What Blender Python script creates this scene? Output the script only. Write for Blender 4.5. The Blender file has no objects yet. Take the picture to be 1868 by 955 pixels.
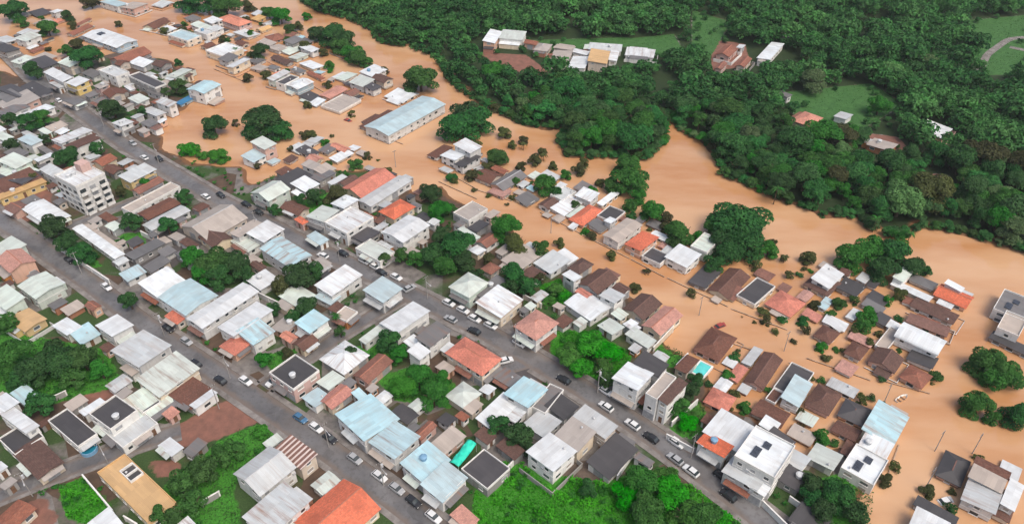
import bpy, math, random
import numpy as np
from math import sin, cos, pi, radians, hypot, atan2
from mathutils import Vector

random.seed(11); rng = np.random.default_rng(11)
S = bpy.context.scene
COL = S.collection

# ------------------------------------------------------------------ camera, sky, sun, exposure
cam_d = bpy.data.cameras.new('drone_camera'); cam = bpy.data.objects.new('drone_camera', cam_d); COL.objects.link(cam)
cam.location = (0, 0, 150)
cam.rotation_euler = (radians(90 - 37.58), 0, 0)
cam_d.sensor_fit = 'HORIZONTAL'; cam_d.sensor_width = 36
cam_d.lens = 36 * 1400 / 1868
cam_d.clip_start = 1; cam_d.clip_end = 20000
S.camera = cam
SUN_EL, SUN_AZ = 58, 140            # degrees; azimuth clockwise from +Y (away from the camera)
world = bpy.data.worlds.new('World'); S.world = world; world.use_nodes = True
wn = world.node_tree.nodes; wl = world.node_tree.links
sky = wn.new('ShaderNodeTexSky'); sky.sky_type = 'NISHITA'; sky.sun_disc = False
sky.sun_elevation = radians(SUN_EL); sky.sun_rotation = radians(SUN_AZ)
sky.air_density = 1.0; sky.dust_density = 6.0; sky.ozone_density = 0.6
wl.new(sky.outputs[0], wn['Background'].inputs[0]); wn['Background'].inputs[1].default_value = 0.15
sd = bpy.data.lights.new('sun', 'SUN'); sun = bpy.data.objects.new('sun', sd); COL.objects.link(sun)
sd.energy = 1.15; sd.angle = radians(30); sd.color = (1, .96, .9)
az = radians(SUN_AZ); el = radians(SUN_EL)
sun.rotation_euler = Vector((-sin(az)*cos(el), -cos(az)*cos(el), -sin(el))).to_track_quat('-Z', 'Y').to_euler()
S.view_settings.view_transform = 'Standard'; S.view_settings.look = 'None'
S.view_settings.exposure = 0.33; S.view_settings.gamma = 1
S.cycles.use_denoising = True
S.cycles.max_bounces = 5; S.cycles.diffuse_bounces = 3; S.cycles.glossy_bounces = 2; S.cycles.transmission_bounces = 2

# ------------------------------------------------------------------ data in metres (x right, y away from camera, z up)
HOUSES = """
-247.92|414.12|0.98|5.03|6.21|-1.3|4.78|Ws2w||house|house|white metal two storey house in flood upper left of the white and blue market hall
-259.61|418.01|0.91|8.21|9.39|-1.3|2.61|Ks1g||house|house|charcoal roofed house in the flood upper left of the white and blue market hall
-267.27|415.33|0.97|5.63|6.87|-1.3|2.77|Cs1c||house|house|small weathered beige roofed house in the flood left of the white and blue market hall
-250.11|402.51|1.1|8.01|7.96|-1.3|2.64|Cl1c||house|house|nearest weathered beige roofed house in the flood left of the white and blue market hall
-243.84|405.82|1.04|4.71|5.59|-1.3|2.59|Sl1p||shed|shed|small salmon pink tiled shed in flood left of the white and blue market hall
-248.09|383.09|1.03|6.37|9.42|-1.3|4.87|Ls2w||house|house|light grey metal two storey house in flood left of the white and blue market hall
-244.3|376.24|1.15|9.67|7.88|-1.3|5.15|Ms2w||house|house|nearest greenish white metal house in flood left of the white and blue market hall
-257.31|378.41|1.05|7.34|10.7|-1.3|2.99|Ls1w||house|house|light grey metal roofed house in the flood left of the white and blue market hall
-248.43|362.0|1.01|7.34|13.68|-1.3|5.07|Ks2g||house|house|charcoal roofed two storey house in the flood left of the white and blue market hall
-232.97|348.43|1.19|8.9|5.69|-1.3|4.77|Ms2m||house|house|second nearest greenish white metal house in flood left of the white and blue market hall
-227.09|356.04|1.12|7.82|8.47|-1.3|2.85|Cs1p||house|house|second nearest weathered beige house in flood left of the white and blue market hall
-225.98|391.53|1.24|13.83|5.46|-1.3|2.7|Rg1c||house|house|long reddish brown tiled house in flood left of the white and blue market hall
-229.78|402.52|1.25|12.25|3.16|-1.3|2.64|Rg1c||house|house|small reddish brown tiled house in flood upper left of the white and blue market hall
-202.88|375.47|0.98|11.98|29.33|-1.3|4.71|Wl2b|solarx|shop_building|building|large white metal two storey building in flood upper left of the blue tarpaulin roof
-183.63|353.06|1.02|16.69|10.71|0.6|2.67|Rg1p||hall|building|reddish brown tiled roofed hall lower right of the white and blue market hall
-183.66|343.84|1.0|5.84|4.53|0.6|3.06|Ng1c||shed|shed|small brown tiled roofed shed below the white and blue market hall
-175.42|345.22|1.01|6.42|10.95|0.6|3.01|Ws1w||house|house|white metal roofed house lower right of the white and blue market hall
-164.74|343.07|1.0|6.42|7.18|0.6|2.99|Ng1g||house|house|brown tiled roofed house above the blue tarpaulin roof
-153.29|332.76|1.09|10.47|6.64|0.6|2.99|Ms1m||house|house|greenish white metal roofed house above the blue tarpaulin roof
-181.31|329.91|0.97|6.77|13.1|0.6|4.76|Lf2w|tank|house|house|light grey flat roofed two storey house below the white and blue market hall
-206.76|341.11|1.01|6.31|9.96|0.6|4.82|Ms2c||house|house|greenish white metal roofed two storey house lower left of the white and blue market hall
-205.2|326.25|0.91|4.92|17.69|0.6|4.99|Ws2w||house|house|long white metal roofed two storey house lower left of the white and blue market hall
-193.13|319.21|1.01|7.03|8.01|0.6|5.05|Ws2y||house|house|white metal roofed two storey house below the white and blue market hall
-203.57|320.08|0.91|2.6|9.15|0.6|3.02|Ls1w||shed|shed|small light grey metal roofed shed lower left of the white and blue market hall
-219.1|313.97|1.02|7.25|17.89|0.6|3.03|Ks1g||house|house|second nearest long charcoal roofed house lower left of the white and blue market hall
-210.83|316.39|0.9|6.1|18.38|0.6|2.6|Ks1g||house|house|nearest long charcoal roofed house lower left of the white and blue market hall
-212.76|304.3|0.86|13.81|13.54|0.6|2.88|Cs1p||hall|building|weathered beige roofed hall lower left of the white and blue market hall
-210.86|296.17|0.95|10.95|9.69|0.6|2.92|Gs1w||house|house|grey metal roofed house above the white four storey apartment block
-200.78|293.13|1.01|15.7|7.56|0.6|2.83|Ws1w||house|house|white metal roofed house above the white four storey apartment block
-181.03|315.41|1.01|4.8|4.51|0.6|4.75|Cs2p||house|house|small weathered beige roofed two storey house below the white and blue market hall
-174.68|311.9|0.78|6.97|7.97|0.6|2.81|Ng1c||house|house|brown tiled roofed house left of the blue tarpaulin roof
-193.64|333.47|0.96|5.31|9.79|0.6|2.6|Gs1w||house|house|nearest grey metal roofed house below the white and blue market hall
-169.72|317.07|0.92|2.6|5.32|0.6|3.06|Ws1w||shed|shed|small white metal roofed shed left of the blue tarpaulin roof
-161.42|306.1|1.02|5.98|6.79|0.6|3.03|Ms1w||house|house|small greenish white metal roofed house left of the blue tarpaulin roof
-156.52|313.63|0.99|4.51|9.78|0.6|2.85|Gs1w||house|house|small grey metal roofed house left of the blue tarpaulin roof
-162.61|320.53|0.92|5.31|21.1|0.6|4.82|Kf2g||house|house|long charcoal flat roofed two storey house upper left of the blue tarpaulin roof
-146.24|298.23|0.99|4.4|9.39|0.6|5.15|Ls2w||house|house|small light grey metal roofed two storey house left of the blue tarpaulin roof
-150.62|294.14|0.99|5.1|10.55|0.6|2.86|Ls1w||house|house|light grey metal roofed house left of the blue tarpaulin roof
-142.11|309.16|1.1|10.2|3.58|-1.3|3.04|Us1b||shed|shed|open shed under a bright blue tarpaulin roof at the flood edge
-134.97|313.14|1.11|10.65|10.23|0.6|5.12|Bl2w||house|house|pale blue metal roofed two storey house upper right of the blue tarpaulin roof
-157.34|280.23|1.01|5.99|6.12|0.6|4.93|Ws2w|tank|house|house|small white metal roofed two storey house left of the blue tarpaulin roof
-156.0|290.24|1.01|4.39|3.71|0.6|2.78|Ls1w||shed|shed|small light grey metal roofed shed left of the blue tarpaulin roof
-221.44|426.77|1.01|7.69|15.62|-1.3|4.98|Bs2w||shop_building|building|pale blue metal two storey building in flood above the white and blue market hall
-209.48|422.75|1.07|10.14|13.05|-1.3|4.89|Cs2p||house|house|weathered beige roofed two storey house in the flood above the white and blue market hall
-197.32|431.82|1.09|8.17|8.75|-1.3|2.64|Ls1p||house|house|light grey metal roofed house in the flood left of the pink roofed corner house
-188.89|400.2|1.18|12.27|8.33|-1.3|2.72|Ng1c||house|house|brown tiled roofed house in the flood right of the white and blue market hall
-180.24|392.73|1.07|6.49|7.02|-1.3|3.0|Ws1c||house|house|white metal roofed house in the flood right of the white and blue market hall
-166.37|378.72|0.99|8.49|15.73|-1.3|4.67|Bf2c||shop_building|building|pale blue flat two storey building in flood left of the pink roofed corner house
-161.93|392.55|0.88|5.22|14.3|-1.3|4.68|Ms2w||house|house|long greenish white metal two storey house in flood left of the pink roofed corner house
-158.84|399.56|0.95|5.71|7.23|-1.3|4.99|Ws2w||house|house|second nearest white metal two storey house in flood left of the pink roofed corner house
-157.56|383.66|0.96|5.3|10.17|-1.3|4.8|Lf2w|tank|house|house|light grey flat two storey house in flood lower left of the pink roofed corner house
-152.27|370.37|1.01|5.9|5.5|-1.3|2.84|Ng1c||shed|shed|second nearest small brown tiled roofed shed in the flood below the pink roofed corner house
-192.31|273.77|0.97|2.64|9.72|0.6|2.81|Ls1w||shed|shed|small light grey metal roofed shed upper left of the white four storey apartment block
-188.06|277.03|0.99|2.66|5.77|0.6|2.74|Ms1m||shed|shed|small greenish white metal roofed shed above the white four storey apartment block
-172.01|408.18|1.07|6.32|6.5|-1.3|3.1|Gs1w||house|house|small grey metal roofed house in the flood left of the pink roofed corner house
-207.11|371.68|0.97|4.18|7.94|-1.3|2.66|Cs1p||shed|shed|small weathered beige shed in flood lower left of the white and blue market hall
-221.82|345.93|0.96|8.26|11.88|0.6|2.78|Ks1g||house|house|charcoal roofed house lower left of the white and blue market hall
-188.65|304.76|0.99|6.07|9.28|0.6|2.66|Gs1w||house|house|second nearest grey metal roofed house below the white and blue market hall
-219.42|309.35|0.91|7.1|11.29|0.6|2.9|Gs1g||house|house|grey metal roofed house lower left of the white and blue market hall
-208.18|279.74|0.94|2.6|8.08|0.6|2.7|Ws1w||shed|shed|third nearest small white metal roofed shed upper left of the white four storey apartment block
-203.15|272.99|1.0|4.42|9.41|0.6|2.75|Ms1w||house|house|small greenish white metal roofed house upper left of the white four storey apartment block
-170.66|295.28|1.0|2.6|6.47|0.6|2.96|Cs1g||shed|shed|small weathered beige roofed shed left of the blue tarpaulin roof
-148.68|284.06|1.07|4.79|5.78|0.6|2.73|Gs1w||shed|shed|small grey metal roofed shed lower left of the blue tarpaulin roof
-146.91|399.67|0.93|8.77|19.03|-1.3|4.96|Sh2p||house|house|salmon pink hipped roofed two storey house in the flood above the blue tarpaulin roof
-157.36|401.16|0.91|3.32|9.22|-1.3|5.15|Ws2w||house|house|nearest small white metal two storey house in flood left of the pink roofed corner house
-153.68|388.51|1.04|6.93|5.98|-1.3|4.71|Ls2w||house|house|light grey metal two storey house in flood lower left of the pink roofed corner house
-153.94|384.12|1.04|6.39|5.31|-1.3|2.58|Ls1c||shed|shed|small light grey metal shed in flood lower left of the pink roofed corner house
-139.31|416.81|0.93|5.41|6.47|-1.3|2.68|Ws1c||house|house|small white metal roofed house in the flood right of the pink roofed corner house
-136.81|408.85|0.92|5.83|6.45|-1.3|2.97|Ys1y||house|house|nearest small tan roofed house in the flood right of the pink roofed corner house
-137.39|386.98|0.94|8.1|12.62|-1.3|2.89|Ws1c|tank|house|house|white metal roofed house in the flood below the pink roofed corner house
-130.3|393.87|0.98|7.32|5.54|-1.3|2.68|Yg1c||house|house|second nearest small tan roofed house in the flood right of the pink roofed corner house
-121.23|381.49|2.24|9.04|7.9|-1.3|2.73|Rh1p||house|house|reddish brown hipped roofed house in the flood lower right of the pink roofed corner house
-113.41|385.92|1.06|6.91|6.53|-1.3|2.65|Rg1c||house|house|reddish brown tiled roofed house in the flood right of the pink roofed corner house
-109.26|372.4|0.97|7.91|6.72|-1.3|4.9|Gs2g||house|house|grey metal roofed two storey house in the flood right of the pink roofed corner house
-140.58|360.46|0.96|12.66|12.25|-1.3|4.67|Wf2c||shop_building|building|white flat roofed two storey building in the flood below the pink roofed corner house
-135.63|350.36|0.95|6.88|7.71|-1.3|5.03|Gs2w||house|house|grey metal roofed two storey house in the flood below the pink roofed corner house
-128.91|343.77|1.07|11.71|4.64|-1.3|5.14|Ws2c||house|house|long white metal roofed two storey house in the flood below the pink roofed corner house
-135.67|372.97|0.93|4.66|6.31|-1.3|3.08|Ng1c||shed|shed|nearest small brown tiled roofed shed in the flood below the pink roofed corner house
-123.73|374.03|0.92|5.41|9.87|-1.3|2.95|Cs1c||house|house|nearest weathered beige roofed house in the flood lower right of the pink roofed corner house
-116.0|367.3|0.99|7.6|8.24|-1.3|3.08|Cs1w||house|house|second nearest weathered beige house in flood lower right of the pink roofed corner house
-109.05|366.21|0.97|10.25|6.55|-1.3|2.56|Ms1w||house|house|nearest greenish white metal house in flood lower right of the pink roofed corner house
-99.54|362.47|0.85|4.66|10.52|-1.3|4.81|Ws2w||house|house|white metal two storey house in flood lower right of the pink roofed corner house
-103.89|356.87|0.93|8.02|6.48|-1.3|3.08|Ms1m||house|house|second nearest greenish white metal house in flood lower right of the pink roofed corner house
-95.33|346.55|0.87|6.73|10.85|-1.3|2.98|Ws1c||house|house|white metal roofed house in the flood lower right of the pink roofed corner house
-110.74|352.57|0.88|4.49|13.04|-1.3|2.78|Ng1g||house|house|long brown tiled roofed house in the flood lower right of the pink roofed corner house
-100.31|340.12|0.92|4.49|7.45|-1.3|3.07|Gs1w||shed|shed|nearest small grey metal shed in flood lower right of the pink roofed corner house
-113.03|343.83|0.94|3.96|6.99|-1.3|2.89|Gs1w||shed|shed|small grey metal roofed shed in the flood below the pink roofed corner house
-106.58|329.92|1.06|11.37|4.04|-1.3|5.1|Ls2m||house|house|long light grey metal two storey house in flood below the pink roofed corner house
-101.41|324.73|1.02|9.33|5.42|-1.3|4.81|Kf2w||house|house|charcoal flat roofed two storey house in the flood above the tall pink tower house
-95.11|321.49|0.94|9.94|7.89|-1.3|4.76|Wl2b||house|house|white metal roofed two storey house in the flood above the tall pink tower house
-91.14|335.11|0.82|2.6|11.75|-1.3|2.79|Rh1p||shed|shed|small reddish brown hipped shed in flood left of the round tree in the river
-88.62|312.71|0.97|6.67|8.29|-1.3|2.63|Ks1b||house|house|charcoal roofed house in the flood above the tall pink tower house
-84.89|307.31|0.96|6.08|5.05|-1.3|2.76|Ws1w||shed|shed|small white metal roofed shed in the flood upper right of the tall pink tower house
-79.33|316.2|1.01|11.99|6.84|-1.3|3.08|Sl1p||house|house|salmon pink tiled roofed house in the flood left of the long warehouse
-71.42|316.12|1.0|6.36|5.37|-1.3|2.73|Rg1c||house|house|small reddish brown tiled roofed house in the flood upper left of the long warehouse
-74.2|306.13|0.99|13.69|10.73|-1.3|2.56|Cf1c|grassroof|house|house|weathered beige flat roofed house in the flood left of the long warehouse
-77.12|334.4|0.97|9.17|7.17|-1.3|2.57|Ms1w||house|house|greenish white metal roofed house in the flood left of the round tree in the river
-64.26|335.72|0.97|10.48|8.17|-1.3|4.74|Ws2w||house|house|white metal two storey house in flood left of the round tree in the river
-67.73|323.73|0.95|7.66|9.22|-1.3|5.08|Ms2w||house|house|greenish white metal two storey house in flood left of the round tree in the river
-58.83|326.55|0.87|6.22|8.73|-1.3|4.85|Ng2c||house|house|brown tiled two storey house in flood left of the round tree in the river
-61.94|318.29|0.92|5.66|6.06|-1.3|4.81|Ks2w||house|house|small charcoal two storey house in flood left of the round tree in the river
-57.23|324.6|0.89|5.04|4.87|-1.3|2.6|Cs1c||shed|shed|small weathered beige roofed shed in the flood left of the round tree in the river
-83.51|365.08|0.89|7.85|8.16|-1.3|3.09|Kh1w||house|house|charcoal hipped roofed house in the flood upper left of the round tree in the river
-49.39|313.68|0.93|9.11|11.3|-1.3|2.78|Ws1c||house|house|white metal roofed house in the flood lower left of the round tree in the river
-56.47|291.16|0.98|18.46|4.13|-1.3|2.66|Nl1g||house|house|long brown tiled roofed house in the flood left of the long warehouse
-129.92|309.08|1.01|6.34|6.23|-1.3|2.58|Cs1p||house|house|small weathered beige roofed house in the flood right of the blue tarpaulin roof
-97.54|347.06|0.89|4.2|6.71|-1.3|2.58|Gs1c||shed|shed|second nearest small grey metal shed in flood lower right of the pink roofed corner house
-123.23|352.44|0.93|6.02|8.08|-1.3|2.64|Gs1w||house|house|grey metal roofed house in the flood below the pink roofed corner house
-119.41|343.34|0.96|5.66|8.09|-1.3|2.92|Cs1c||house|house|weathered beige roofed house in the flood below the pink roofed corner house
-43.95|289.1|0.93|35.03|13.72|-1.3|5.6|Bl2w|big|warehouse|building|long pale blue roofed warehouse standing in the flood water
-173.19|269.82|0.96|13.21|7.3|0.6|4.67|Ws2w||house|house|white metal roofed two storey house above the white four storey apartment block
-166.58|264.13|0.95|11.58|7.27|0.6|4.92|Ns2w||house|house|brown tiled roofed two storey house above the white four storey apartment block
-187.8|266.03|1.06|5.06|8.29|0.6|4.79|Bs2w||house|house|small pale blue metal two storey house upper left of the white four storey apartment block
-177.71|255.44|0.93|6.79|3.86|0.6|3.1|Ws1w||shed|shed|nearest small white metal roofed shed upper left of the white four storey apartment block
-182.06|263.07|0.9|2.6|12.05|0.6|2.62|Gs1g||shed|shed|small grey metal roofed shed upper left of the white four storey apartment block
-185.39|249.71|1.1|7.1|10.41|0.6|4.94|Ms2m||house|house|greenish white metal roofed two storey house left of the white four storey apartment block
-183.38|245.85|1.05|9.64|13.49|0.6|2.98|Ms1m||house|house|greenish white metal roofed house left of the white four storey apartment block
-167.9|242.51|0.95|4.56|10.75|0.6|4.88|Ls2w||house|house|long light grey metal two storey house upper left of the white four storey apartment block
-181.2|242.75|1.18|9.82|15.37|0.6|3.09|Ks1g||house|house|charcoal roofed house left of the white four storey apartment block
-149.17|228.22|0.97|10.75|12.69|0.6|11.61|Wf4w|apart|townhouse|house|white flat roofed townhouse above the white four storey apartment block
-136.38|241.26|1.0|11.25|7.08|0.6|4.78|Ls2y||shop|shop|two storey shop with yellow walls and pale grey roof
-131.12|235.59|1.02|10.99|4.83|0.6|2.78|Rg1c||house|house|reddish brown tiled roofed house below the yellow walled shop
-126.91|227.92|0.99|20.09|5.28|0.6|2.57|Cf1w||house|house|long weathered beige flat roofed house below the yellow walled shop
-121.59|220.69|0.93|12.81|6.74|0.6|2.78|Nl1g||house|house|brown tiled roofed house below the yellow walled shop
-117.07|215.25|0.94|15.09|5.82|0.6|2.69|Ll1w||house|house|long light grey metal roofed house below the yellow walled shop
-159.08|217.95|0.94|7.9|18.08|0.6|3.04|Wl1c||house|house|white metal roofed house lower left of the white four storey apartment block
-178.16|237.89|0.91|13.46|12.22|0.6|3.01|Ns1o||house|house|brown tiled roofed house left of the white four storey apartment block
-175.53|233.45|0.83|16.2|4.99|0.6|2.82|Ys1y||house|house|long tan roofed house left of the white four storey apartment block
-170.91|221.53|1.01|5.88|6.54|0.6|2.57|Rg1p||house|house|small reddish brown tiled roofed house left of the white four storey apartment block
-167.89|225.78|1.02|5.05|5.69|0.6|2.69|Gs1w||shed|shed|small grey metal roofed shed left of the white four storey apartment block
-134.56|201.82|0.9|3.57|26.99|0.6|2.68|Wl1w||house|house|long white metal roofed house below the white four storey apartment block
-159.87|196.09|1.0|7.28|8.74|0.6|4.76|Ms2m||house|house|greenish white metal roofed two storey house left of the long white narrow roof
-153.8|188.77|0.88|7.95|10.54|0.6|4.78|Sg2p||house|house|salmon pink tiled roofed two storey house left of the long white narrow roof
-101.16|192.58|0.9|5.47|3.76|0.6|3.03|Ms1m||shed|shed|small greenish white metal roofed shed left of the dark grove
-117.65|197.68|0.92|11.26|5.81|0.6|2.63|Gs1g||house|house|grey metal roofed house right of the long white narrow roof
-148.31|247.29|0.97|4.71|6.92|0.6|2.58|Ng1g||shed|shed|small brown tiled roofed shed left of the yellow walled shop
-154.04|253.07|1.08|6.93|6.55|0.6|3.06|Rg1c||house|house|reddish brown tiled roofed house upper left of the yellow walled shop
-197.47|267.65|1.03|4.21|7.04|0.6|2.86|Ws1w||shed|shed|second nearest small white metal roofed shed upper left of the white four storey apartment block
-190.14|259.01|1.02|5.16|9.51|0.6|3.09|Gs1g||house|house|grey metal roofed house upper left of the white four storey apartment block
-159.79|251.7|0.96|2.8|6.06|0.6|2.77|Cs1p||shed|shed|small weathered beige roofed shed above the white four storey apartment block
-99.82|212.05|0.96|16.33|14.57|0.6|3.05|Cg1c||hall|building|large weathered beige roofed hall above the dark grove
-96.82|203.42|0.86|7.23|9.4|0.6|2.91|Ng1c||house|house|brown tiled roofed house above the dark grove
-95.49|261.56|0.94|6.08|8.41|-1.3|7.78|Ms3p||townhouse|house|greenish white metal three storey townhouse in flood lower right of the blue tarpaulin roof
-98.28|256.75|1.0|7.34|6.89|-1.3|5.06|Bs2w||house|house|pale blue metal roofed two storey house in the flood below the tall pink tower house
-85.13|258.13|1.03|5.1|3.71|-1.3|2.82|Ns1c||shed|shed|small brown tiled roofed shed in the flood lower right of the tall pink tower house
-83.87|266.65|0.92|5.84|6.67|-1.3|2.6|Ls1w||house|house|small light grey metal roofed house in the flood right of the tall pink tower house
-79.88|272.08|1.04|9.25|5.36|-1.3|2.67|Ls1w||house|house|light grey metal roofed house in the flood right of the tall pink tower house
-79.78|263.72|0.94|5.09|8.4|-1.3|3.03|Ks1w||house|house|small charcoal roofed house in the flood right of the tall pink tower house
-72.06|265.46|0.95|6.0|5.73|-1.3|3.04|Gs1c||house|house|small grey metal roofed house in the flood right of the tall pink tower house
-67.49|266.29|0.96|3.83|8.32|-1.3|3.06|Sg1p||shed|shed|small salmon pink tiled roofed shed in the flood above the long red roof
-75.82|258.12|0.91|4.99|5.81|-1.3|2.74|Sg1c||shed|shed|small salmon pink tiled roofed shed in the flood right of the tall pink tower house
-65.92|260.3|0.93|9.08|4.64|-1.3|2.91|Ws1c||house|house|small white metal roofed house in the flood above the long red roof
-69.51|246.86|0.94|6.39|5.78|0.6|2.99|Cs1c||house|house|small weathered beige roofed house left of the long red roof
-75.22|250.14|0.94|4.36|7.04|0.6|2.9|Cs1w||shed|shed|small weathered beige roofed shed lower right of the tall pink tower house
-79.32|240.74|0.95|10.91|8.58|0.6|3.0|Ks1g||house|house|charcoal roofed house below the tall pink tower house
-69.78|243.01|0.88|8.07|7.06|0.6|2.84|Gs1g||house|house|grey metal roofed house left of the long red roof
-74.68|236.71|0.93|7.02|8.16|0.6|2.91|Ws1w||house|house|white metal roofed house left of the long red roof
-84.62|228.4|0.94|9.94|9.6|0.6|5.03|Mv2m||house|house|greenish white metal roofed two storey house below the tall pink tower house
-52.01|237.54|0.94|17.82|10.74|0.6|2.7|Tv1c||hall|building|large terracotta tiled roofed hall below the long warehouse
-45.03|231.81|0.94|21.31|6.54|0.6|3.06|Ll1w||house|house|long light grey metal roofed house lower right of the long red roof
-63.46|239.17|0.94|7.5|2.7|0.6|3.08|Ls1w||shed|shed|small light grey metal roofed shed left of the long red roof
-59.48|238.81|0.93|7.18|5.31|0.6|2.59|Ng1c||house|house|small brown tiled roofed house left of the long red roof
-39.46|219.9|0.88|10.27|7.82|0.6|3.08|Th1c||house|house|terracotta hipped roofed house lower right of the long red roof
-57.4|221.45|0.92|7.22|6.77|0.6|5.18|Ws2w||house|house|white metal roofed two storey house lower left of the long red roof
-63.64|214.39|1.03|8.2|8.1|0.6|5.02|Ms2w||house|house|greenish white metal roofed two storey house upper right of the double white roof
-54.19|210.64|0.91|11.93|10.7|0.6|4.67|Wf2w|canopy|shop_building|building|white flat roofed two storey building below the long red roof
-70.92|213.18|0.84|2.63|4.93|0.6|3.04|Th1p||shed|shed|small terracotta hipped roofed shed upper right of the double white roof
-74.89|221.22|0.99|5.6|9.17|0.6|2.62|Ng1c||house|house|brown tiled roofed house above the double white roof
-34.67|205.36|0.9|12.69|10.05|0.6|5.18|Wl2w||shop_building|building|white metal roofed two storey building below the long red roof
-80.24|204.13|1.0|9.11|8.08|0.6|5.02|Ws2w||house|house|white metal roofed two storey house above the double white roof
-87.16|206.24|0.94|10.07|5.05|0.6|4.68|Cs2w||house|house|weathered beige roofed two storey house upper left of the double white roof
-85.71|202.03|0.89|7.33|9.7|0.6|2.64|Ms1w||house|house|greenish white metal roofed house left of the double white roof
-71.14|192.97|0.87|8.54|15.87|0.6|5.0|Bl2w||shop_building|building|nearest pale blue metal roofed two storey building lower right of the double white roof
-63.42|203.32|0.84|3.68|7.51|0.6|2.86|Bs1w||shed|shed|small pale blue metal roofed shed right of the double white roof
-43.67|196.15|0.89|6.43|11.34|0.6|2.96|Mf1w||house|house|greenish white flat roofed house right of the double white roof
-48.0|204.98|0.93|7.54|6.61|0.6|3.06|Ks1g||house|house|charcoal roofed house below the long red roof
-81.5|192.0|0.89|3.74|5.25|0.6|2.67|Cs1p||shed|shed|small weathered beige roofed shed lower left of the double white roof
-79.24|189.02|0.92|2.9|5.12|0.6|2.55|Ng1c||shed|shed|nearest small brown tiled roofed shed below the double white roof
-83.78|244.94|0.94|5.3|5.35|0.6|3.06|Ns1g||shed|shed|small brown tiled roofed shed below the tall pink tower house
-140.33|176.97|0.95|8.87|10.46|0.6|4.66|Ml2m||house|house|greenish white metal roofed two storey house lower left of the long white narrow roof
-147.28|170.89|0.95|6.05|10.61|0.6|5.13|Ms2m||house|house|greenish white metal roofed two storey house above the lower left thicket
-138.6|163.74|1.01|6.71|9.09|0.6|2.61|Yl1y||house|house|tan roofed house above the lower left thicket
-125.62|160.65|0.96|4.58|8.27|0.6|3.0|Ws1w||house|house|small white metal roofed house above the lower left thicket
-119.29|157.73|0.88|5.76|7.0|0.6|2.98|Bs1w||house|house|small pale blue metal roofed house above the lower left thicket
-122.04|169.36|0.98|2.93|4.59|0.6|3.03|Rg1p||shed|shed|small reddish brown tiled roofed shed below the long white narrow roof
-110.84|158.89|0.96|6.65|8.07|0.6|4.95|Ws2w||house|house|white metal roofed two storey house upper right of the lower left thicket
-99.89|149.65|0.97|10.17|13.18|0.6|5.13|Ls2w||shop_building|building|light grey metal roofed two storey building right of the lower left thicket
-100.74|145.04|0.93|4.95|6.01|0.6|2.66|Cs1w||shed|shed|small weathered beige roofed shed right of the lower left thicket
-89.32|140.24|0.98|12.54|9.49|0.6|5.02|Ms2c||house|house|greenish white metal roofed two storey house upper left of the brick courtyard lot
-116.71|185.15|0.87|6.38|5.05|0.6|2.73|Bs1w||shed|shed|small pale blue metal roofed shed lower right of the long white narrow roof
-104.15|177.63|0.95|9.91|9.86|0.6|5.14|Ws2w||house|house|white metal roofed two storey house left of the big white twin roofs
-94.41|171.15|0.93|11.12|13.55|0.6|5.08|Bl2w||shop_building|building|pale blue metal roofed two storey building below the big white twin roofs
-96.58|164.66|0.95|3.0|6.14|0.6|2.81|Ts1c||shed|shed|small terracotta tiled roofed shed below the big white twin roofs
-83.1|167.57|0.95|19.99|7.48|0.6|4.94|Wl2w||shop_building|building|long white metal roofed two storey building lower right of the big white twin roofs
-75.22|162.0|0.93|13.77|7.6|0.6|4.66|Ws2w||house|house|white metal roofed two storey house lower right of the big white twin roofs
-71.04|156.79|0.88|7.37|7.95|0.6|4.67|Bs2w||house|house|nearest pale blue metal roofed two storey house above the dark parapet roof
-64.32|161.11|1.05|5.63|5.76|0.6|2.88|Cs1p||shed|shed|small weathered beige roofed shed above the dark parapet roof
-76.01|153.29|0.98|5.95|6.58|0.6|2.82|Th1p||house|house|small terracotta hipped roofed house upper left of the dark parapet roof
-75.74|181.51|0.9|7.11|6.82|0.6|3.03|Ws1w||house|house|white metal roofed house right of the dark grove
-63.41|174.01|0.92|7.17|9.37|0.6|2.88|Ml1w||house|house|greenish white metal roofed house below the double white roof
-52.03|179.22|0.93|12.66|7.51|0.6|4.73|Ws2w||house|house|white metal roofed two storey house lower right of the double white roof
-54.53|173.9|1.03|4.83|6.34|0.6|2.75|Bs1w||shed|shed|small pale blue metal roofed shed below the double white roof
-56.13|160.49|0.93|7.35|6.48|0.6|5.07|Bs2w||house|house|second nearest pale blue metal roofed two storey house above the dark parapet roof
-38.11|174.59|0.92|8.33|8.42|0.6|4.94|Bs2w||house|house|second nearest pale blue metal roofed two storey house lower right of the double white roof
-30.26|162.66|0.84|12.74|7.45|0.6|4.66|Ws2w||house|house|white metal roofed two storey house upper left of the big orange hipped roof
-47.73|165.61|1.01|4.78|4.7|0.6|3.01|Cf1o||shed|shed|small weathered beige flat roofed shed above the dark parapet roof
-38.79|157.49|0.92|8.33|2.74|0.6|3.01|Ms1w||shed|shed|small greenish white metal roofed shed upper right of the dark parapet roof
-45.24|148.67|0.92|9.44|9.82|0.6|2.6|Wh1c||house|house|white metal hipped roofed house right of the dark parapet roof
-36.85|144.24|0.98|10.04|5.47|0.6|2.85|Rg1p||house|house|reddish brown tiled roofed house right of the dark parapet roof
-56.64|140.79|0.91|8.47|9.56|0.6|4.86|Kf2p||shop|shop|charcoal flat roof with white parapet above salmon walls at street corner
-62.0|156.33|0.9|3.03|4.7|0.6|2.98|Sg1p||shed|shed|small salmon pink tiled roofed shed above the dark parapet roof
-57.05|154.45|0.93|5.58|4.96|0.6|2.72|Ng1c||shed|shed|small brown tiled roofed shed above the dark parapet roof
-47.38|140.14|0.94|5.92|4.85|0.6|2.68|Ms1w||shed|shed|small greenish white metal roofed shed right of the dark parapet roof
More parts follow.
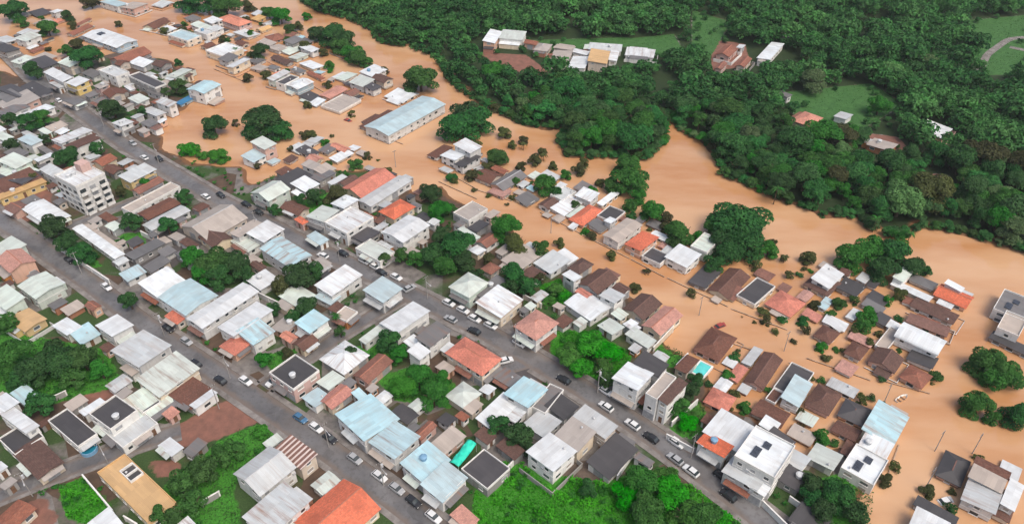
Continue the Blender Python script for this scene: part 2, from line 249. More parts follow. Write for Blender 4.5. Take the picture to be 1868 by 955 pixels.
-60.21|189.26|0.93|6.13|5.1|0.6|2.82|Cs1w||shed|shed|small weathered beige roofed shed lower right of the double white roof
-78.82|188.08|0.84|2.6|5.64|0.6|3.08|Ng1c||shed|shed|second nearest small brown tiled roofed shed below the double white roof
-26.46|154.0|0.85|4.06|6.3|0.6|2.6|Ws1w||shed|shed|small white metal roofed shed left of the big orange hipped roof
-44.91|134.47|0.91|7.48|5.09|0.6|2.61|Tg1c||house|house|small terracotta tiled roofed house lower right of the dark parapet roof
-35.4|125.82|0.79|10.82|11.96|0.6|4.99|Bs2w||shop_building|building|pale blue metal roofed two storey building upper right of the striped terracotta roof
-27.91|118.68|0.89|8.71|9.07|0.6|5.14|Bs2w||house|house|second nearest pale blue metal roofed two storey house left of the teal tarpaulin
-49.89|134.12|0.91|5.25|5.29|0.6|2.83|Bs1w||shed|shed|small pale blue metal roofed shed below the dark parapet roof
-50.59|115.22|0.92|5.23|9.62|0.6|4.89|Rs2c|stripe|house|house|terracotta striped roof over cream walls beside the lower street
-56.32|109.67|0.9|10.2|9.88|0.6|5.12|Lv2w||house|house|light grey metal roofed two storey house lower left of the striped terracotta roof
-51.25|99.68|0.93|11.51|9.38|0.6|5.08|Ls2w||house|house|light grey metal roofed two storey house below the striped terracotta roof
-42.61|108.22|0.87|5.38|4.35|0.6|2.59|Ml1w||shed|shed|small greenish white metal roofed shed below the striped terracotta roof
-38.29|99.46|0.88|14.48|12.49|0.6|3.03|Tv1c||hall|building|terracotta tiled roofed hall below the striped terracotta roof
-57.54|120.13|0.86|4.17|2.6|0.6|2.66|Ms1g||shed|shed|small greenish white metal roofed shed upper left of the striped terracotta roof
-39.0|135.09|0.81|2.62|3.93|0.6|2.72|Bs1w||shed|shed|small pale blue metal roofed shed right of the dark parapet roof
-19.96|112.29|0.85|8.85|7.94|0.6|5.11|Bs2w||house|house|nearest pale blue metal roofed two storey house left of the teal tarpaulin
-15.3|107.04|0.9|8.59|6.93|0.6|4.88|Bs2w||house|house|pale blue metal roofed two storey house below the teal tarpaulin
-15.25|120.29|0.86|7.44|4.86|0.6|2.99|Cs1p||house|house|small weathered beige roofed house upper left of the teal tarpaulin
-12.44|135.08|0.86|6.86|6.63|0.6|2.64|Mh1c||house|house|greenish white metal hipped roofed house below the big orange hipped roof
-3.52|129.44|0.9|11.25|5.36|0.6|3.03|Ws1p||house|house|white metal roofed house above the teal tarpaulin
1.69|129.58|0.92|7.51|3.53|0.6|2.65|Ws1w||shed|shed|small white metal roofed shed upper right of the teal tarpaulin
3.53|134.23|0.92|8.75|7.81|0.6|4.73|Bs2w||house|house|pale blue metal roofed two storey house lower right of the big orange hipped roof
7.48|125.69|0.87|7.5|6.77|0.6|2.82|Ls1w||house|house|light grey metal roofed house upper right of the teal tarpaulin
12.53|131.22|0.84|6.02|6.68|0.6|2.74|Ks1w||house|house|small charcoal roofed house below the bright bush lot
9.03|133.47|1.0|9.3|4.06|0.6|2.85|Gf1w||house|house|small grey flat roofed house below the bright bush lot
9.23|115.07|0.83|8.78|8.5|0.6|5.15|Ws2w||house|house|white metal roofed two storey house above the bright green field
15.04|120.33|0.84|7.29|7.44|0.6|5.04|Cs2c||house|house|weathered beige roofed two storey house above the bright green field
20.23|124.6|0.82|5.06|10.33|0.6|4.65|Ls2c||house|house|light grey metal roofed two storey house below the white three storey block
23.78|115.82|0.84|11.79|6.85|0.6|2.72|Ks1w||house|house|charcoal roofed house upper right of the bright green field
-6.11|111.74|0.84|7.62|8.28|0.6|2.85|Kf1g||house|house|charcoal flat roofed house lower right of the teal tarpaulin
-0.38|117.93|0.81|3.79|6.33|0.6|2.82|Ns1g||shed|shed|small brown tiled roofed shed right of the teal tarpaulin
-10.38|99.02|0.84|3.79|5.53|0.6|2.94|Ss1p||shed|shed|small salmon pink tiled roofed shed left of the bright green field
-21.2|123.24|0.93|6.0|2.81|0.6|2.82|Rg1p||shed|shed|small reddish brown tiled roofed shed upper left of the teal tarpaulin
-9.75|131.2|0.9|4.49|3.08|0.6|2.59|Cs1c||shed|shed|small weathered beige roofed shed above the teal tarpaulin
-16.93|259.9|0.87|6.96|8.88|-1.3|7.48|Ws3w||townhouse|house|white metal roofed three storey townhouse in the flood lower right of the long warehouse
-22.64|256.86|0.88|5.97|7.99|-1.3|5.12|Ws2w||house|house|white metal roofed two storey house in the flood lower right of the long warehouse
-16.77|253.33|0.87|10.54|4.62|-1.3|4.85|Ks2w||house|house|charcoal roofed two storey house in the flood lower right of the long warehouse
-27.94|263.62|0.95|10.4|5.15|-1.3|2.97|Ns1w||house|house|brown tiled roofed house in the flood lower right of the long warehouse
-8.82|244.62|0.93|7.82|8.01|-1.3|3.09|Ng1c||house|house|brown tiled roofed house in the flood right of the long red roof
-4.52|249.6|0.84|3.43|6.85|-1.3|2.89|Rg1c||shed|shed|small reddish brown tiled roofed shed in the flood lower right of the long warehouse
-1.2|242.03|0.85|13.69|6.96|-1.3|2.92|Gv1p||house|house|grey metal roofed house in the flood lower left of the wooded river island
14.13|245.26|0.89|5.32|6.74|-1.3|2.89|Ls1c||house|house|small light grey metal roofed house in the flood lower left of the wooded river island
5.43|230.05|0.78|6.83|6.27|-1.3|2.72|Gs1c||house|house|second nearest small grey metal house in flood left of the white edged red roof
12.88|226.3|0.84|6.44|5.23|-1.3|3.05|Ng1w||shed|shed|small brown tiled roofed shed in the flood upper left of the white edged red roof
19.25|225.73|0.87|11.48|6.32|-1.3|2.81|Ws1w||house|house|white metal roofed house in the flood upper left of the white edged red roof
18.32|232.61|0.83|7.76|5.68|-1.3|3.05|Lf1w||house|house|small light grey flat house in flood upper left of the white edged red roof
26.55|229.6|0.9|5.88|6.97|-1.3|4.82|Ws2w||house|house|second nearest white metal house in flood upper left of the white edged red roof
26.54|236.75|0.95|6.46|6.53|-1.3|3.03|Gs1w||house|house|small grey metal roofed house in the flood below the wooded river island
34.21|229.96|0.88|10.92|2.6|-1.3|2.98|Ws1c||shed|shed|small white metal roofed shed in the flood above the white edged red roof
25.51|219.37|0.87|12.28|6.36|-1.3|2.89|Th1p||house|house|terracotta hipped roofed house in the flood upper left of the white edged red roof
34.2|219.94|0.9|7.92|6.34|-1.3|2.79|Kf1p||house|house|charcoal flat roofed house in the flood upper left of the white edged red roof
33.15|213.62|0.79|3.42|3.06|-1.3|4.73|Ws2w||house|house|nearest white metal two storey house in flood upper left of the white edged red roof
29.36|213.18|0.77|5.1|5.89|-1.3|2.97|Gs1w||shed|shed|nearest small grey metal roofed shed in the flood left of the white edged red roof
36.61|207.6|0.83|13.83|6.56|-1.3|4.85|Cl2w||house|house|weathered beige two storey house in flood upper left of the white edged red roof
-14.21|218.7|0.85|9.39|7.29|0.6|2.91|Cf1w||house|house|weathered beige flat roofed house right of the long red roof
-11.24|210.54|0.89|6.49|4.6|0.6|2.62|Ks1g||shed|shed|small charcoal roofed shed lower right of the long red roof
-7.78|202.41|0.87|6.92|5.07|0.6|2.6|Rg1w||house|house|small reddish brown tiled roofed house above the salmon hipped house
-14.16|206.41|0.79|2.6|8.8|0.6|2.63|Ms1w||shed|shed|small greenish white metal roofed shed lower right of the long red roof
-26.25|212.53|0.9|3.04|3.34|0.6|2.99|Ws1w||shed|shed|small white metal roofed shed lower right of the long red roof
3.04|193.08|0.85|11.48|7.69|0.6|2.65|Cs1c||house|house|weathered beige roofed house above the salmon hipped house
-6.82|217.06|0.88|5.32|3.35|0.6|3.05|Cs1p||shed|shed|small weathered beige roofed shed right of the long red roof
-4.38|234.85|0.88|5.52|7.47|-1.3|2.75|Ss1p||house|house|small salmon pink tiled roofed house in the flood right of the long red roof
12.54|190.66|0.75|8.94|7.93|0.6|2.87|Ls1w||house|house|light grey metal roofed house above the salmon hipped house
17.08|193.54|0.77|5.32|6.28|0.6|2.74|Ws1w||shed|shed|small white metal roofed shed left of the white edged red roof
21.35|188.36|0.81|7.2|5.04|0.6|2.89|Nh1c||house|house|small brown hipped roofed house lower left of the white edged red roof
26.19|181.18|0.83|10.46|7.56|0.6|2.6|Ng1w||house|house|brown tiled roofed house below the white edged red roof
18.11|181.12|0.71|3.57|5.36|0.6|4.87|Ws2w||house|house|small white metal roofed two storey house above the salmon hipped house
21.32|175.02|0.78|2.91|4.66|0.6|3.06|Tg1p||shed|shed|small terracotta tiled roofed shed upper right of the salmon hipped house
29.32|172.02|0.79|5.23|6.0|0.6|4.75|Ls2w||house|house|small light grey metal roofed two storey house upper right of the salmon hipped house
32.9|177.41|0.74|3.8|4.56|0.6|2.91|Ng1w||shed|shed|small brown tiled roofed shed below the white edged red roof
22.08|169.97|0.73|8.95|10.87|0.6|2.73|Wl1w||house|house|white metal roofed house upper right of the salmon hipped house
28.0|160.9|0.7|5.19|5.92|0.6|2.72|Ms1w||shed|shed|small greenish white metal roofed shed above the bright bush lot
-12.85|177.0|0.9|9.13|8.35|0.6|4.66|Mh2m||house|house|greenish white metal hipped roofed two storey house upper left of the salmon hipped house
-3.65|169.64|0.9|10.5|9.66|0.6|4.66|Ws2c||house|house|white metal roofed two storey house upper left of the salmon hipped house
-5.7|177.37|0.93|11.35|5.9|0.6|3.07|Gs1g||house|house|grey metal roofed house upper left of the salmon hipped house
6.75|158.96|0.82|9.85|8.63|0.6|5.11|Sh2w||house|house|salmon pink hipped roof house with white walls on the main street
-10.27|146.63|0.88|8.21|13.46|0.6|5.09|Th2c||house|house|big orange hipped roof house with cream walls on the main street
-21.62|155.18|0.89|8.81|5.7|0.6|5.09|Gs2w||house|house|grey metal roofed two storey house upper left of the big orange hipped roof
-24.93|148.39|0.9|4.42|4.78|0.6|5.17|Ws2w||house|house|small white metal roofed two storey house left of the big orange hipped roof
-6.62|187.56|0.87|4.84|4.51|0.6|2.64|Rh1c||shed|shed|small reddish brown hipped roofed shed above the salmon hipped house
33.87|160.94|0.71|3.11|4.48|0.6|2.87|Ws1w||shed|shed|nearest small white metal roofed shed upper right of the bright bush lot
30.71|136.94|0.88|7.79|7.81|0.6|7.62|Ws3w||townhouse|house|white metal roofed three storey townhouse lower right of the bright bush lot
35.97|141.23|0.9|5.82|7.56|0.6|7.67|Ks3w||townhouse|house|small charcoal roofed three storey townhouse above the white three storey block
40.01|131.53|0.85|9.75|2.9|0.6|7.87|Ns3w||townhouse|house|small brown tiled roofed three storey townhouse right of the white three storey block
37.24|133.17|0.89|9.56|3.17|0.6|7.77|Cf3w||townhouse|house|small weathered beige flat roofed three storey townhouse right of the white three storey block
42.83|162.95|0.83|11.66|6.45|0.6|3.08|Sg1c||house|house|salmon pink tiled roofed house upper left of the dark brown lone roof
38.05|169.53|0.84|9.85|7.51|0.6|2.61|Ng1c||house|house|brown tiled roofed house upper right of the bright bush lot
35.76|156.16|0.77|4.07|8.17|0.6|2.91|Ms1w||shed|shed|small greenish white metal roofed shed right of the bright bush lot
33.88|161.76|0.8|3.07|2.89|0.6|2.92|Ws1w||shed|shed|second nearest small white metal roofed shed upper right of the bright bush lot
56.58|155.49|0.92|11.86|7.96|-1.3|2.96|Nh1p||house|house|brown hipped roofed house in the flood above the turquoise pool
46.69|145.86|0.85|6.82|3.89|0.6|2.89|Ns1c||shed|shed|small brown tiled roofed shed left of the turquoise pool
53.42|134.74|0.95|6.32|6.62|-1.3|3.01|Th1p||house|house|small terracotta hipped roofed house in the flood below the turquoise pool
65.87|150.96|0.89|8.14|2.77|-1.3|2.72|Ls1c||shed|shed|small light grey metal roofed shed in the flood above the long brown tiled house
67.38|145.21|0.93|13.89|5.46|-1.3|3.06|Ng1p||house|house|long brown tiled roofed house in the flood lower right of the dark brown lone roof
74.5|141.68|0.89|11.71|6.2|-1.3|2.77|Kf1w|tank|house|house|charcoal flat roofed house in the flood right of the long brown tiled house
73.22|136.15|0.93|10.16|4.99|-1.3|4.98|Bs2w||house|house|pale blue metal two storey house in flood lower right of the long brown tiled house
80.05|134.88|0.88|9.33|6.44|-1.3|3.04|Nh1p||house|house|brown hipped roofed house in the flood lower right of the long brown tiled house
65.26|130.22|0.89|6.15|8.15|-1.3|2.94|Nl1c||house|house|brown tiled roofed house in the flood above the solar panelled white roof
67.82|136.16|0.86|4.78|2.6|-1.3|2.72|Nf1p||shed|shed|small brown flat roofed shed in the flood below the long brown tiled house
89.0|159.6|0.79|6.38|5.21|-1.3|2.68|Nh1c||shed|shed|small brown hipped roofed shed in the flood lower right of the bright red roof
92.89|164.07|0.63|3.59|5.73|-1.3|2.73|Ws1w||shed|shed|second nearest small white metal shed in flood lower right of the bright red roof
47.91|117.28|0.83|4.65|7.51|0.6|4.99|Ts2w||house|house|small terracotta tiled roofed two storey house left of the solar panelled white roof
52.42|121.3|0.84|9.04|10.12|0.6|5.2|Ws2w||house|house|white metal roofed two storey house left of the solar panelled white roof
57.87|112.79|0.89|11.33|9.59|0.6|7.84|Wf3w|solar|townhouse|house|white three storey house with black solar panels on its roof
53.09|109.19|0.85|5.82|8.92|0.6|4.87|Ls2w||house|house|light grey metal roofed two storey house below the solar panelled white roof
55.6|105.77|0.87|4.13|4.2|0.6|4.87|Ws2w||house|house|small white metal roofed two storey house below the solar panelled white roof
63.25|125.0|0.87|4.15|4.1|-1.3|5.1|Ws2w||house|house|small white metal roofed two storey house in the flood above the solar panelled white roof
65.26|121.22|0.74|2.6|6.27|-1.3|4.81|Ks2w||house|house|small charcoal roofed two storey house in the flood right of the solar panelled white roof
67.14|114.52|0.79|4.99|4.39|0.6|2.78|Ls1w||shed|shed|small light grey metal roofed shed lower right of the solar panelled white roof
73.87|115.67|0.85|5.89|6.51|0.6|2.56|Ms1w||house|house|small greenish white metal roofed house right of the solar panelled white roof
64.58|109.75|0.89|6.05|5.29|0.6|2.65|Ks1g||shed|shed|nearest small charcoal roofed shed below the solar panelled white roof
64.84|98.32|0.79|6.31|6.99|0.6|2.85|Ks1g||house|house|second nearest small charcoal roofed house below the solar panelled white roof
96.4|183.1|0.79|10.1|6.22|-1.3|5.03|Ws2w||house|house|white metal roofed two storey house in the flood upper right of the bright red roof
94.9|181.94|0.78|9.06|8.21|-1.3|2.89|Nh1c||house|house|brown hipped roofed house in the flood upper right of the bright red roof
103.29|180.73|0.79|8.0|6.71|-1.3|2.75|Ks1g||house|house|charcoal roofed house in the flood right of the bright red roof
104.09|187.73|0.78|3.61|3.24|-1.3|3.07|Ng1c||shed|shed|small brown tiled roofed shed in the flood upper right of the bright red roof
109.38|175.16|0.77|5.08|5.65|-1.3|2.89|Ks1g||shed|shed|small charcoal roofed shed in the flood left of the pink house at the quay
120.54|184.81|0.76|8.98|3.44|-1.3|4.74|Ms2w||house|house|greenish white metal house in flood upper left of the pink house at the quay
126.42|183.26|0.79|4.64|7.54|-1.3|2.59|Gl1w||house|house|small grey metal house in flood upper left of the pink house at the quay
120.7|178.53|0.79|3.7|11.77|-1.3|3.09|Ws1c||house|house|small white metal roofed house in the flood left of the pink house at the quay
132.91|178.34|0.75|2.85|5.19|-1.3|5.19|Ws2w||house|house|small white metal two storey house in flood above the pink house at the quay
132.28|175.96|0.81|7.34|9.5|-1.3|3.06|Tg1p||house|house|terracotta tiled roofed house in the flood left of the solar carport
123.84|169.66|0.83|5.73|12.38|-1.3|2.88|Nl1w||house|house|brown tiled roofed house in the flood lower left of the pink house at the quay
119.45|163.68|0.93|4.96|11.19|-1.3|2.72|Rl1p||house|house|reddish brown tiled roofed house in the flood above the white vaulted roof
113.14|155.52|0.83|7.48|11.81|-1.3|4.7|Wb2w||hall|building|white vaulted metal roof on the hall in the flooded block
105.64|157.66|0.81|10.49|3.16|-1.3|2.69|Cf1c||shed|shed|small weathered beige flat roofed shed in the flood left of the white vaulted roof
109.47|163.34|0.84|4.09|3.24|-1.3|2.67|Ws1w||shed|shed|small white metal roofed shed in the flood upper left of the white vaulted roof
101.58|149.05|0.85|7.56|7.37|-1.3|3.06|Ng1p||house|house|brown tiled roofed house in the flood lower left of the white vaulted roof
111.76|149.62|0.86|5.39|6.9|-1.3|3.04|Ks1w||house|house|small charcoal roofed house in the flood below the white vaulted roof
107.25|142.97|0.75|6.84|6.16|-1.3|2.98|Rh1p||house|house|small reddish brown hipped roofed house in the flood below the white vaulted roof
99.73|168.35|0.8|5.64|2.6|-1.3|2.63|Ws1w||shed|shed|small white metal roofed shed in the flood right of the bright red roof
93.2|164.55|0.93|4.31|6.63|-1.3|2.68|Ws1w||shed|shed|nearest small white metal roofed shed in the flood lower right of the bright red roof
93.11|173.07|0.83|5.98|2.6|-1.3|2.71|Bs1w||shed|shed|small pale blue metal roofed shed in the flood right of the bright red roof
94.86|152.66|0.82|6.36|4.71|-1.3|3.07|Nh1c||shed|shed|small brown hipped roofed shed in the flood left of the white vaulted roof
146.56|169.43|0.85|11.75|8.76|-1.3|4.74|Gf2w|solar|house|house|grey flat two storey house in flood right of the pink house at the quay
141.42|161.29|0.85|9.6|5.51|-1.3|5.08|Cf2w||house|house|weathered beige flat roofed two storey house in the flood below the solar carport
139.32|155.39|0.76|3.78|11.39|-1.3|2.92|Ks1g||house|house|small charcoal roofed house in the flood below the solar carport
106.77|171.61|0.81|4.12|6.06|-1.3|2.85|Gs1w||shed|shed|small grey metal roofed shed in the flood upper left of the white vaulted roof
107.03|165.87|0.82|5.17|3.53|-1.3|3.08|Ks1g||shed|shed|small charcoal roofed shed in the flood upper left of the white vaulted roof
86.68|130.73|0.93|7.22|6.69|-1.3|2.69|Kh1p||house|house|charcoal hipped roofed house in the flood left of the crossroads pale blue roof
82.46|124.81|0.83|4.5|6.23|-1.3|2.84|Ns1p||shed|shed|small brown tiled roofed shed in the flood left of the crossroads pale blue roof
91.99|125.6|0.88|12.41|7.87|-1.3|4.74|Bs2c||house|house|pale blue metal roofed house beside the flooded crossroads
87.11|118.86|0.88|5.75|6.74|-1.3|4.7|Ws2c||house|house|small white metal roofed two storey house in the flood below the crossroads pale blue roof
82.18|113.03|0.85|9.21|7.54|-1.3|4.67|Wf2w|solar|house|house|white flat roofed two storey house in the flood below the crossroads pale blue roof
81.29|119.39|0.9|5.22|2.6|-1.3|2.72|Ns1p||shed|shed|small brown tiled roofed shed in the flood lower left of the crossroads pale blue roof
103.9|113.69|0.89|9.33|5.73|-1.3|2.62|Kh1p||house|house|isolated charcoal hipped house surrounded by muddy water
111.67|112.3|0.87|2.74|7.6|-1.3|4.68|Nl2w||house|house|small brown tiled two storey house in flood right of the isolated black hipped house
108.74|108.95|0.85|5.46|7.22|-1.3|5.2|Cs2w||house|house|small weathered beige two storey house in flood right of the isolated black hipped house
105.24|104.28|0.9|6.88|7.04|-1.3|4.81|Ls2w||house|house|light grey metal roofed two storey house in the flood below the isolated black hipped house
112.24|104.63|0.86|9.02|3.09|-1.3|5.14|Ws2w||house|house|small white metal two storey house in flood lower right of the isolated black hipped house
109.3|101.48|0.87|4.37|3.68|-1.3|2.94|Nl1c||shed|shed|small brown tiled roofed shed in the flood lower right of the isolated black hipped house
94.55|101.85|0.84|3.72|8.94|-1.3|2.95|Ks1w||shed|shed|small charcoal roofed shed in the flood below the isolated black hipped house
90.54|97.2|0.91|5.67|7.08|-1.3|5.01|Ws2w||house|house|small white metal roofed two storey house in the flood below the isolated black hipped house
-126.33|130.31|0.98|3.97|6.83|0.6|5.17|Ws2w||house|house|small white metal roofed two storey house lower left of the lower left thicket
-120.46|125.03|1.0|3.35|12.86|0.6|5.13|Ws2w||house|house|small white metal roofed two storey house below the lower left thicket
-124.48|134.87|0.98|4.16|6.77|0.6|2.95|Bs1w||shed|shed|small pale blue metal roofed shed below the lower left thicket
-118.3|120.81|0.93|6.83|7.98|0.6|2.86|Kf1w||house|house|charcoal flat roofed house below the lower left thicket
-111.34|114.9|0.92|6.24|12.1|0.6|2.93|Nl1c||house|house|brown tiled roofed house left of the tan flat roof
-107.37|123.96|0.94|4.87|13.53|0.6|2.95|Kf1w||house|house|long charcoal flat roofed house below the lower left thicket
-105.6|130.86|0.94|5.8|2.95|0.6|2.85|Ws1w||shed|shed|small white metal roofed shed below the lower left thicket
-98.04|127.02|0.98|7.24|8.91|0.6|4.93|Kf2w|tank|house|house|charcoal flat roofed two storey house lower right of the lower left thicket
-93.92|124.67|0.93|9.32|10.02|0.6|2.63|Lf1w||house|house|light grey flat roofed house left of the brick courtyard lot
-91.78|132.62|0.91|8.8|10.05|0.6|3.01|Ms1w||house|house|greenish white metal roofed house left of the brick courtyard lot
-92.59|132.2|0.86|4.89|5.71|0.6|2.82|Kf1w||shed|shed|small charcoal flat roofed shed left of the brick courtyard lot
-85.29|129.08|0.95|3.11|3.48|0.6|2.59|Ss1p||shed|shed|small salmon pink tiled roofed shed left of the brick courtyard lot
-81.56|118.5|0.92|3.37|6.06|0.6|2.64|Ws1w||shed|shed|small white metal roofed shed lower left of the brick courtyard lot
-78.36|133.35|0.95|6.82|2.6|0.6|3.03|Ws1w||shed|shed|small white metal roofed shed above the brick courtyard lot
-82.25|135.73|1.02|7.78|8.4|0.6|2.69|Ns1g||house|house|brown tiled roofed house above the brick courtyard lot
-85.02|106.6|0.9|6.75|21.71|0.6|2.77|Yf1c|plant|flat_roofed_hall|building|long tan flat roof with a fenced pit beside the lawn
-88.27|97.36|0.85|5.15|6.72|0.6|2.93|Ws1w||house|house|small white metal roofed house below the tan flat roof
-70.55|97.29|0.9|2.6|2.91|0.6|3.02|Ws1w||shed|shed|small white metal roofed shed lower right of the tan flat roof
-114.97|108.0|1.06|3.06|2.6|0.6|2.73|Cs1g||shed|shed|small weathered beige roofed shed left of the tan flat roof
-119.32|112.35|0.99|2.6|3.28|0.6|2.76|Ws1w||shed|shed|small white metal roofed shed left of the tan flat roof
-75.57|118.18|1.08|4.97|3.25|0.6|2.78|Gs1g||shed|shed|small grey metal roofed shed below the brick courtyard lot
-109.38|99.31|1.16|7.38|5.82|0.6|2.57|Rl1c||house|house|small reddish brown tiled roofed house left of the tan flat roof
-9.69|372.14|1.34|16.13|6.41|0.6|5.13|Ws2p||house|house|long white metal roofed two storey house upper right of the round tree in the river
0.35|375.11|1.34|10.0|12.41|0.6|4.66|Ms2w||shop_building|building|greenish white metal roofed two storey building left of the riverside sheds
9.74|369.11|1.17|5.13|6.73|0.6|3.08|Rg1p||house|house|small reddish brown tiled roofed house left of the riverside sheds
15.25|364.07|1.24|9.62|7.31|0.6|2.63|Ch1c||house|house|weathered beige hipped roofed house left of the riverside sheds
25.83|364.05|1.21|6.51|9.89|0.6|2.64|Cs1c||house|house|nearest weathered beige roofed house left of the riverside sheds
23.11|350.81|1.33|16.87|9.55|0.6|3.02|Cs1c||house|house|second nearest weathered beige roofed house left of the riverside sheds
33.46|357.4|1.21|4.84|7.82|0.6|3.0|Ws1w||house|house|small white metal roofed house left of the riverside sheds
31.67|345.63|1.32|14.45|8.42|0.6|2.68|Ws1w||house|house|white metal roofed house lower left of the riverside sheds
45.96|363.79|1.39|7.58|16.25|0.6|2.85|Ls1w||house|house|light grey metal roofed house upper right of the riverside sheds
41.22|347.62|1.37|15.34|9.34|0.6|4.91|Ys2c||house|house|tan roofed two storey house above the wooded river island
49.07|353.2|1.35|12.76|4.2|0.6|2.95|Ws1w||house|house|long white metal roofed house right of the riverside sheds
61.04|357.39|1.35|9.88|8.74|0.6|2.65|Ws1w||house|house|nearest white metal roofed house right of the riverside sheds
62.13|356.61|1.33|8.74|13.95|0.6|3.0|Ws1w||house|house|second nearest white metal roofed house right of the riverside sheds
104.32|357.54|0.99|12.47|6.96|0.6|3.1|Rg1p||house|house|reddish brown tiled roofed house above the red farmhouses
109.69|344.98|1.03|12.02|4.22|0.6|2.94|Rg1c||house|house|long reddish brown tiled roofed house right of the red farmhouses
97.85|340.54|1.03|9.16|3.39|0.6|3.06|Rg1p||shed|shed|small reddish brown tiled roofed shed below the red farmhouses
125.92|358.6|1.01|23.61|6.48|0.6|3.07|Ws1w||house|house|long white metal roofed house right of the red farmhouses
112.93|364.93|1.0|4.94|3.18|0.6|2.76|Ws1w||shed|shed|small white metal roofed shed above the red farmhouses
118.97|310.61|0.67|3.44|6.19|0.6|3.02|Gs1w||shed|shed|small grey metal roofed shed lower right of the red farmhouses
121.79|286.88|0.77|11.42|8.47|0.6|3.01|Sh1c||house|house|salmon pink hipped roofed house lower right of the red farmhouses
170.99|278.37|0.84|11.54|10.23|0.6|2.87|Ws1p||house|house|white metal roofed house right of the red farmhouses
138.24|290.9|0.77|6.4|5.56|0.6|2.61|Ls1w||house|house|small light grey metal roofed house left of the isolated white farmhouse
144.67|265.7|0.78|7.67|9.41|0.6|2.89|Cs1o||house|house|weathered beige roofed house left of the isolated white farmhouse
152.93|237.78|0.81|8.61|4.23|0.6|3.05|Rg1c||house|house|small reddish brown tiled roofed house below the isolated white farmhouse
42.19|201.74|0.82|10.36|6.62|-1.3|4.82|Ts2p||house|house|terracotta tiled roofed two storey house in the flood left of the big dark riverside tree
54.06|193.48|0.81|8.46|8.44|-1.3|5.01|Ws2w||house|house|white metal roofed two storey house in the flood right of the white edged red roof
45.99|195.66|0.87|5.97|6.72|-1.3|3.04|Kf1w||house|house|small charcoal flat roofed house in the flood below the white edged red roof
60.0|185.95|0.89|11.82|6.0|-1.3|2.88|Ks1g||house|house|charcoal roofed house in the flood below the big dark riverside tree
66.6|182.57|0.87|14.41|7.32|-1.3|2.57|Ng1c||house|house|brown tiled roofed house in the flood left of the bright red roof
73.62|178.28|0.79|11.85|6.2|-1.3|2.9|Kf1c||house|house|charcoal flat roofed house in the flood left of the bright red roof
81.09|172.97|0.76|9.19|8.68|-1.3|2.69|Th1c||house|house|terracotta hipped roofed house in the flood upper right of the dark brown lone roof
62.36|199.82|0.9|9.37|5.69|-1.3|5.12|Mf2m||house|house|greenish white flat two storey house in flood lower left of the big dark riverside tree
41.17|210.99|0.8|3.8|3.51|-1.3|2.91|Ss1p||shed|shed|small salmon pink tiled roofed shed in the flood above the white edged red roof
67.04|178.05|0.82|6.64|3.82|-1.3|2.72|Rs1c||shed|shed|small reddish brown tiled roofed shed in the flood left of the bright red roof
-240.34|370.3|1.09|5.68|3.16|-1.3|2.15|Wl1c|fill|outbuilding|outbuilding|small white metal roofed outbuilding in the flood left of the white and blue market hall
-249.16|391.64|-0.48|4.23|3.52|-1.3|2.13|Ls1w|fill|outbuilding|outbuilding|small light grey metal outbuilding in flood left of the white and blue market hall
-221.03|379.18|1.08|7.36|4.44|-1.3|2.46|Gs1p|fill|outbuilding|outbuilding|nearest small grey metal outbuilding in flood left of the white and blue market hall
-236.29|366.59|1.08|6.84|3.71|-1.3|2.29|Rl1p|fill|outbuilding|outbuilding|small reddish brown tiled outbuilding in flood left of the white and blue market hall
-236.62|374.31|1.1|4.29|3.4|-1.3|2.61|Gl1o|fill|outbuilding|outbuilding|second nearest small grey metal outbuilding in flood left of the white and blue market hall
-236.05|379.31|-0.46|2.72|4.67|-1.3|2.54|Kl1c|fill|outbuilding|outbuilding|small charcoal roofed outbuilding in the flood left of the white and blue market hall
-254.92|385.68|1.08|4.6|3.57|-1.3|2.54|Gl1g|fill|outbuilding|outbuilding|third nearest small grey metal outbuilding in flood left of the white and blue market hall
-150.57|393.11|-0.62|4.55|3.22|-1.3|2.34|Ks1w|fill|outbuilding|outbuilding|nearest small charcoal roofed outbuilding in the flood below the pink roofed corner house
-130.64|355.48|0.96|5.63|3.37|-1.3|2.11|Gs1p|fill|outbuilding|outbuilding|small grey metal roofed outbuilding in the flood below the pink roofed corner house
-82.99|330.9|0.95|2.89|2.91|-1.3|2.67|Cs1o|fill|outbuilding|outbuilding|small weathered beige roofed outbuilding in the flood left of the round tree in the river
-145.09|385.23|-0.62|3.83|3.05|-1.3|2.67|Ll1g|fill|outbuilding|outbuilding|small light grey metal roofed outbuilding in the flood below the pink roofed corner house
-153.79|394.99|0.96|2.61|2.48|-1.3|2.49|Ls1o|fill|outbuilding|outbuilding|nearest small light grey metal outbuilding in flood lower left of the pink roofed corner house
-104.43|376.98|-0.65|7.5|4.33|-1.3|2.64|Gs1p|fill|outbuilding|outbuilding|small grey metal roofed outbuilding in the flood right of the pink roofed corner house
-146.93|369.08|0.97|7.38|4.0|-1.3|2.65|Ks1g|fill|outbuilding|outbuilding|third nearest small charcoal roofed outbuilding in the flood below the pink roofed corner house
-139.75|380.6|0.95|4.44|2.93|-1.3|2.64|Ks1o|fill|outbuilding|outbuilding|second nearest small charcoal roofed outbuilding in the flood below the pink roofed corner house
-188.28|409.11|1.11|3.56|2.64|-1.3|2.2|Rs1p|fill|outbuilding|outbuilding|small reddish brown tiled outbuilding in flood right of the white and blue market hall
-108.22|337.4|-0.62|5.28|5.27|-1.3|2.27|Tl1o|fill|outbuilding|outbuilding|small terracotta tiled roofed outbuilding in the flood below the pink roofed corner house
-109.1|381.13|0.93|6.2|3.73|-1.3|2.66|Bl1c|fill|outbuilding|outbuilding|small pale blue metal roofed outbuilding in the flood right of the pink roofed corner house
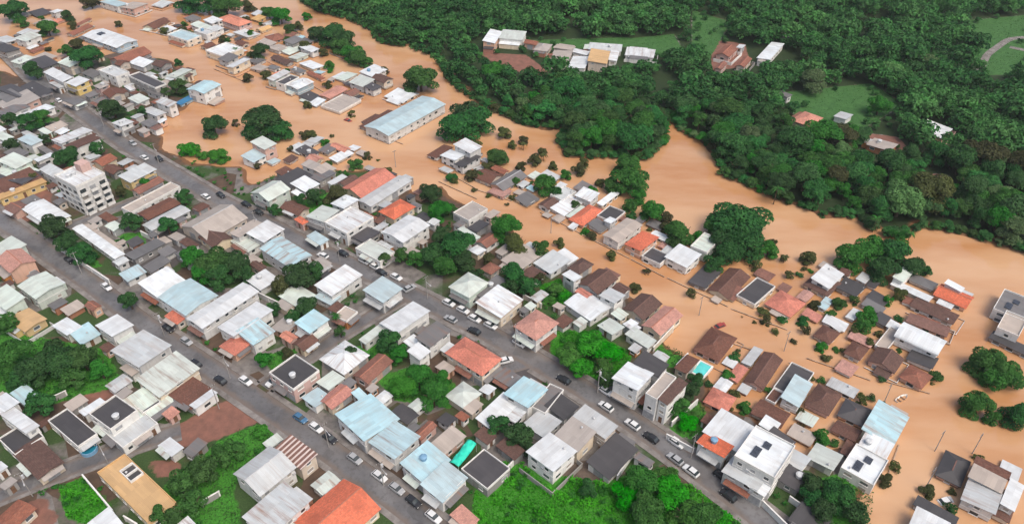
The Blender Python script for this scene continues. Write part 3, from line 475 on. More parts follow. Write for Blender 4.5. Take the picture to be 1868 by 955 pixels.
-171.3|395.91|1.01|5.59|4.11|-1.3|2.33|Ss1o|fill|outbuilding|outbuilding|small salmon pink tiled roofed outbuilding in the flood left of the pink roofed corner house
-129.52|401.7|0.92|5.78|5.09|-1.3|2.69|Ll1w|fill|outbuilding|outbuilding|second nearest small light grey metal outbuilding in flood right of the pink roofed corner house
-154.0|376.42|-0.6|3.51|2.84|-1.3|2.26|Ll1w|fill|outbuilding|outbuilding|second nearest light grey metal outbuilding in flood lower left of the pink roofed corner house
-90.2|338.96|-0.64|5.62|3.13|-1.3|2.6|Bs1p|fill|outbuilding|outbuilding|small pale blue metal outbuilding in flood left of the round tree in the river
-177.14|398.74|-0.53|4.03|3.69|-1.3|2.51|Ks1o|fill|outbuilding|outbuilding|small charcoal roofed outbuilding in the flood left of the pink roofed corner house
-145.65|412.38|0.93|4.17|3.25|-1.3|2.43|Ls1w|fill|outbuilding|outbuilding|nearest small light grey metal outbuilding in flood right of the pink roofed corner house
-67.74|312.99|-0.61|3.4|3.9|-1.3|2.44|Ks1c|fill|outbuilding|outbuilding|small charcoal roofed outbuilding in the flood upper left of the long warehouse
-176.28|412.04|-0.51|3.72|3.82|-1.3|2.26|Ts1c|fill|outbuilding|outbuilding|small terracotta tiled roofed outbuilding in the flood left of the pink roofed corner house
-74.33|327.03|-0.62|4.43|4.21|-1.3|2.37|Ks1p|fill|outbuilding|outbuilding|small charcoal roofed outbuilding in the flood left of the round tree in the river
-149.93|320.24|-0.55|5.06|5.08|0.6|2.28|Ks1p|fill|outbuilding|outbuilding|small charcoal roofed outbuilding above the blue tarpaulin roof
-160.97|339.45|-0.56|2.43|3.21|0.6|2.31|Gs1o|fill|outbuilding|outbuilding|small grey metal roofed outbuilding above the blue tarpaulin roof
-177.39|304.53|-0.6|6.15|5.2|0.6|2.45|Gs1c|fill|outbuilding|outbuilding|small grey metal roofed outbuilding left of the blue tarpaulin roof
-169.26|302.01|0.98|5.18|4.44|0.6|2.23|Cs1o|fill|outbuilding|outbuilding|second nearest small weathered beige roofed outbuilding left of the blue tarpaulin roof
-145.1|320.08|-0.53|2.58|3.04|0.6|2.64|Cs1c|fill|outbuilding|outbuilding|small weathered beige roofed outbuilding above the blue tarpaulin roof
-203.13|330.45|0.95|3.21|4.62|0.6|2.64|Gs1w|fill|outbuilding|outbuilding|nearest small grey metal roofed outbuilding below the white and blue market hall
-156.09|323.22|1.01|3.98|4.8|0.6|2.56|Cs1p|fill|outbuilding|outbuilding|small weathered beige roofed outbuilding upper left of the blue tarpaulin roof
-204.23|350.19|0.99|4.69|5.3|0.6|2.18|Kl1g|fill|outbuilding|outbuilding|nearest small charcoal roofed outbuilding lower left of the white and blue market hall
-161.33|334.52|1.0|4.23|2.24|0.6|2.28|Ll1w|fill|outbuilding|outbuilding|small light grey metal roofed outbuilding above the blue tarpaulin roof
-171.77|349.11|-0.57|2.94|3.25|0.6|2.57|Gs1c|fill|outbuilding|outbuilding|second nearest small grey metal roofed outbuilding lower right of the white and blue market hall
-175.75|332.48|0.98|3.36|3.63|0.6|2.64|Nl1w|fill|outbuilding|outbuilding|small brown tiled roofed outbuilding below the white and blue market hall
-171.87|332.47|0.99|2.42|2.22|0.6|2.59|Ls1g|fill|outbuilding|outbuilding|second nearest small light grey metal roofed outbuilding upper left of the blue tarpaulin roof
-158.7|299.83|-0.57|4.15|3.35|0.6|2.13|Ns1o|fill|outbuilding|outbuilding|nearest small brown tiled roofed outbuilding left of the blue tarpaulin roof
-171.47|321.83|-0.6|2.45|2.89|0.6|2.31|Ls1w|fill|outbuilding|outbuilding|small light grey metal roofed outbuilding left of the blue tarpaulin roof
-209.87|350.61|-0.58|4.23|4.18|0.6|2.68|Ks1o|fill|outbuilding|outbuilding|second nearest small charcoal roofed outbuilding lower left of the white and blue market hall
-175.59|352.14|1.0|4.04|3.14|0.6|2.27|Gl1g|fill|outbuilding|outbuilding|nearest small grey metal roofed outbuilding lower right of the white and blue market hall
-214.12|351.24|1.0|3.24|3.24|0.6|2.52|Ns1o|fill|outbuilding|outbuilding|nearest small brown tiled roofed outbuilding lower left of the white and blue market hall
-163.96|328.46|0.99|3.47|3.85|0.6|2.69|Ws1w|fill|outbuilding|outbuilding|small white metal roofed outbuilding upper left of the blue tarpaulin roof
-144.44|280.28|1.01|4.06|3.66|0.6|2.63|Rl1w|fill|outbuilding|outbuilding|small reddish brown tiled roofed outbuilding lower left of the blue tarpaulin roof
-166.99|332.85|-0.58|4.42|4.25|0.6|2.2|Ll1o|fill|outbuilding|outbuilding|nearest small light grey metal roofed outbuilding upper left of the blue tarpaulin roof
-148.38|331.27|1.02|3.52|2.77|0.6|2.62|Ns1c|fill|outbuilding|outbuilding|second nearest small brown tiled roofed outbuilding above the blue tarpaulin roof
-166.39|313.71|0.98|3.67|3.31|0.6|2.24|Ns1w|fill|outbuilding|outbuilding|second nearest small brown tiled roofed outbuilding left of the blue tarpaulin roof
-153.26|303.99|1.01|3.98|3.13|0.6|2.66|Rl1g|fill|outbuilding|outbuilding|small reddish brown tiled roofed outbuilding left of the blue tarpaulin roof
-212.84|337.5|-0.6|3.92|5.02|0.6|2.61|Nl1w|fill|outbuilding|outbuilding|second nearest small brown tiled roofed outbuilding lower left of the white and blue market hall
-141.05|324.12|-0.53|3.53|3.47|0.6|2.22|Nl1g|fill|outbuilding|outbuilding|nearest small brown tiled roofed outbuilding above the blue tarpaulin roof
-184.39|321.98|0.96|5.71|3.98|0.6|2.3|Cs1p|fill|outbuilding|outbuilding|second nearest small weathered beige roofed outbuilding below the white and blue market hall
-164.58|301.32|-0.58|3.47|4.32|0.6|2.13|Cs1w|fill|outbuilding|outbuilding|nearest small weathered beige roofed outbuilding left of the blue tarpaulin roof
-189.93|337.45|-0.6|6.19|4.54|0.6|2.45|Cl1p|fill|outbuilding|outbuilding|nearest small weathered beige roofed outbuilding below the white and blue market hall
-199.47|353.78|0.99|4.05|4.55|0.6|2.46|Rs1c|fill|outbuilding|outbuilding|nearest small reddish brown tiled roofed outbuilding below the white and blue market hall
-156.32|285.61|-0.57|4.46|3.36|0.6|2.24|Ns1g|fill|outbuilding|outbuilding|small brown tiled roofed outbuilding lower left of the blue tarpaulin roof
-155.31|339.68|1.01|3.65|2.9|0.6|2.1|Ns1p|fill|outbuilding|outbuilding|third nearest small brown tiled roofed outbuilding above the blue tarpaulin roof
-144.73|286.87|1.02|3.64|2.51|0.6|2.26|Ws1p|fill|outbuilding|outbuilding|small white metal roofed outbuilding lower left of the blue tarpaulin roof
-149.08|278.37|-0.57|4.08|3.44|0.6|2.31|Cs1p|fill|outbuilding|outbuilding|small weathered beige roofed outbuilding lower left of the blue tarpaulin roof
-184.13|310.95|0.96|4.73|4.01|0.6|2.65|Gs1g|fill|outbuilding|outbuilding|second nearest small grey metal roofed outbuilding below the white and blue market hall
-192.71|325.68|0.96|3.51|3.93|0.6|2.33|Rs1p|fill|outbuilding|outbuilding|second nearest small reddish brown tiled roofed outbuilding below the white and blue market hall
-181.7|277.88|-0.59|4.76|4.12|0.6|2.27|Ws1o|fill|outbuilding|outbuilding|small white metal roofed outbuilding above the white four storey apartment block
-160.29|256.92|-0.59|4.35|4.62|0.6|2.68|Ls1w|fill|outbuilding|outbuilding|small light grey metal roofed outbuilding above the white four storey apartment block
-111.19|190.05|0.92|6.92|5.33|0.6|2.42|Gs1c|fill|outbuilding|outbuilding|small grey metal roofed outbuilding upper left of the big white twin roofs
-137.38|216.25|-0.62|7.44|3.03|0.6|2.16|Ns1g|fill|outbuilding|outbuilding|small brown tiled roofed outbuilding above the long white narrow roof
-104.73|201.06|-0.65|6.76|3.28|0.6|2.32|Nl1w|fill|outbuilding|outbuilding|small brown tiled roofed outbuilding upper left of the dark grove
-185.61|281.61|0.98|6.92|5.09|0.6|2.55|Cs1w|fill|outbuilding|outbuilding|small weathered beige roofed outbuilding above the white four storey apartment block
-107.84|222.27|0.95|4.98|4.29|0.6|2.34|Ns1p|fill|outbuilding|outbuilding|small brown tiled roofed outbuilding lower right of the yellow walled shop
-142.27|249.13|1.0|4.15|3.25|0.6|2.1|Ll1w|fill|outbuilding|outbuilding|nearest small light grey metal roofed outbuilding above the yellow walled shop
-56.7|184.07|-0.65|4.51|3.37|0.6|2.35|Ks1o|fill|outbuilding|outbuilding|small charcoal roofed outbuilding lower right of the double white roof
-147.14|235.42|0.98|2.57|2.81|0.6|2.22|Cs1w|fill|outbuilding|outbuilding|small weathered beige roofed outbuilding right of the white four storey apartment block
-149.44|239.49|-0.58|3.92|4.88|0.6|2.21|Ks1g|fill|outbuilding|outbuilding|small charcoal roofed outbuilding upper right of the white four storey apartment block
-110.06|204.79|-0.65|5.65|3.38|0.6|2.41|Cs1w|fill|outbuilding|outbuilding|small weathered beige roofed outbuilding upper left of the dark grove
-154.66|242.57|0.99|6.74|5.41|0.6|2.21|Gs1o|fill|apartment_block|building|white four storey apartment block with rows of dark balconies
-128.36|215.63|-0.63|3.45|3.08|0.6|2.17|Rs1g|fill|outbuilding|outbuilding|small reddish brown tiled roofed outbuilding upper right of the long white narrow roof
-176.22|250.57|0.99|3.38|3.49|0.6|2.3|Gs1c|fill|outbuilding|outbuilding|small grey metal roofed outbuilding upper left of the white four storey apartment block
-122.41|201.55|0.92|4.27|4.07|0.6|2.7|Ks1o|fill|outbuilding|outbuilding|small charcoal roofed outbuilding right of the long white narrow roof
-118.28|205.99|0.93|2.48|2.54|0.6|2.26|Gs1p|fill|outbuilding|outbuilding|small grey metal roofed outbuilding right of the long white narrow roof
-163.49|250.47|-0.59|3.49|2.72|0.6|2.41|Ks1w|fill|outbuilding|outbuilding|second nearest small charcoal roofed outbuilding above the white four storey apartment block
-122.91|191.25|-0.65|3.69|3.83|0.6|2.63|Ll1w|fill|outbuilding|outbuilding|small light grey metal roofed outbuilding lower right of the long white narrow roof
-176.8|274.49|0.98|3.43|3.1|0.6|2.69|Gl1w|fill|outbuilding|outbuilding|second nearest small grey metal roofed outbuilding above the white four storey apartment block
-194.46|290.34|-0.59|3.32|3.3|0.6|2.29|Rl1c|fill|outbuilding|outbuilding|second nearest small reddish brown tiled roofed outbuilding above the white four storey apartment block
-110.52|196.89|0.92|4.24|4.41|0.6|2.31|Gs1w|fill|outbuilding|outbuilding|second nearest small grey metal roofed outbuilding left of the dark grove
-157.92|225.28|0.97|3.32|3.94|0.6|2.66|Gl1c|fill|outbuilding|outbuilding|small grey metal roofed outbuilding lower left of the white four storey apartment block
-202.04|279.56|0.99|3.27|3.02|0.6|2.36|Ms1g|fill|outbuilding|outbuilding|second nearest small greenish white metal outbuilding upper left of the white four storey apartment block
-183.15|256.92|1.0|3.37|3.69|0.6|2.16|Ml1c|fill|outbuilding|outbuilding|nearest small greenish white metal roofed outbuilding upper left of the white four storey apartment block
-195.47|256.97|-0.56|2.57|3.29|0.6|2.6|Ns1w|fill|outbuilding|outbuilding|second nearest small brown tiled roofed outbuilding left of the white four storey apartment block
-94.54|193.64|-0.66|4.24|4.36|0.6|2.46|Cs1w|fill|outbuilding|outbuilding|small weathered beige roofed outbuilding above the dark grove
-156.61|233.43|0.98|2.57|4.67|0.6|2.53|Ls1g|fill|outbuilding|outbuilding|nearest small light grey metal roofed outbuilding left of the white four storey apartment block
-51.05|169.01|0.93|4.09|3.58|0.6|2.58|Ns1w|fill|outbuilding|outbuilding|small brown tiled roofed outbuilding above the dark parapet roof
-84.78|174.87|-0.64|2.95|3.34|0.6|2.4|Ns1p|fill|outbuilding|outbuilding|small brown tiled roofed outbuilding right of the big white twin roofs
-107.52|186.07|0.92|4.82|4.15|0.6|2.24|Ll1c|fill|outbuilding|outbuilding|small light grey metal roofed outbuilding upper left of the big white twin roofs
-132.97|210.56|-0.63|5.38|3.82|0.6|2.53|Ml1w|fill|outbuilding|outbuilding|small greenish white metal roofed outbuilding above the long white narrow roof
-165.77|247.66|0.99|4.04|2.45|0.6|2.56|Rl1p|fill|outbuilding|outbuilding|small reddish brown tiled roofed outbuilding upper left of the white four storey apartment block
-157.16|246.39|0.99|4.36|2.45|0.6|2.23|Ks1c|fill|outbuilding|outbuilding|nearest small charcoal roofed outbuilding above the white four storey apartment block
-172.64|258.3|0.99|2.86|4.64|0.6|2.16|Ks1c|fill|outbuilding|outbuilding|third nearest small charcoal roofed outbuilding above the white four storey apartment block
-127.12|201.63|0.92|2.85|2.91|0.6|2.27|Cs1w|fill|outbuilding|outbuilding|small weathered beige roofed outbuilding right of the long white narrow roof
-112.04|214.54|-0.63|2.62|3.43|0.6|2.41|Gl1p|fill|outbuilding|outbuilding|small grey metal roofed outbuilding above the dark grove
-105.15|195.17|-0.66|4.42|2.65|0.6|2.52|Gs1g|fill|outbuilding|outbuilding|nearest small grey metal roofed outbuilding left of the dark grove
-141.12|214.32|-0.62|3.28|3.59|0.6|2.32|Cs1w|fill|outbuilding|outbuilding|second nearest small weathered beige roofed outbuilding above the long white narrow roof
-159.69|230.36|0.98|3.14|4.32|0.6|2.44|Ls1o|fill|outbuilding|outbuilding|second nearest small light grey metal roofed outbuilding left of the white four storey apartment block
-90.33|192.11|-0.66|3.67|2.75|0.6|2.57|Ks1p|fill|outbuilding|outbuilding|small charcoal roofed outbuilding upper right of the dark grove
-166.41|236.52|0.98|3.1|3.07|0.6|2.14|Ns1w|fill|outbuilding|outbuilding|nearest small brown tiled roofed outbuilding left of the white four storey apartment block
-146.41|253.4|1.0|4.82|4.4|0.6|2.28|Ls1o|fill|outbuilding|outbuilding|second nearest small light grey metal roofed outbuilding above the yellow walled shop
-139.76|210.14|-0.63|3.12|2.45|0.6|2.63|Cs1w|fill|outbuilding|outbuilding|nearest small weathered beige roofed outbuilding above the long white narrow roof
-181.0|272.01|0.99|4.48|3.51|0.6|2.17|Rl1w|fill|outbuilding|outbuilding|nearest small reddish brown tiled roofed outbuilding above the white four storey apartment block
39.41|148.18|0.85|5.6|4.05|0.6|2.42|Ll1g|fill|outbuilding|outbuilding|small light grey metal roofed outbuilding upper right of the white three storey block
33.84|152.55|-0.75|2.76|3.07|0.6|2.31|Ls1o|fill|outbuilding|outbuilding|small light grey metal roofed outbuilding right of the bright bush lot
-29.84|216.32|-0.68|4.9|4.02|0.6|2.35|Kl1w|fill|outbuilding|outbuilding|nearest small charcoal roofed outbuilding lower right of the long red roof
42.12|139.22|-0.71|4.2|2.25|0.6|2.59|Cs1c|fill|outbuilding|outbuilding|small weathered beige roofed outbuilding lower left of the turquoise pool
14.71|163.49|-0.77|3.89|4.62|0.6|2.27|Ns1w|fill|outbuilding|outbuilding|small brown tiled roofed outbuilding right of the salmon hipped house
-33.35|223.54|-0.67|3.74|2.47|0.6|2.49|Gs1w|fill|outbuilding|outbuilding|nearest small grey metal roofed outbuilding lower right of the long red roof
19.48|162.95|0.79|3.73|2.79|0.6|2.51|Ms1w|fill|outbuilding|outbuilding|small greenish white metal roofed outbuilding right of the salmon hipped house
-2.62|197.15|-0.73|3.22|5.07|0.6|2.63|Cs1g|fill|outbuilding|outbuilding|small weathered beige roofed outbuilding above the salmon hipped house
-33.97|215.01|0.9|2.5|2.82|0.6|2.4|Rs1w|fill|outbuilding|outbuilding|small reddish brown tiled roofed outbuilding lower right of the long red roof
-43.81|210.22|0.91|4.98|2.99|0.6|2.61|Ls1w|fill|outbuilding|outbuilding|second nearest small light grey metal roofed outbuilding below the long red roof
3.5|168.04|-0.74|2.58|2.21|0.6|2.58|Gs1g|fill|outbuilding|outbuilding|small grey metal roofed outbuilding above the salmon hipped house
-49.13|216.75|-0.65|6.06|3.08|0.6|2.3|Rs1w|fill|outbuilding|outbuilding|small reddish brown tiled roofed outbuilding below the long red roof
5.44|170.02|0.83|2.95|2.53|0.6|2.45|Ms1c|fill|outbuilding|outbuilding|small greenish white metal roofed outbuilding above the salmon hipped house
-17.32|205.38|-0.7|3.51|2.59|0.6|2.31|Cl1w|fill|outbuilding|outbuilding|small weathered beige roofed outbuilding lower right of the long red roof
-32.32|231.85|-0.66|4.17|5.26|0.6|2.59|Rl1p|fill|outbuilding|outbuilding|small reddish brown tiled roofed outbuilding right of the long red roof
6.05|200.37|0.83|2.75|2.93|0.6|2.12|Ll1w|fill|outbuilding|outbuilding|small light grey metal roofed outbuilding left of the white edged red roof
-32.13|196.02|0.9|4.02|4.08|0.6|2.56|Cs1o|fill|outbuilding|outbuilding|second nearest small weathered beige roofed outbuilding below the long red roof
48.68|127.16|-0.7|2.61|3.24|0.6|2.32|Ns1w|fill|outbuilding|outbuilding|small brown tiled roofed outbuilding upper left of the solar panelled white roof
-15.61|201.11|0.87|4.42|4.03|0.6|2.44|Ks1w|fill|outbuilding|outbuilding|second nearest small charcoal roofed outbuilding lower right of the long red roof
-11.11|197.36|-0.71|4.34|4.38|0.6|2.42|Ws1c|fill|outbuilding|outbuilding|small white metal roofed outbuilding above the salmon hipped house
-35.82|229.24|0.91|2.61|2.88|0.6|2.43|Ks1g|fill|outbuilding|outbuilding|small charcoal roofed outbuilding right of the long red roof
-76.33|231.63|-0.63|4.64|2.58|0.6|2.12|Ws1c|fill|outbuilding|outbuilding|small white metal roofed outbuilding left of the long red roof
-44.26|223.94|0.92|3.9|3.44|0.6|2.48|Ls1g|fill|outbuilding|outbuilding|nearest small light grey metal roofed outbuilding below the long red roof
31.08|166.27|-0.78|3.78|3.87|0.6|2.62|Ms1c|fill|outbuilding|outbuilding|small greenish white metal roofed outbuilding above the bright bush lot
8.05|174.13|0.81|5.23|3.24|0.6|2.67|Ll1c|fill|outbuilding|outbuilding|small light grey metal roofed outbuilding above the salmon hipped house
-17.63|211.69|0.87|3.55|3.04|0.6|2.62|Gs1w|fill|outbuilding|outbuilding|second nearest small grey metal roofed outbuilding lower right of the long red roof
6.67|185.06|-0.75|6.13|5.4|0.6|2.54|Nl1w|fill|outbuilding|outbuilding|small brown tiled roofed outbuilding above the salmon hipped house
13.74|170.14|-0.77|3.34|2.41|0.6|2.27|Cs1c|fill|outbuilding|outbuilding|small weathered beige roofed outbuilding upper right of the salmon hipped house
-29.01|201.85|-0.68|2.61|2.61|0.6|2.37|Cs1w|fill|outbuilding|outbuilding|nearest small weathered beige roofed outbuilding below the long red roof
-44.64|214.19|-0.66|2.76|3.77|0.6|2.56|Ns1w|fill|outbuilding|outbuilding|small brown tiled roofed outbuilding below the long red roof
-146.52|184.1|-0.64|3.49|3.23|0.6|2.7|Gs1w|fill|outbuilding|outbuilding|small grey metal roofed outbuilding lower left of the long white narrow roof
-130.5|134.19|-0.6|3.92|2.95|0.6|2.35|Cs1g|fill|outbuilding|outbuilding|small weathered beige roofed outbuilding lower left of the lower left thicket
-128.32|169.57|0.95|5.39|4.43|0.6|2.16|Cs1o|fill|outbuilding|outbuilding|small weathered beige roofed outbuilding above the lower left thicket
-110.61|132.62|0.96|4.63|3.62|0.6|2.5|Cs1g|fill|outbuilding|outbuilding|small weathered beige roofed outbuilding below the lower left thicket
-110.93|152.54|0.95|2.9|3.59|0.6|2.6|Nl1p|fill|outbuilding|outbuilding|small brown tiled roofed outbuilding right of the lower left thicket
-115.7|126.46|0.96|3.12|2.36|0.6|2.22|Ns1g|fill|outbuilding|outbuilding|small brown tiled roofed outbuilding below the lower left thicket
-102.48|139.35|0.96|5.36|4.54|0.6|2.34|Ll1w|fill|outbuilding|outbuilding|small light grey metal roofed outbuilding right of the lower left thicket
-133.13|170.8|0.95|4.41|4.17|0.6|2.67|Gs1o|fill|outbuilding|outbuilding|small grey metal roofed outbuilding above the lower left thicket
-153.13|180.51|0.93|3.0|2.64|0.6|2.21|Ns1w|fill|outbuilding|outbuilding|small brown tiled roofed outbuilding lower left of the long white narrow roof
-100.4|134.71|0.96|5.74|3.11|0.6|2.34|Cs1c|fill|outbuilding|outbuilding|small weathered beige roofed outbuilding lower right of the lower left thicket
-26.78|128.84|-0.69|6.26|4.14|0.6|2.47|Kl1c|fill|outbuilding|outbuilding|small charcoal roofed outbuilding upper left of the teal tarpaulin
-1.16|141.32|-0.69|5.9|5.22|0.6|2.56|Gs1c|fill|outbuilding|outbuilding|small grey metal roofed outbuilding lower right of the big orange hipped roof
-16.19|127.17|-0.69|4.0|3.49|0.6|2.4|Ks1w|fill|outbuilding|outbuilding|small charcoal roofed outbuilding above the teal tarpaulin
-32.87|134.67|0.89|3.71|3.28|0.6|2.21|Wl1w|fill|outbuilding|outbuilding|small white metal roofed outbuilding right of the dark parapet roof
31.07|114.74|-0.72|4.53|2.43|0.6|2.56|Gs1w|fill|outbuilding|outbuilding|small grey metal roofed outbuilding upper right of the bright green field
-42.52|139.51|0.9|3.0|3.09|0.6|2.34|Gs1p|fill|outbuilding|outbuilding|small grey metal roofed outbuilding right of the dark parapet roof
-6.32|137.38|-0.69|3.42|3.23|0.6|2.29|Ws1w|fill|outbuilding|outbuilding|small white metal roofed outbuilding below the big orange hipped roof
-6.47|121.91|-0.7|4.52|3.57|0.6|2.58|Ns1w|fill|outbuilding|outbuilding|small brown tiled roofed outbuilding upper right of the teal tarpaulin
-17.69|144.93|-0.68|4.56|3.56|0.6|2.56|Cs1p|fill|outbuilding|outbuilding|small weathered beige roofed outbuilding lower left of the big orange hipped roof
-36.15|137.46|-0.68|2.43|2.62|0.6|2.58|Cs1o|fill|outbuilding|outbuilding|small weathered beige roofed outbuilding right of the dark parapet roof
-12.41|128.18|0.88|2.52|3.04|0.6|2.4|Rs1w|fill|outbuilding|outbuilding|small reddish brown tiled roofed outbuilding above the teal tarpaulin
-17.37|152.54|-0.68|3.48|3.82|0.6|2.15|Ws1c|fill|outbuilding|outbuilding|small white metal roofed outbuilding upper left of the big orange hipped roof
-23.96|131.86|-0.69|3.42|3.69|0.6|2.33|Ml1w|fill|outbuilding|outbuilding|small greenish white metal roofed outbuilding above the teal tarpaulin
-9.34|153.29|0.88|2.65|4.23|0.6|2.18|Ns1p|fill|outbuilding|outbuilding|small brown tiled roofed outbuilding above the big orange hipped roof
-24.31|124.55|-0.69|2.58|3.25|0.6|2.23|Gs1p|fill|outbuilding|outbuilding|small grey metal roofed outbuilding upper left of the teal tarpaulin
-25.4|159.51|0.9|3.32|3.11|0.6|2.27|Gs1c|fill|outbuilding|outbuilding|small grey metal roofed outbuilding upper left of the big orange hipped roof
49.65|207.14|-0.73|7.11|3.52|-1.3|2.63|Wl1w|fill|outbuilding|outbuilding|small white metal roofed outbuilding in the flood right of the white edged red roof
15.95|218.18|0.84|3.79|3.64|-1.3|2.33|Cl1w|fill|outbuilding|outbuilding|nearest small weathered beige roofed outbuilding in the flood left of the white edged red roof
38.92|217.53|-0.72|3.3|2.89|-1.3|2.28|Rs1o|fill|outbuilding|outbuilding|small reddish brown tiled roofed outbuilding in the flood above the white edged red roof
20.68|213.14|-0.73|2.46|3.09|-1.3|2.68|Ws1c|fill|outbuilding|outbuilding|small white metal roofed outbuilding in the flood left of the white edged red roof
-24.76|250.53|-0.68|5.08|3.44|-1.3|2.46|Ls1c|fill|outbuilding|outbuilding|small light grey metal roofed outbuilding in the flood right of the long red roof
43.86|217.15|0.85|4.37|3.1|-1.3|2.15|Gs1p|fill|outbuilding|outbuilding|second nearest small grey metal roofed outbuilding in the flood above the white edged red roof
4.08|239.94|0.86|4.34|3.19|-1.3|2.64|Ll1w|fill|outbuilding|outbuilding|small light grey metal roofed outbuilding in the flood lower left of the wooded river island
49.41|202.6|0.84|2.97|2.32|-1.3|2.29|Sl1p|fill|outbuilding|outbuilding|small salmon pink tiled roofed outbuilding in the flood right of the white edged red roof
17.8|239.12|0.87|4.0|3.19|-1.3|2.52|Ws1w|fill|outbuilding|outbuilding|small white metal roofed outbuilding in the flood below the wooded river island
2.68|235.23|0.86|3.29|3.72|-1.3|2.12|Cs1w|fill|outbuilding|outbuilding|small weathered beige roofed outbuilding in the flood lower left of the wooded river island
50.48|199.12|0.84|4.67|3.64|-1.3|2.57|Ls1c|fill|outbuilding|outbuilding|small light grey metal outbuilding in flood lower right of the white edged red roof
9.3|239.99|-0.71|3.73|3.13|-1.3|2.37|Ss1c|fill|outbuilding|outbuilding|small salmon pink tiled roofed outbuilding in the flood lower left of the wooded river island
12.24|220.52|0.85|2.69|2.92|-1.3|2.14|Cl1o|fill|outbuilding|outbuilding|second nearest small weathered beige outbuilding in flood left of the white edged red roof
-10.09|257.8|-0.69|3.94|2.78|-1.3|2.36|Ls1w|fill|outbuilding|outbuilding|nearest small light grey metal roofed outbuilding in the flood lower right of the long warehouse
-12.1|252.14|0.88|4.72|3.35|-1.3|2.19|Ls1g|fill|outbuilding|outbuilding|second nearest small light grey metal outbuilding in flood lower right of the long warehouse
8.33|246.53|0.87|4.78|2.99|-1.3|2.56|Ms1w|fill|outbuilding|outbuilding|small greenish white metal roofed outbuilding in the flood lower left of the wooded river island
7.22|237.44|-0.71|3.48|2.97|-1.3|2.37|Bs1c|fill|outbuilding|outbuilding|small pale blue metal roofed outbuilding in the flood lower left of the wooded river island
49.03|214.36|-0.72|5.82|4.22|-1.3|2.31|Gl1p|fill|outbuilding|outbuilding|nearest small grey metal roofed outbuilding in the flood above the white edged red roof
98.3|157.81|-0.75|6.78|3.94|-1.3|2.63|Sl1o|fill|outbuilding|outbuilding|small salmon pink tiled roofed outbuilding in the flood left of the white vaulted roof
78.79|187.32|0.82|4.46|5.5|-1.3|2.31|Rl1w|fill|outbuilding|outbuilding|second nearest small reddish brown tiled roofed outbuilding in the flood above the bright red roof
61.29|175.35|0.84|2.61|2.7|-1.3|2.25|Cs1w|fill|outbuilding|outbuilding|small weathered beige roofed outbuilding in the flood left of the bright red roof
99.72|190.98|-0.78|4.98|3.56|-1.3|2.49|Cl1w|fill|outbuilding|outbuilding|small weathered beige roofed outbuilding in the flood upper right of the bright red roof
83.06|180.58|-0.76|3.26|3.78|-1.3|2.41|Rs1g|fill|outbuilding|outbuilding|nearest small reddish brown tiled roofed outbuilding in the flood above the bright red roof
90.38|146.82|0.85|5.87|4.67|-1.3|2.37|Ss1w|fill|outbuilding|outbuilding|small salmon pink tiled roofed outbuilding in the flood right of the long brown tiled house
110.77|182.52|-0.77|2.98|4.17|-1.3|2.45|Ks1w|fill|outbuilding|outbuilding|small charcoal roofed outbuilding in the flood left of the pink house at the quay
88.06|176.62|-0.77|3.43|5.43|-1.3|2.61|Sl1w|fill|outbuilding|outbuilding|small salmon pink tiled roofed outbuilding in the flood right of the bright red roof
108.85|185.19|0.79|4.92|3.21|-1.3|2.7|Ls1w|fill|outbuilding|outbuilding|small light grey metal roofed outbuilding in the flood right of the bright red roof
87.61|168.05|-0.76|5.02|3.97|-1.3|2.43|Ts1p|fill|outbuilding|outbuilding|small terracotta tiled roofed outbuilding in the flood lower right of the bright red roof
86.66|139.39|-0.7|7.4|4.46|-1.3|2.65|Ls1c|fill|outbuilding|outbuilding|small light grey metal outbuilding in flood upper left of the crossroads pale blue roof
74.31|129.19|-0.69|4.6|4.52|-1.3|2.35|Ms1p|fill|outbuilding|outbuilding|small greenish white metal outbuilding in flood upper right of the solar panelled white roof
55.56|140.32|-0.69|3.63|4.66|-1.3|2.58|Wl1o|fill|outbuilding|outbuilding|small white metal roofed outbuilding in the flood lower right of the turquoise pool
60.89|139.02|-0.69|2.82|3.04|-1.3|2.5|Ls1p|fill|outbuilding|outbuilding|small light grey metal outbuilding in flood lower left of the long brown tiled house
71.48|123.88|-0.7|6.1|4.74|-1.3|2.43|Cl1c|fill|outbuilding|outbuilding|small weathered beige roofed outbuilding in the flood right of the solar panelled white roof
98.03|131.14|0.87|3.25|4.41|-1.3|2.15|Cs1c|fill|outbuilding|outbuilding|small weathered beige roofed outbuilding in the flood upper right of the crossroads pale blue roof
60.46|144.81|0.88|6.75|3.29|-1.3|2.36|Tl1c|fill|outbuilding|outbuilding|small terracotta tiled roofed outbuilding in the flood left of the long brown tiled house
59.39|149.04|-0.69|3.46|3.03|-1.3|2.15|Ws1p|fill|outbuilding|outbuilding|small white metal roofed outbuilding in the flood below the dark brown lone roof
117.2|113.21|-0.7|4.34|5.48|-1.3|2.28|Ws1o|fill|outbuilding|outbuilding|small white metal roofed outbuilding in the flood right of the isolated black hipped house
-58.07|263.05|-0.63|5.31|3.47|-1.3|2.36|Cl1g|fill|outbuilding|outbuilding|second nearest small weathered beige roofed outbuilding in the flood above the long red roof
-91.38|256.71|0.96|4.48|3.63|-1.3|2.58|Bs1w|fill|outbuilding|outbuilding|small pale blue metal roofed outbuilding in the flood below the tall pink tower house
-52.9|250.76|-0.64|5.85|2.84|-1.3|2.64|Cl1c|fill|outbuilding|outbuilding|nearest small weathered beige roofed outbuilding in the flood above the long red roof
-62.53|267.79|-0.62|4.54|3.99|-1.3|2.13|Ws1c|fill|outbuilding|outbuilding|small white metal roofed outbuilding in the flood above the long red roof
"""
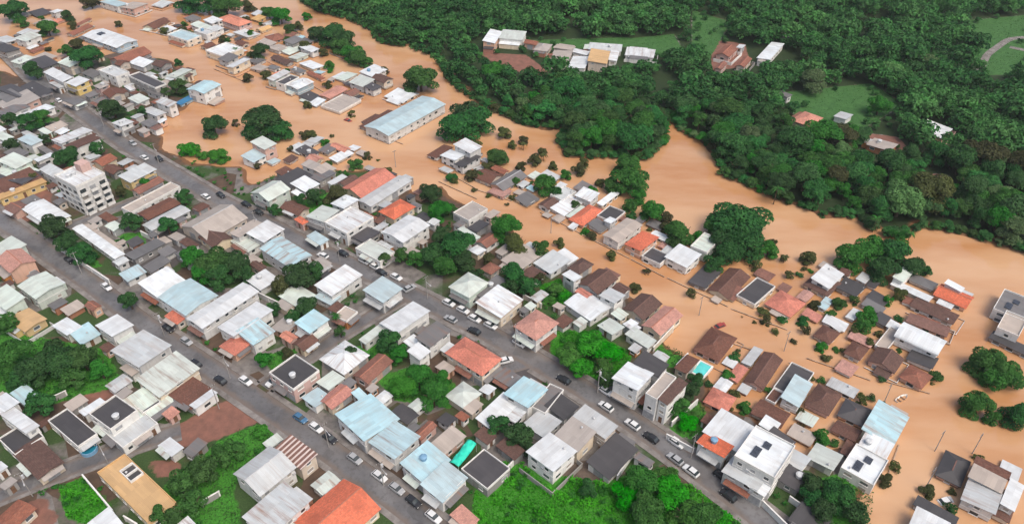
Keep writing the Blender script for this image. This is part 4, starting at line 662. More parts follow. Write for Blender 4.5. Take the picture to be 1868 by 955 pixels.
TREES = """
-267.98|409.35|-1.3|8.7|13.0|d|large dark green tree in the flood left of the white and blue market hall
-235.38|428.17|-1.3|5.73|9.36|o|large olive green tree in the flood above the white and blue market hall
-239.57|387.22|-1.3|5.96|9.65|m|large mid green tree in the flood left of the white and blue market hall
-239.06|408.87|-1.3|4.12|7.35|d|dark green tree in the flood upper left of the white and blue market hall
-259.87|399.19|-1.3|4.05|7.26|m|second nearest mid green tree in the flood left of the white and blue market hall
-217.27|368.54|-1.3|4.44|7.75|o|olive green tree in the flood left of the white and blue market hall
-199.23|343.34|0.6|7.97|12.16|d|nearest large dark green tree lower left of the white and blue market hall
-218.34|360.67|-1.3|4.05|7.27|m|nearest mid green tree in the flood left of the white and blue market hall
-219.31|332.95|0.6|5.05|8.52|d|second nearest large dark green tree lower left of the white and blue market hall
-166.89|293.45|0.6|5.97|9.66|d|large dark green tree left of the blue tarpaulin roof
-147.28|315.6|0.6|4.28|7.54|m|mid green tree above the blue tarpaulin roof
-159.64|349.28|-1.3|2.42|5.23|d|dark green tree in the flood above the blue tarpaulin roof
-168.84|423.86|-1.3|10.65|13.0|d|nearest large dark green tree in the flood upper left of the pink roofed corner house
-178.79|424.44|-1.3|9.29|13.0|d|second nearest large dark green tree in flood upper left of the pink roofed corner house
-155.22|413.6|-1.3|9.11|13.0|m|large mid green tree in the flood above the pink roofed corner house
-123.3|403.91|-1.3|6.51|10.33|m|large mid green tree in the flood right of the pink roofed corner house
-112.04|395.37|-1.3|3.34|6.38|o|second nearest olive green tree in the flood right of the pink roofed corner house
-132.14|412.87|-1.3|4.86|8.27|m|nearest mid green tree in the flood right of the pink roofed corner house
-123.09|358.85|-1.3|4.98|8.43|d|second nearest dark green tree in the flood below the pink roofed corner house
-91.97|374.96|-1.3|8.45|12.76|d|second nearest large dark green tree in the flood right of the pink roofed corner house
-84.48|370.94|-1.3|7.06|11.03|d|large dark green tree in the flood upper left of the round tree in the river
-78.11|356.75|-1.3|5.59|9.19|m|nearest large mid green tree in flood upper left of the round tree in the river
-73.2|349.45|-1.3|6.12|9.85|m|large mid green tree in the flood left of the round tree in the river
-40.85|320.74|-1.3|8.67|13.0|m|large mid green tree in the flood above the long warehouse
-121.37|331.2|-1.3|2.92|5.84|o|olive green tree in the flood upper right of the blue tarpaulin roof
-100.13|279.48|-1.3|9.38|13.0|d|second nearest large dark green tree in the flood above the tall pink tower house
-106.07|278.44|-1.3|5.17|8.66|d|nearest large dark green tree in the flood above the tall pink tower house
-92.96|276.57|-1.3|5.66|9.28|d|large dark green tree in the flood upper right of the tall pink tower house
-120.86|280.02|-1.3|5.98|9.67|d|large dark green tree in the flood below the blue tarpaulin roof
-115.12|287.87|-1.3|1.84|4.5|o|small olive green bush in the flood upper left of the tall pink tower house
-22.98|278.51|-1.3|9.36|13.0|d|nearest large dark green tree in the flood right of the long warehouse
-14.62|279.48|-1.3|9.38|13.0|d|third nearest large dark green tree in the flood right of the long warehouse
-18.87|285.17|-1.3|9.0|13.0|d|second nearest large dark green tree in the flood right of the long warehouse
-126.14|264.07|-1.3|4.69|6.33|b|bright green bush in the flood upper right of the yellow walled shop
-119.71|261.22|-1.3|2.92|3.95|b|second nearest bright green bush in the flood left of the tall pink tower house
-112.83|258.85|-1.3|4.37|5.9|b|nearest bright green bush in the flood left of the tall pink tower house
-167.89|253.06|0.6|5.12|8.6|d|large dark green tree above the white four storey apartment block
-160.16|260.82|0.6|3.47|6.54|d|dark green tree upper left of the yellow walled shop
-194.21|264.25|0.6|3.5|6.58|d|nearest dark green tree upper left of the white four storey apartment block
-184.6|269.56|0.6|2.53|5.37|d|nearest dark green tree above the white four storey apartment block
-151.11|207.02|0.6|5.54|9.13|d|large dark green tree upper left of the long white narrow roof
-143.14|199.13|0.6|4.56|7.91|d|dark green tree left of the long white narrow roof
-135.05|192.76|0.6|4.47|7.79|d|dark green tree lower left of the long white narrow roof
-127.12|210.94|0.6|4.09|7.31|d|dark green tree upper right of the long white narrow roof
-114.26|209.03|0.6|3.63|6.74|d|dark green tree right of the long white narrow roof
-115.06|227.35|0.6|3.39|6.43|d|dark green tree lower right of the yellow walled shop
-100.05|191.06|0.6|4.44|7.76|m|mid green tree upper left of the dark grove
-91.87|186.44|0.6|6.39|10.19|m|large mid green tree above the big white twin roofs
-86.04|187.5|0.6|5.6|9.21|d|large dark green tree right of the dark grove
-88.34|180.78|0.6|4.69|8.06|d|dark green tree below the dark grove
-93.94|183.67|0.6|4.34|7.62|m|mid green tree lower left of the dark grove
-81.59|182.83|0.6|3.53|6.61|d|dark green tree right of the dark grove
-64.27|180.83|0.6|5.87|9.54|d|large dark green tree below the double white roof
-69.08|177.37|0.6|3.85|7.02|o|olive green tree below the double white roof
-59.16|167.74|0.6|4.1|7.32|d|second nearest dark green tree above the dark parapet roof
-62.49|164.45|0.6|2.75|5.64|d|nearest dark green tree above the dark parapet roof
-68.97|168.33|0.6|2.23|4.99|d|dark green tree lower right of the dark grove
-60.44|185.52|0.6|3.56|6.65|d|dark green tree lower right of the double white roof
-112.17|171.44|0.6|3.2|6.2|d|dark green tree left of the big white twin roofs
-133.65|147.03|0.6|5.19|8.68|m|large mid green tree left of the lower left thicket
-125.0|142.04|0.6|5.43|8.99|d|large dark green tree left of the lower left thicket
-119.7|144.83|0.6|5.49|9.06|d|large dark green tree beside the lower left thicket
-114.55|146.56|0.6|4.48|7.8|m|nearest mid green tree right of the lower left thicket
-108.72|143.44|0.6|3.4|6.45|m|second nearest mid green tree right of the lower left thicket
-125.15|151.44|0.6|3.15|6.14|d|dark green tree above the lower left thicket
-127.84|139.34|0.6|3.68|6.8|d|dark green tree lower left of the lower left thicket
-114.5|139.73|0.6|3.69|6.81|m|mid green tree lower right of the lower left thicket
-118.57|130.71|0.6|4.04|7.25|d|dark green tree below the lower left thicket
-142.39|160.94|0.6|3.63|6.74|m|mid green tree upper left of the lower left thicket
-74.76|106.94|0.6|4.08|7.3|m|nearest mid green tree right of the tan flat roof
-71.24|110.67|0.6|4.15|7.39|m|third nearest mid green tree right of the tan flat roof
-68.75|114.57|0.6|3.31|6.34|m|second nearest mid green tree below the brick courtyard lot
-65.99|116.92|0.6|3.04|6.0|m|nearest mid green tree below the brick courtyard lot
-70.77|102.12|0.6|3.42|6.47|m|second nearest mid green tree right of the tan flat roof
-73.83|99.54|0.6|2.81|5.71|m|mid green tree lower right of the tan flat roof
-61.72|123.74|0.6|2.49|3.36|b|bright green bush right of the brick courtyard lot
-77.26|99.64|0.6|2.53|5.36|m|mid green tree below the tan flat roof
-68.87|227.17|0.6|4.07|7.28|d|dark green tree left of the long red roof
-62.44|226.82|0.6|4.52|7.85|o|olive green tree left of the long red roof
-74.43|225.77|0.6|2.69|5.56|d|second nearest dark green tree above the double white roof
-81.59|219.76|0.6|2.42|5.23|d|nearest dark green tree above the double white roof
-28.69|228.58|0.6|4.54|7.88|d|dark green tree right of the long red roof
-24.92|216.94|0.6|4.39|7.68|m|mid green tree lower right of the long red roof
-21.85|220.61|0.6|3.1|6.07|m|mid green tree right of the long red roof
-22.4|202.41|0.6|4.19|7.44|d|dark green tree lower right of the long red roof
-17.61|194.24|0.6|6.56|10.4|d|large dark green tree lower right of the long red roof
-24.43|192.48|0.6|4.88|8.3|d|dark green tree below the long red roof
-13.94|188.83|0.6|4.41|7.71|d|second nearest dark green tree upper left of the salmon hipped house
-20.16|187.73|0.6|4.4|7.69|m|mid green tree upper left of the salmon hipped house
-2.52|206.4|0.6|5.53|9.12|m|large mid green tree left of the white edged red roof
1.93|197.95|0.6|4.55|7.88|o|second nearest olive green tree above the salmon hipped house
8.92|197.03|0.6|3.29|6.31|m|mid green tree left of the white edged red roof
-5.02|256.79|-1.3|5.13|8.61|m|large mid green tree in the flood lower right of the long warehouse
8.58|256.02|-1.3|3.15|6.14|o|second nearest olive green tree in the flood left of the wooded river island
11.97|263.61|-1.3|2.22|4.98|o|nearest olive green tree in the flood left of the wooded river island
4.59|272.4|-1.3|2.27|5.04|o|third nearest olive green tree in the flood left of the wooded river island
-3.09|276.92|-1.3|3.33|6.36|o|second nearest olive green tree in the flood right of the long warehouse
24.82|248.74|-1.3|3.09|6.06|o|olive green tree in the flood below the wooded river island
27.37|255.21|-1.3|2.17|4.92|o|nearest small olive green tree in the flood below the wooded river island
12.03|235.57|-1.3|5.06|8.53|m|large mid green tree in the flood lower left of the wooded river island
15.93|233.74|-1.3|2.73|5.61|d|dark green tree in the flood below the wooded river island
42.61|236.64|-1.3|7.42|11.48|m|second nearest large mid green tree in the flood below the wooded river island
36.79|236.31|-1.3|4.14|7.38|m|nearest mid green tree in the flood below the wooded river island
44.89|230.14|-1.3|4.07|7.28|m|third nearest mid green tree in the flood above the white edged red roof
43.33|250.1|-1.3|5.27|8.79|m|nearest large mid green tree in the flood below the wooded river island
48.11|219.12|-1.3|4.82|8.22|m|nearest mid green tree in the flood above the white edged red roof
52.77|216.93|-1.3|2.82|5.72|o|second nearest olive green tree in the flood upper right of the white edged red roof
56.1|206.01|-1.3|5.48|9.05|m|large mid green tree in the flood right of the white edged red roof
74.98|209.7|-1.3|10.66|13.0|d|large dark green tree in the flood right of the white edged red roof
75.25|198.56|-1.3|7.02|10.98|d|second nearest large dark green tree in the flood below the big dark riverside tree
68.22|201.17|-1.3|5.39|8.94|d|nearest large dark green tree in the flood below the big dark riverside tree
68.61|209.75|-1.3|5.54|9.13|m|large mid green tree in the flood left of the big dark riverside tree
69.27|196.48|-1.3|5.73|9.36|d|third nearest large dark green tree in the flood below the big dark riverside tree
62.91|190.45|-1.3|4.0|7.19|d|dark green tree in the flood below the big dark riverside tree
82.38|197.72|-1.3|3.89|7.06|m|mid green tree in the flood lower right of the big dark riverside tree
87.26|195.43|-1.3|1.62|4.22|o|third nearest small olive green bush in the flood above the bright red roof
94.43|194.78|-1.3|3.03|5.99|o|olive green tree in the flood above the bright red roof
106.27|192.2|-1.3|5.65|9.26|m|large mid green tree in the flood upper right of the bright red roof
114.43|195.93|-1.3|6.54|10.38|m|large mid green tree in the flood upper left of the pink house at the quay
119.96|192.23|-1.3|6.47|10.28|d|second nearest large dark green tree upper left of the pink house at the quay
124.23|189.38|-1.3|4.79|8.18|d|dark green tree in the flood upper left of the pink house at the quay
114.47|186.39|-1.3|5.14|8.62|d|nearest large dark green tree in flood upper left of the pink house at the quay
129.66|188.27|-1.3|2.17|4.92|d|small dark green tree in the flood above the pink house at the quay
127.1|204.74|-1.3|3.76|6.9|m|mid green tree in the flood above the pink house at the quay
126.94|146.32|-1.3|5.48|9.05|m|large mid green tree in the flood right of the white vaulted roof
130.72|142.09|-1.3|5.05|8.51|m|large mid green tree in the flood below the solar carport
126.34|141.0|-1.3|4.01|7.22|m|mid green tree in the flood lower right of the white vaulted roof
117.56|132.35|-1.3|4.2|7.45|m|mid green tree in the flood right of the crossroads pale blue roof
120.24|129.27|-1.3|2.55|5.38|m|mid green tree in the flood above the isolated black hipped house
125.57|129.15|-1.3|4.47|7.79|d|dark green tree in the flood upper right of the isolated black hipped house
37.66|180.49|-1.3|2.12|4.85|o|small olive green tree in the flood below the white edged red roof
42.16|189.21|-1.3|1.58|3.3|o|small olive green bush in the flood below the white edged red roof
53.79|177.5|-1.3|1.9|4.58|o|small olive green tree in the flood above the dark brown lone roof
73.47|165.69|-1.3|1.83|4.48|o|nearest small olive green bush in the flood below the bright red roof
75.14|161.61|-1.3|1.43|3.02|o|second nearest small olive green bush in the flood below the bright red roof
79.33|157.55|-1.3|1.24|2.65|o|second nearest small olive green bush in the flood above the long brown tiled house
67.5|168.38|-1.3|0.73|1.69|o|small olive green bush in the flood above the dark brown lone roof
70.31|166.24|-1.3|0.91|2.03|o|small olive green bush in the flood lower left of the bright red roof
15.44|203.15|-1.3|2.07|4.79|o|small olive green tree in the flood left of the white edged red roof
32.0|196.61|-1.3|2.03|4.74|o|small olive green tree in the flood lower left of the white edged red roof
-1.75|227.84|-1.3|1.11|2.41|o|fourth nearest small olive green bush in the flood right of the long red roof
-21.17|242.13|-1.3|1.63|4.23|o|nearest small olive green bush in the flood right of the long red roof
-56.16|260.42|-1.3|1.96|4.65|o|small olive green tree in the flood above the long red roof
-51.74|259.27|-1.3|0.97|2.14|o|small olive green bush in the flood above the long red roof
-73.22|278.06|-1.3|1.27|2.72|o|second nearest small olive green bush in the flood right of the tall pink tower house
-13.56|237.16|-1.3|1.37|2.9|o|second nearest small olive green bush in the flood right of the long red roof
-8.68|233.5|-1.3|1.35|2.87|o|third nearest small olive green bush in the flood right of the long red roof
90.2|135.3|-1.3|1.79|4.44|o|small olive green bush in the flood above the crossroads pale blue roof
90.14|114.02|-1.3|1.64|4.25|o|small olive green bush in the flood left of the isolated black hipped house
86.32|110.3|-1.3|2.05|4.77|o|small olive green tree in the flood left of the isolated black hipped house
75.4|122.44|-1.3|2.63|5.49|m|mid green tree in the flood right of the solar panelled white roof
72.28|127.21|-1.3|1.25|2.68|y|small brownish bush in the flood right of the solar panelled white roof
116.44|177.15|-1.3|2.48|5.29|o|olive green tree in the flood left of the pink house at the quay
100.1|156.34|-1.3|1.77|4.41|o|second nearest small olive green bush in the flood left of the white vaulted roof
102.63|165.95|-1.3|3.49|6.56|m|mid green tree in the flood upper left of the white vaulted roof
99.88|162.06|-1.3|2.89|5.81|m|mid green tree in the flood left of the white vaulted roof
97.21|172.87|-1.3|2.44|5.25|m|mid green tree in the flood right of the bright red roof
89.54|172.6|-1.3|2.06|4.78|o|small olive green tree in the flood right of the bright red roof
68.4|107.26|0.6|3.21|6.21|d|nearest dark green tree lower right of the solar panelled white roof
72.49|103.23|0.6|4.3|7.58|d|second nearest dark green tree lower right of the solar panelled white roof
75.06|99.94|0.6|3.67|6.78|d|dark green tree lower left of the isolated black hipped house
67.84|99.76|0.6|3.38|6.43|d|second nearest dark green tree below the solar panelled white roof
66.49|103.74|0.6|2.87|5.78|d|nearest dark green tree below the solar panelled white roof
45.06|136.1|0.6|3.63|6.74|d|second nearest dark green tree below the turquoise pool
42.06|130.68|0.6|2.9|5.83|m|mid green tree below the turquoise pool
43.26|126.68|0.6|2.83|3.83|b|second nearest bright green bush left of the solar panelled white roof
45.61|128.77|0.6|2.22|3.0|b|nearest bright green bush left of the solar panelled white roof
1.83|181.85|0.6|5.1|8.58|d|large dark green tree above the salmon hipped house
5.08|177.88|0.6|3.86|7.02|d|nearest dark green tree above the salmon hipped house
-0.66|177.84|0.6|3.08|6.05|d|second nearest dark green tree above the salmon hipped house
15.7|148.75|0.6|4.49|6.06|b|bright green bush left of the bright bush lot
21.61|152.52|0.6|5.26|7.1|b|large bright green bush above the bright bush lot
26.53|150.62|0.6|4.87|6.58|b|bright green bush right of the bright bush lot
18.4|144.67|0.6|3.73|5.04|b|second nearest bright green bush below the bright bush lot
24.13|146.49|0.6|3.41|4.61|b|nearest bright green bush below the bright bush lot
-27.61|138.59|0.6|4.65|6.27|b|bright green bush lower left of the big orange hipped roof
-34.46|154.08|0.6|3.9|7.07|d|dark green tree left of the big orange hipped roof
-24.4|139.02|0.6|4.35|7.64|m|second nearest mid green tree lower left of the big orange hipped roof
-19.97|133.37|0.6|4.25|7.51|m|mid green tree below the big orange hipped roof
-30.55|149.84|0.6|2.96|5.9|m|mid green tree left of the big orange hipped roof
-19.1|139.66|0.6|3.01|5.96|m|nearest mid green tree lower left of the big orange hipped roof
-66.87|147.93|0.6|2.59|5.44|m|mid green tree upper left of the dark parapet roof
-60.84|150.29|0.6|2.09|4.81|o|small olive green tree above the dark parapet roof
-3.48|124.56|0.6|3.15|6.13|d|dark green tree upper right of the teal tarpaulin
1.45|121.12|0.6|4.04|7.25|d|nearest dark green tree right of the teal tarpaulin
3.65|118.14|0.6|2.45|5.26|d|second nearest dark green tree right of the teal tarpaulin
17.48|106.65|0.6|2.47|5.29|d|dark green tree right of the bright green field
30.56|108.09|0.6|4.99|8.44|m|second nearest mid green tree right of the bright green field
35.49|104.96|0.6|4.89|6.6|b|second nearest bright green bush lower left of the solar panelled white roof
41.96|99.65|0.6|4.51|7.84|m|mid green tree below the solar panelled white roof
25.42|104.74|0.6|3.73|5.03|b|bright green bush right of the bright green field
37.87|98.79|0.6|4.47|6.03|b|second nearest bright green bush below the solar panelled white roof
29.38|99.55|0.6|4.79|8.19|m|nearest mid green tree right of the bright green field
35.69|110.91|0.6|3.24|4.37|b|nearest bright green bush lower left of the solar panelled white roof
44.93|97.77|0.6|3.61|4.87|b|nearest bright green bush below the solar panelled white roof
24.4|139.82|0.6|2.68|5.55|m|mid green tree left of the white three storey block
-205.71|285.75|0.6|3.71|6.83|d|second nearest dark green tree upper left of the white four storey apartment block
-196.58|281.37|0.6|4.72|8.11|d|second nearest dark green tree above the white four storey apartment block
-193.22|285.71|0.6|4.24|7.5|m|mid green tree above the white four storey apartment block
13.04|178.08|0.6|3.06|4.13|b|third nearest bright green bush above the salmon hipped house
15.07|175.44|0.6|2.46|3.32|b|second nearest bright green bush above the salmon hipped house
10.74|173.57|0.6|2.26|3.04|b|nearest bright green bush above the salmon hipped house
52.31|141.12|-1.3|1.49|3.14|d|small dark green bush in the flood below the turquoise pool
47.71|139.98|0.6|2.34|5.13|d|nearest dark green tree below the turquoise pool
73.43|131.69|-1.3|1.44|3.03|o|small olive green bush in the flood upper right of the solar panelled white roof
62.66|154.04|-1.3|1.04|2.28|o|small olive green bush in the flood right of the dark brown lone roof
62.05|147.1|-1.3|1.19|2.56|o|small olive green bush in the flood left of the long brown tiled house
71.61|150.63|-1.3|1.2|2.59|o|nearest small olive green bush in the flood above the long brown tiled house
55.6|132.95|-1.3|1.28|2.74|o|small olive green bush in the flood above the solar panelled white roof
-132.58|237.7|0.6|2.32|5.1|m|mid green tree below the yellow walled shop
-139.27|232.18|0.6|2.28|5.05|o|olive green tree below the yellow walled shop
-175.35|241.88|0.6|1.88|4.55|o|small olive green bush left of the white four storey apartment block
8.52|182.48|0.6|1.95|4.64|o|small olive green tree above the salmon hipped house
-10.71|183.32|0.6|2.75|5.63|d|nearest dark green tree upper left of the salmon hipped house
-7.58|191.83|0.6|2.42|5.22|o|nearest olive green tree above the salmon hipped house
-30.22|191.3|0.6|3.23|6.23|m|second nearest mid green tree below the long red roof
-35.34|193.84|0.6|2.84|5.76|m|nearest mid green tree below the long red roof
-40.37|192.39|0.6|2.42|5.23|m|mid green tree right of the double white roof
79.54|143.27|-1.3|1.34|2.84|o|nearest small olive green bush in the flood right of the long brown tiled house
83.54|161.28|-1.3|1.8|4.45|o|third nearest small olive green bush in the flood below the bright red roof
92.14|153.63|-1.3|1.39|2.94|o|fourth nearest small olive green bush in the flood left of the white vaulted roof
-144.13|161.41|0.6|1.8|2.43|b|small bright green bush upper left of the lower left thicket
-13.85|268.61|-1.3|2.5|5.33|o|nearest olive green tree in the flood right of the long warehouse
-145.49|423.59|-1.3|4.6|7.95|o|olive green tree in the flood upper right of the pink roofed corner house
-114.4|387.14|-1.3|4.28|7.55|m|second nearest mid green tree in the flood right of the pink roofed corner house
-102.67|366.54|-1.3|3.79|6.93|o|olive green tree in the flood lower right of the pink roofed corner house
-98.94|381.26|-1.3|5.88|9.56|d|nearest large dark green tree in the flood right of the pink roofed corner house
-84.74|364.19|-1.3|5.68|9.3|m|second nearest large mid green tree upper left of the round tree in the river
-69.37|347.49|-1.3|3.94|7.12|m|nearest mid green tree in the flood left of the round tree in the river
-110.91|410.3|-1.3|3.09|6.07|m|third nearest mid green tree in the flood right of the pink roofed corner house
-59.94|338.82|-1.3|2.67|5.53|o|nearest olive green tree in the flood left of the round tree in the river
-135.37|385.52|-1.3|2.62|5.47|m|nearest mid green tree in the flood lower right of the pink roofed corner house
0.22|268.84|-1.3|2.25|5.02|o|fourth nearest olive green tree in the flood left of the wooded river island
3.32|252.55|-1.3|2.4|5.2|o|fifth nearest olive green tree in the flood left of the wooded river island
15.77|252.76|-1.3|2.16|4.9|o|small olive green tree in the flood lower left of the wooded river island
19.91|245.21|-1.3|2.59|5.43|m|mid green tree in the flood lower left of the wooded river island
28.85|235.2|-1.3|2.28|5.05|m|second nearest mid green tree in the flood below the wooded river island
32.35|240.98|-1.3|2.09|4.81|o|second nearest small olive green tree in the flood below the wooded river island
51.8|211.89|-1.3|2.56|5.4|o|nearest olive green tree in the flood upper right of the white edged red roof
52.57|202.28|-1.3|2.9|5.82|m|mid green tree in the flood right of the white edged red roof
61.23|206.23|-1.3|2.51|5.34|m|mid green tree in the flood left of the big dark riverside tree
41.29|224.18|-1.3|3.1|6.08|m|second nearest mid green tree in the flood above the white edged red roof
77.04|191.18|-1.3|1.99|4.69|o|small olive green tree in the flood below the big dark riverside tree
-86.65|344.73|-1.3|3.01|5.96|m|second nearest mid green tree in the flood left of the round tree in the river
-60.75|325.95|-1.3|2.3|5.08|o|second nearest olive green tree in the flood left of the round tree in the river
-135.76|362.2|-1.3|2.81|5.71|m|mid green tree in the flood below the pink roofed corner house
-113.42|376.25|-1.3|2.89|5.81|m|second nearest mid green tree in the flood lower right of the pink roofed corner house
-92.27|360.16|-1.3|2.79|5.69|o|third nearest olive green tree in the flood right of the pink roofed corner house
-180.53|389.31|-1.3|2.64|5.49|o|olive green tree in the flood right of the white and blue market hall
-209.08|399.88|-1.3|2.35|5.14|o|olive green tree in the flood above the white and blue market hall
-88.43|303.79|-1.3|2.19|4.93|o|small olive green tree in the flood upper right of the tall pink tower house
-68.29|296.32|-1.3|1.88|4.55|o|small olive green bush in the flood left of the long warehouse
-10.98|245.41|-1.3|2.35|5.14|m|mid green tree in the flood right of the long red roof
1.21|240.98|-1.3|2.09|4.81|m|small mid green tree in the flood lower left of the wooded river island
22.31|225.72|-1.3|2.0|4.7|m|small mid green tree in the flood upper left of the white edged red roof
62.97|198.68|-1.3|2.45|5.27|d|dark green tree in the flood lower left of the big dark riverside tree
86.04|186.33|-1.3|1.77|4.41|o|nearest small olive green bush in the flood above the bright red roof
112.02|174.45|-1.3|1.88|4.56|m|small mid green bush in the flood left of the pink house at the quay
122.78|172.03|-1.3|1.49|3.13|m|small mid green bush in the flood lower left of the pink house at the quay
97.62|161.37|-1.3|1.62|4.22|o|third nearest small olive green bush in the flood left of the white vaulted roof
67.02|139.18|-1.3|1.48|3.12|m|small mid green bush in the flood below the long brown tiled house
81.42|126.36|-1.3|1.41|2.97|o|small olive green bush in the flood left of the crossroads pale blue roof
92.86|168.31|-1.3|1.84|4.51|m|nearest small mid green bush in the flood right of the bright red roof
102.29|174.56|-1.3|1.7|4.32|m|second nearest small mid green bush in the flood right of the bright red roof
-12.59|123.05|0.6|1.4|2.95|m|small mid green bush above the teal tarpaulin
-43.73|150.29|0.6|2.09|4.81|d|small dark green tree upper right of the dark parapet roof
-48.31|159.21|0.6|1.8|4.45|m|small mid green bush upper right of the dark parapet roof
85.64|203.73|-1.3|1.66|4.27|o|small olive green bush in the flood lower right of the big dark riverside tree
-152.63|312.99|0.6|2.54|5.37|m|mid green tree upper left of the blue tarpaulin roof
134.36|317.81|0.6|6.92|10.85|p|large pale green tree right of the red farmhouses
169.73|325.25|0.6|7.05|11.01|p|nearest large pale green tree above the isolated white farmhouse
193.71|340.5|0.6|6.06|9.78|p|second nearest large pale green tree above the isolated white farmhouse
154.86|296.53|0.6|5.46|9.03|m|large mid green tree upper left of the isolated white farmhouse
90.05|290.11|0.6|4.29|7.56|m|mid green tree below the red farmhouses
19.63|317.32|0.6|6.33|10.11|m|large mid green tree lower left of the riverside sheds
-8.46|328.86|0.6|6.5|10.33|m|large mid green tree right of the round tree in the river
-155.08|294.22|0.6|2.7|5.57|d|dark green tree left of the blue tarpaulin roof
-96.39|252.96|-1.3|1.92|4.6|o|small olive green tree in the flood below the tall pink tower house
-86.87|265.78|-1.3|1.74|4.37|o|nearest small olive green bush in the flood right of the tall pink tower house
150.69|170.52|-1.3|2.23|4.99|d|dark green tree in the flood right of the solar carport
111.57|141.84|-1.3|0.83|1.88|o|small olive green bush in the flood below the white vaulted roof
-231.91|397.43|-1.3|3.13|5.64|o|olive green tree in the flood upper left of the white and blue market hall
-255.66|411.18|-1.3|1.93|3.47|m|small mid green tree in the flood left of the white and blue market hall
-231.05|367.53|-1.3|2.03|3.65|o|small olive green tree in the flood left of the white and blue market hall
-172.71|388.94|-1.3|2.56|4.61|d|second nearest dark green tree in the flood left of the pink roofed corner house
-171.24|391.47|-1.3|2.77|4.99|o|olive green tree in the flood left of the pink roofed corner house
-159.9|405.05|-1.3|2.87|5.16|m|nearest mid green tree in the flood left of the pink roofed corner house
-133.67|401.39|-1.3|1.99|3.58|d|small dark green tree in the flood right of the pink roofed corner house
-145.07|378.36|-1.3|2.29|4.12|d|nearest dark green tree in the flood below the pink roofed corner house
-163.53|387.25|-1.3|2.33|4.19|d|nearest dark green tree in the flood left of the pink roofed corner house
-142.37|405.91|-1.3|2.86|5.15|o|nearest olive green tree in the flood right of the pink roofed corner house
-165.76|385.37|-1.3|2.87|5.17|m|second nearest mid green tree in the flood left of the pink roofed corner house
-128.48|359.55|-1.3|2.53|4.56|o|second nearest olive green tree in the flood below the pink roofed corner house
-174.38|400.91|-1.3|2.34|4.22|m|third nearest mid green tree in the flood left of the pink roofed corner house
-85.52|341.53|-1.3|1.96|3.54|m|small mid green tree in the flood left of the round tree in the river
-147.51|378.63|-1.3|3.01|5.42|o|nearest olive green tree in the flood below the pink roofed corner house
-105.9|340.88|-1.3|2.09|3.76|d|small dark green tree in the flood below the pink roofed corner house
-113.51|334.27|-1.3|3.03|5.45|o|third nearest olive green tree in the flood below the pink roofed corner house
-83.92|324.7|-1.3|2.57|4.63|o|olive green tree in the flood upper left of the long warehouse
-15.21|244.97|-1.3|3.16|5.69|o|olive green tree in the flood right of the long red roof
-22.25|244.72|-1.3|2.68|4.83|d|dark green tree in the flood right of the long red roof
7.02|241.26|-1.3|1.73|3.12|m|small mid green bush in the flood lower left of the wooded river island
24.72|210.16|-1.3|2.06|3.71|m|small mid green tree in the flood left of the white edged red roof
26.66|207.86|-1.3|2.2|3.96|o|olive green tree in the flood left of the white edged red roof
-8.89|251.42|-1.3|2.92|5.25|o|olive green tree in the flood lower right of the long warehouse
41.22|219.23|-1.3|2.26|4.07|d|dark green tree in the flood above the white edged red roof
55.45|212.02|-1.3|1.75|3.15|o|small olive green bush in the flood right of the white edged red roof
-13.15|249.69|-1.3|1.82|3.27|o|small olive green bush in the flood lower right of the long warehouse
0.16|232.16|-1.3|1.7|3.05|o|small olive green bush in the flood lower left of the wooded river island
46.36|212.71|-1.3|1.34|2.42|o|small olive green bush in the flood above the white edged red roof
107.69|154.18|-1.3|1.2|2.16|m|small mid green bush in the flood lower left of the white vaulted roof
73.79|171.76|-1.3|1.32|2.37|o|small olive green bush in the flood left of the bright red roof
117.55|160.09|-1.3|1.66|2.99|m|small mid green bush in the flood beside the white vaulted roof
78.57|166.05|-1.3|1.82|3.28|d|small dark green bush in the flood below the bright red roof
104.37|160.75|-1.3|1.64|2.96|o|nearest small olive green bush in the flood left of the white vaulted roof
85.95|154.87|-1.3|2.16|3.88|m|small mid green tree in the flood upper right of the long brown tiled house
98.73|143.22|-1.3|1.62|2.91|d|third nearest small dark green bush in the flood above the crossroads pale blue roof
121.58|157.71|-1.3|1.24|2.22|o|small olive green bush in the flood right of the white vaulted roof
89.83|187.48|-1.3|1.6|2.88|d|small dark green bush in the flood above the bright red roof
113.05|143.74|-1.3|2.19|3.94|m|small mid green tree in the flood below the white vaulted roof
92.14|190.81|-1.3|1.37|2.47|o|second nearest small olive green bush in the flood above the bright red roof
73.76|169.44|-1.3|1.99|3.59|o|small olive green tree in the flood lower left of the bright red roof
86.49|151.04|-1.3|1.78|3.2|o|second nearest small olive green bush in the flood right of the long brown tiled house
84.05|165.79|-1.3|2.22|4.0|d|dark green tree in the flood below the bright red roof
90.14|154.32|-1.3|1.38|2.48|m|second nearest small mid green bush in the flood right of the long brown tiled house
112.44|166.92|-1.3|1.81|3.26|d|small dark green bush in the flood above the white vaulted roof
94.08|189.96|-1.3|1.31|2.35|m|small mid green bush in the flood above the bright red roof
82.41|142.65|-1.3|1.54|2.76|m|nearest small mid green bush in the flood right of the long brown tiled house
57.74|144.09|-1.3|2.19|3.94|m|small mid green tree in the flood right of the turquoise pool
59.22|132.56|-1.3|2.29|4.13|m|mid green tree in the flood above the solar panelled white roof
78.98|121.69|-1.3|1.55|2.79|m|small mid green bush in the flood lower left of the crossroads pale blue roof
93.26|136.32|-1.3|1.66|2.99|d|second nearest small dark green bush in the flood above the crossroads pale blue roof
95.29|134.08|-1.3|1.48|2.67|d|nearest small dark green bush in the flood above the crossroads pale blue roof
57.99|137.29|-1.3|1.83|3.3|o|small olive green bush in the flood lower left of the long brown tiled house
61.25|151.19|-1.3|1.96|3.52|d|small dark green tree in the flood lower right of the dark brown lone roof
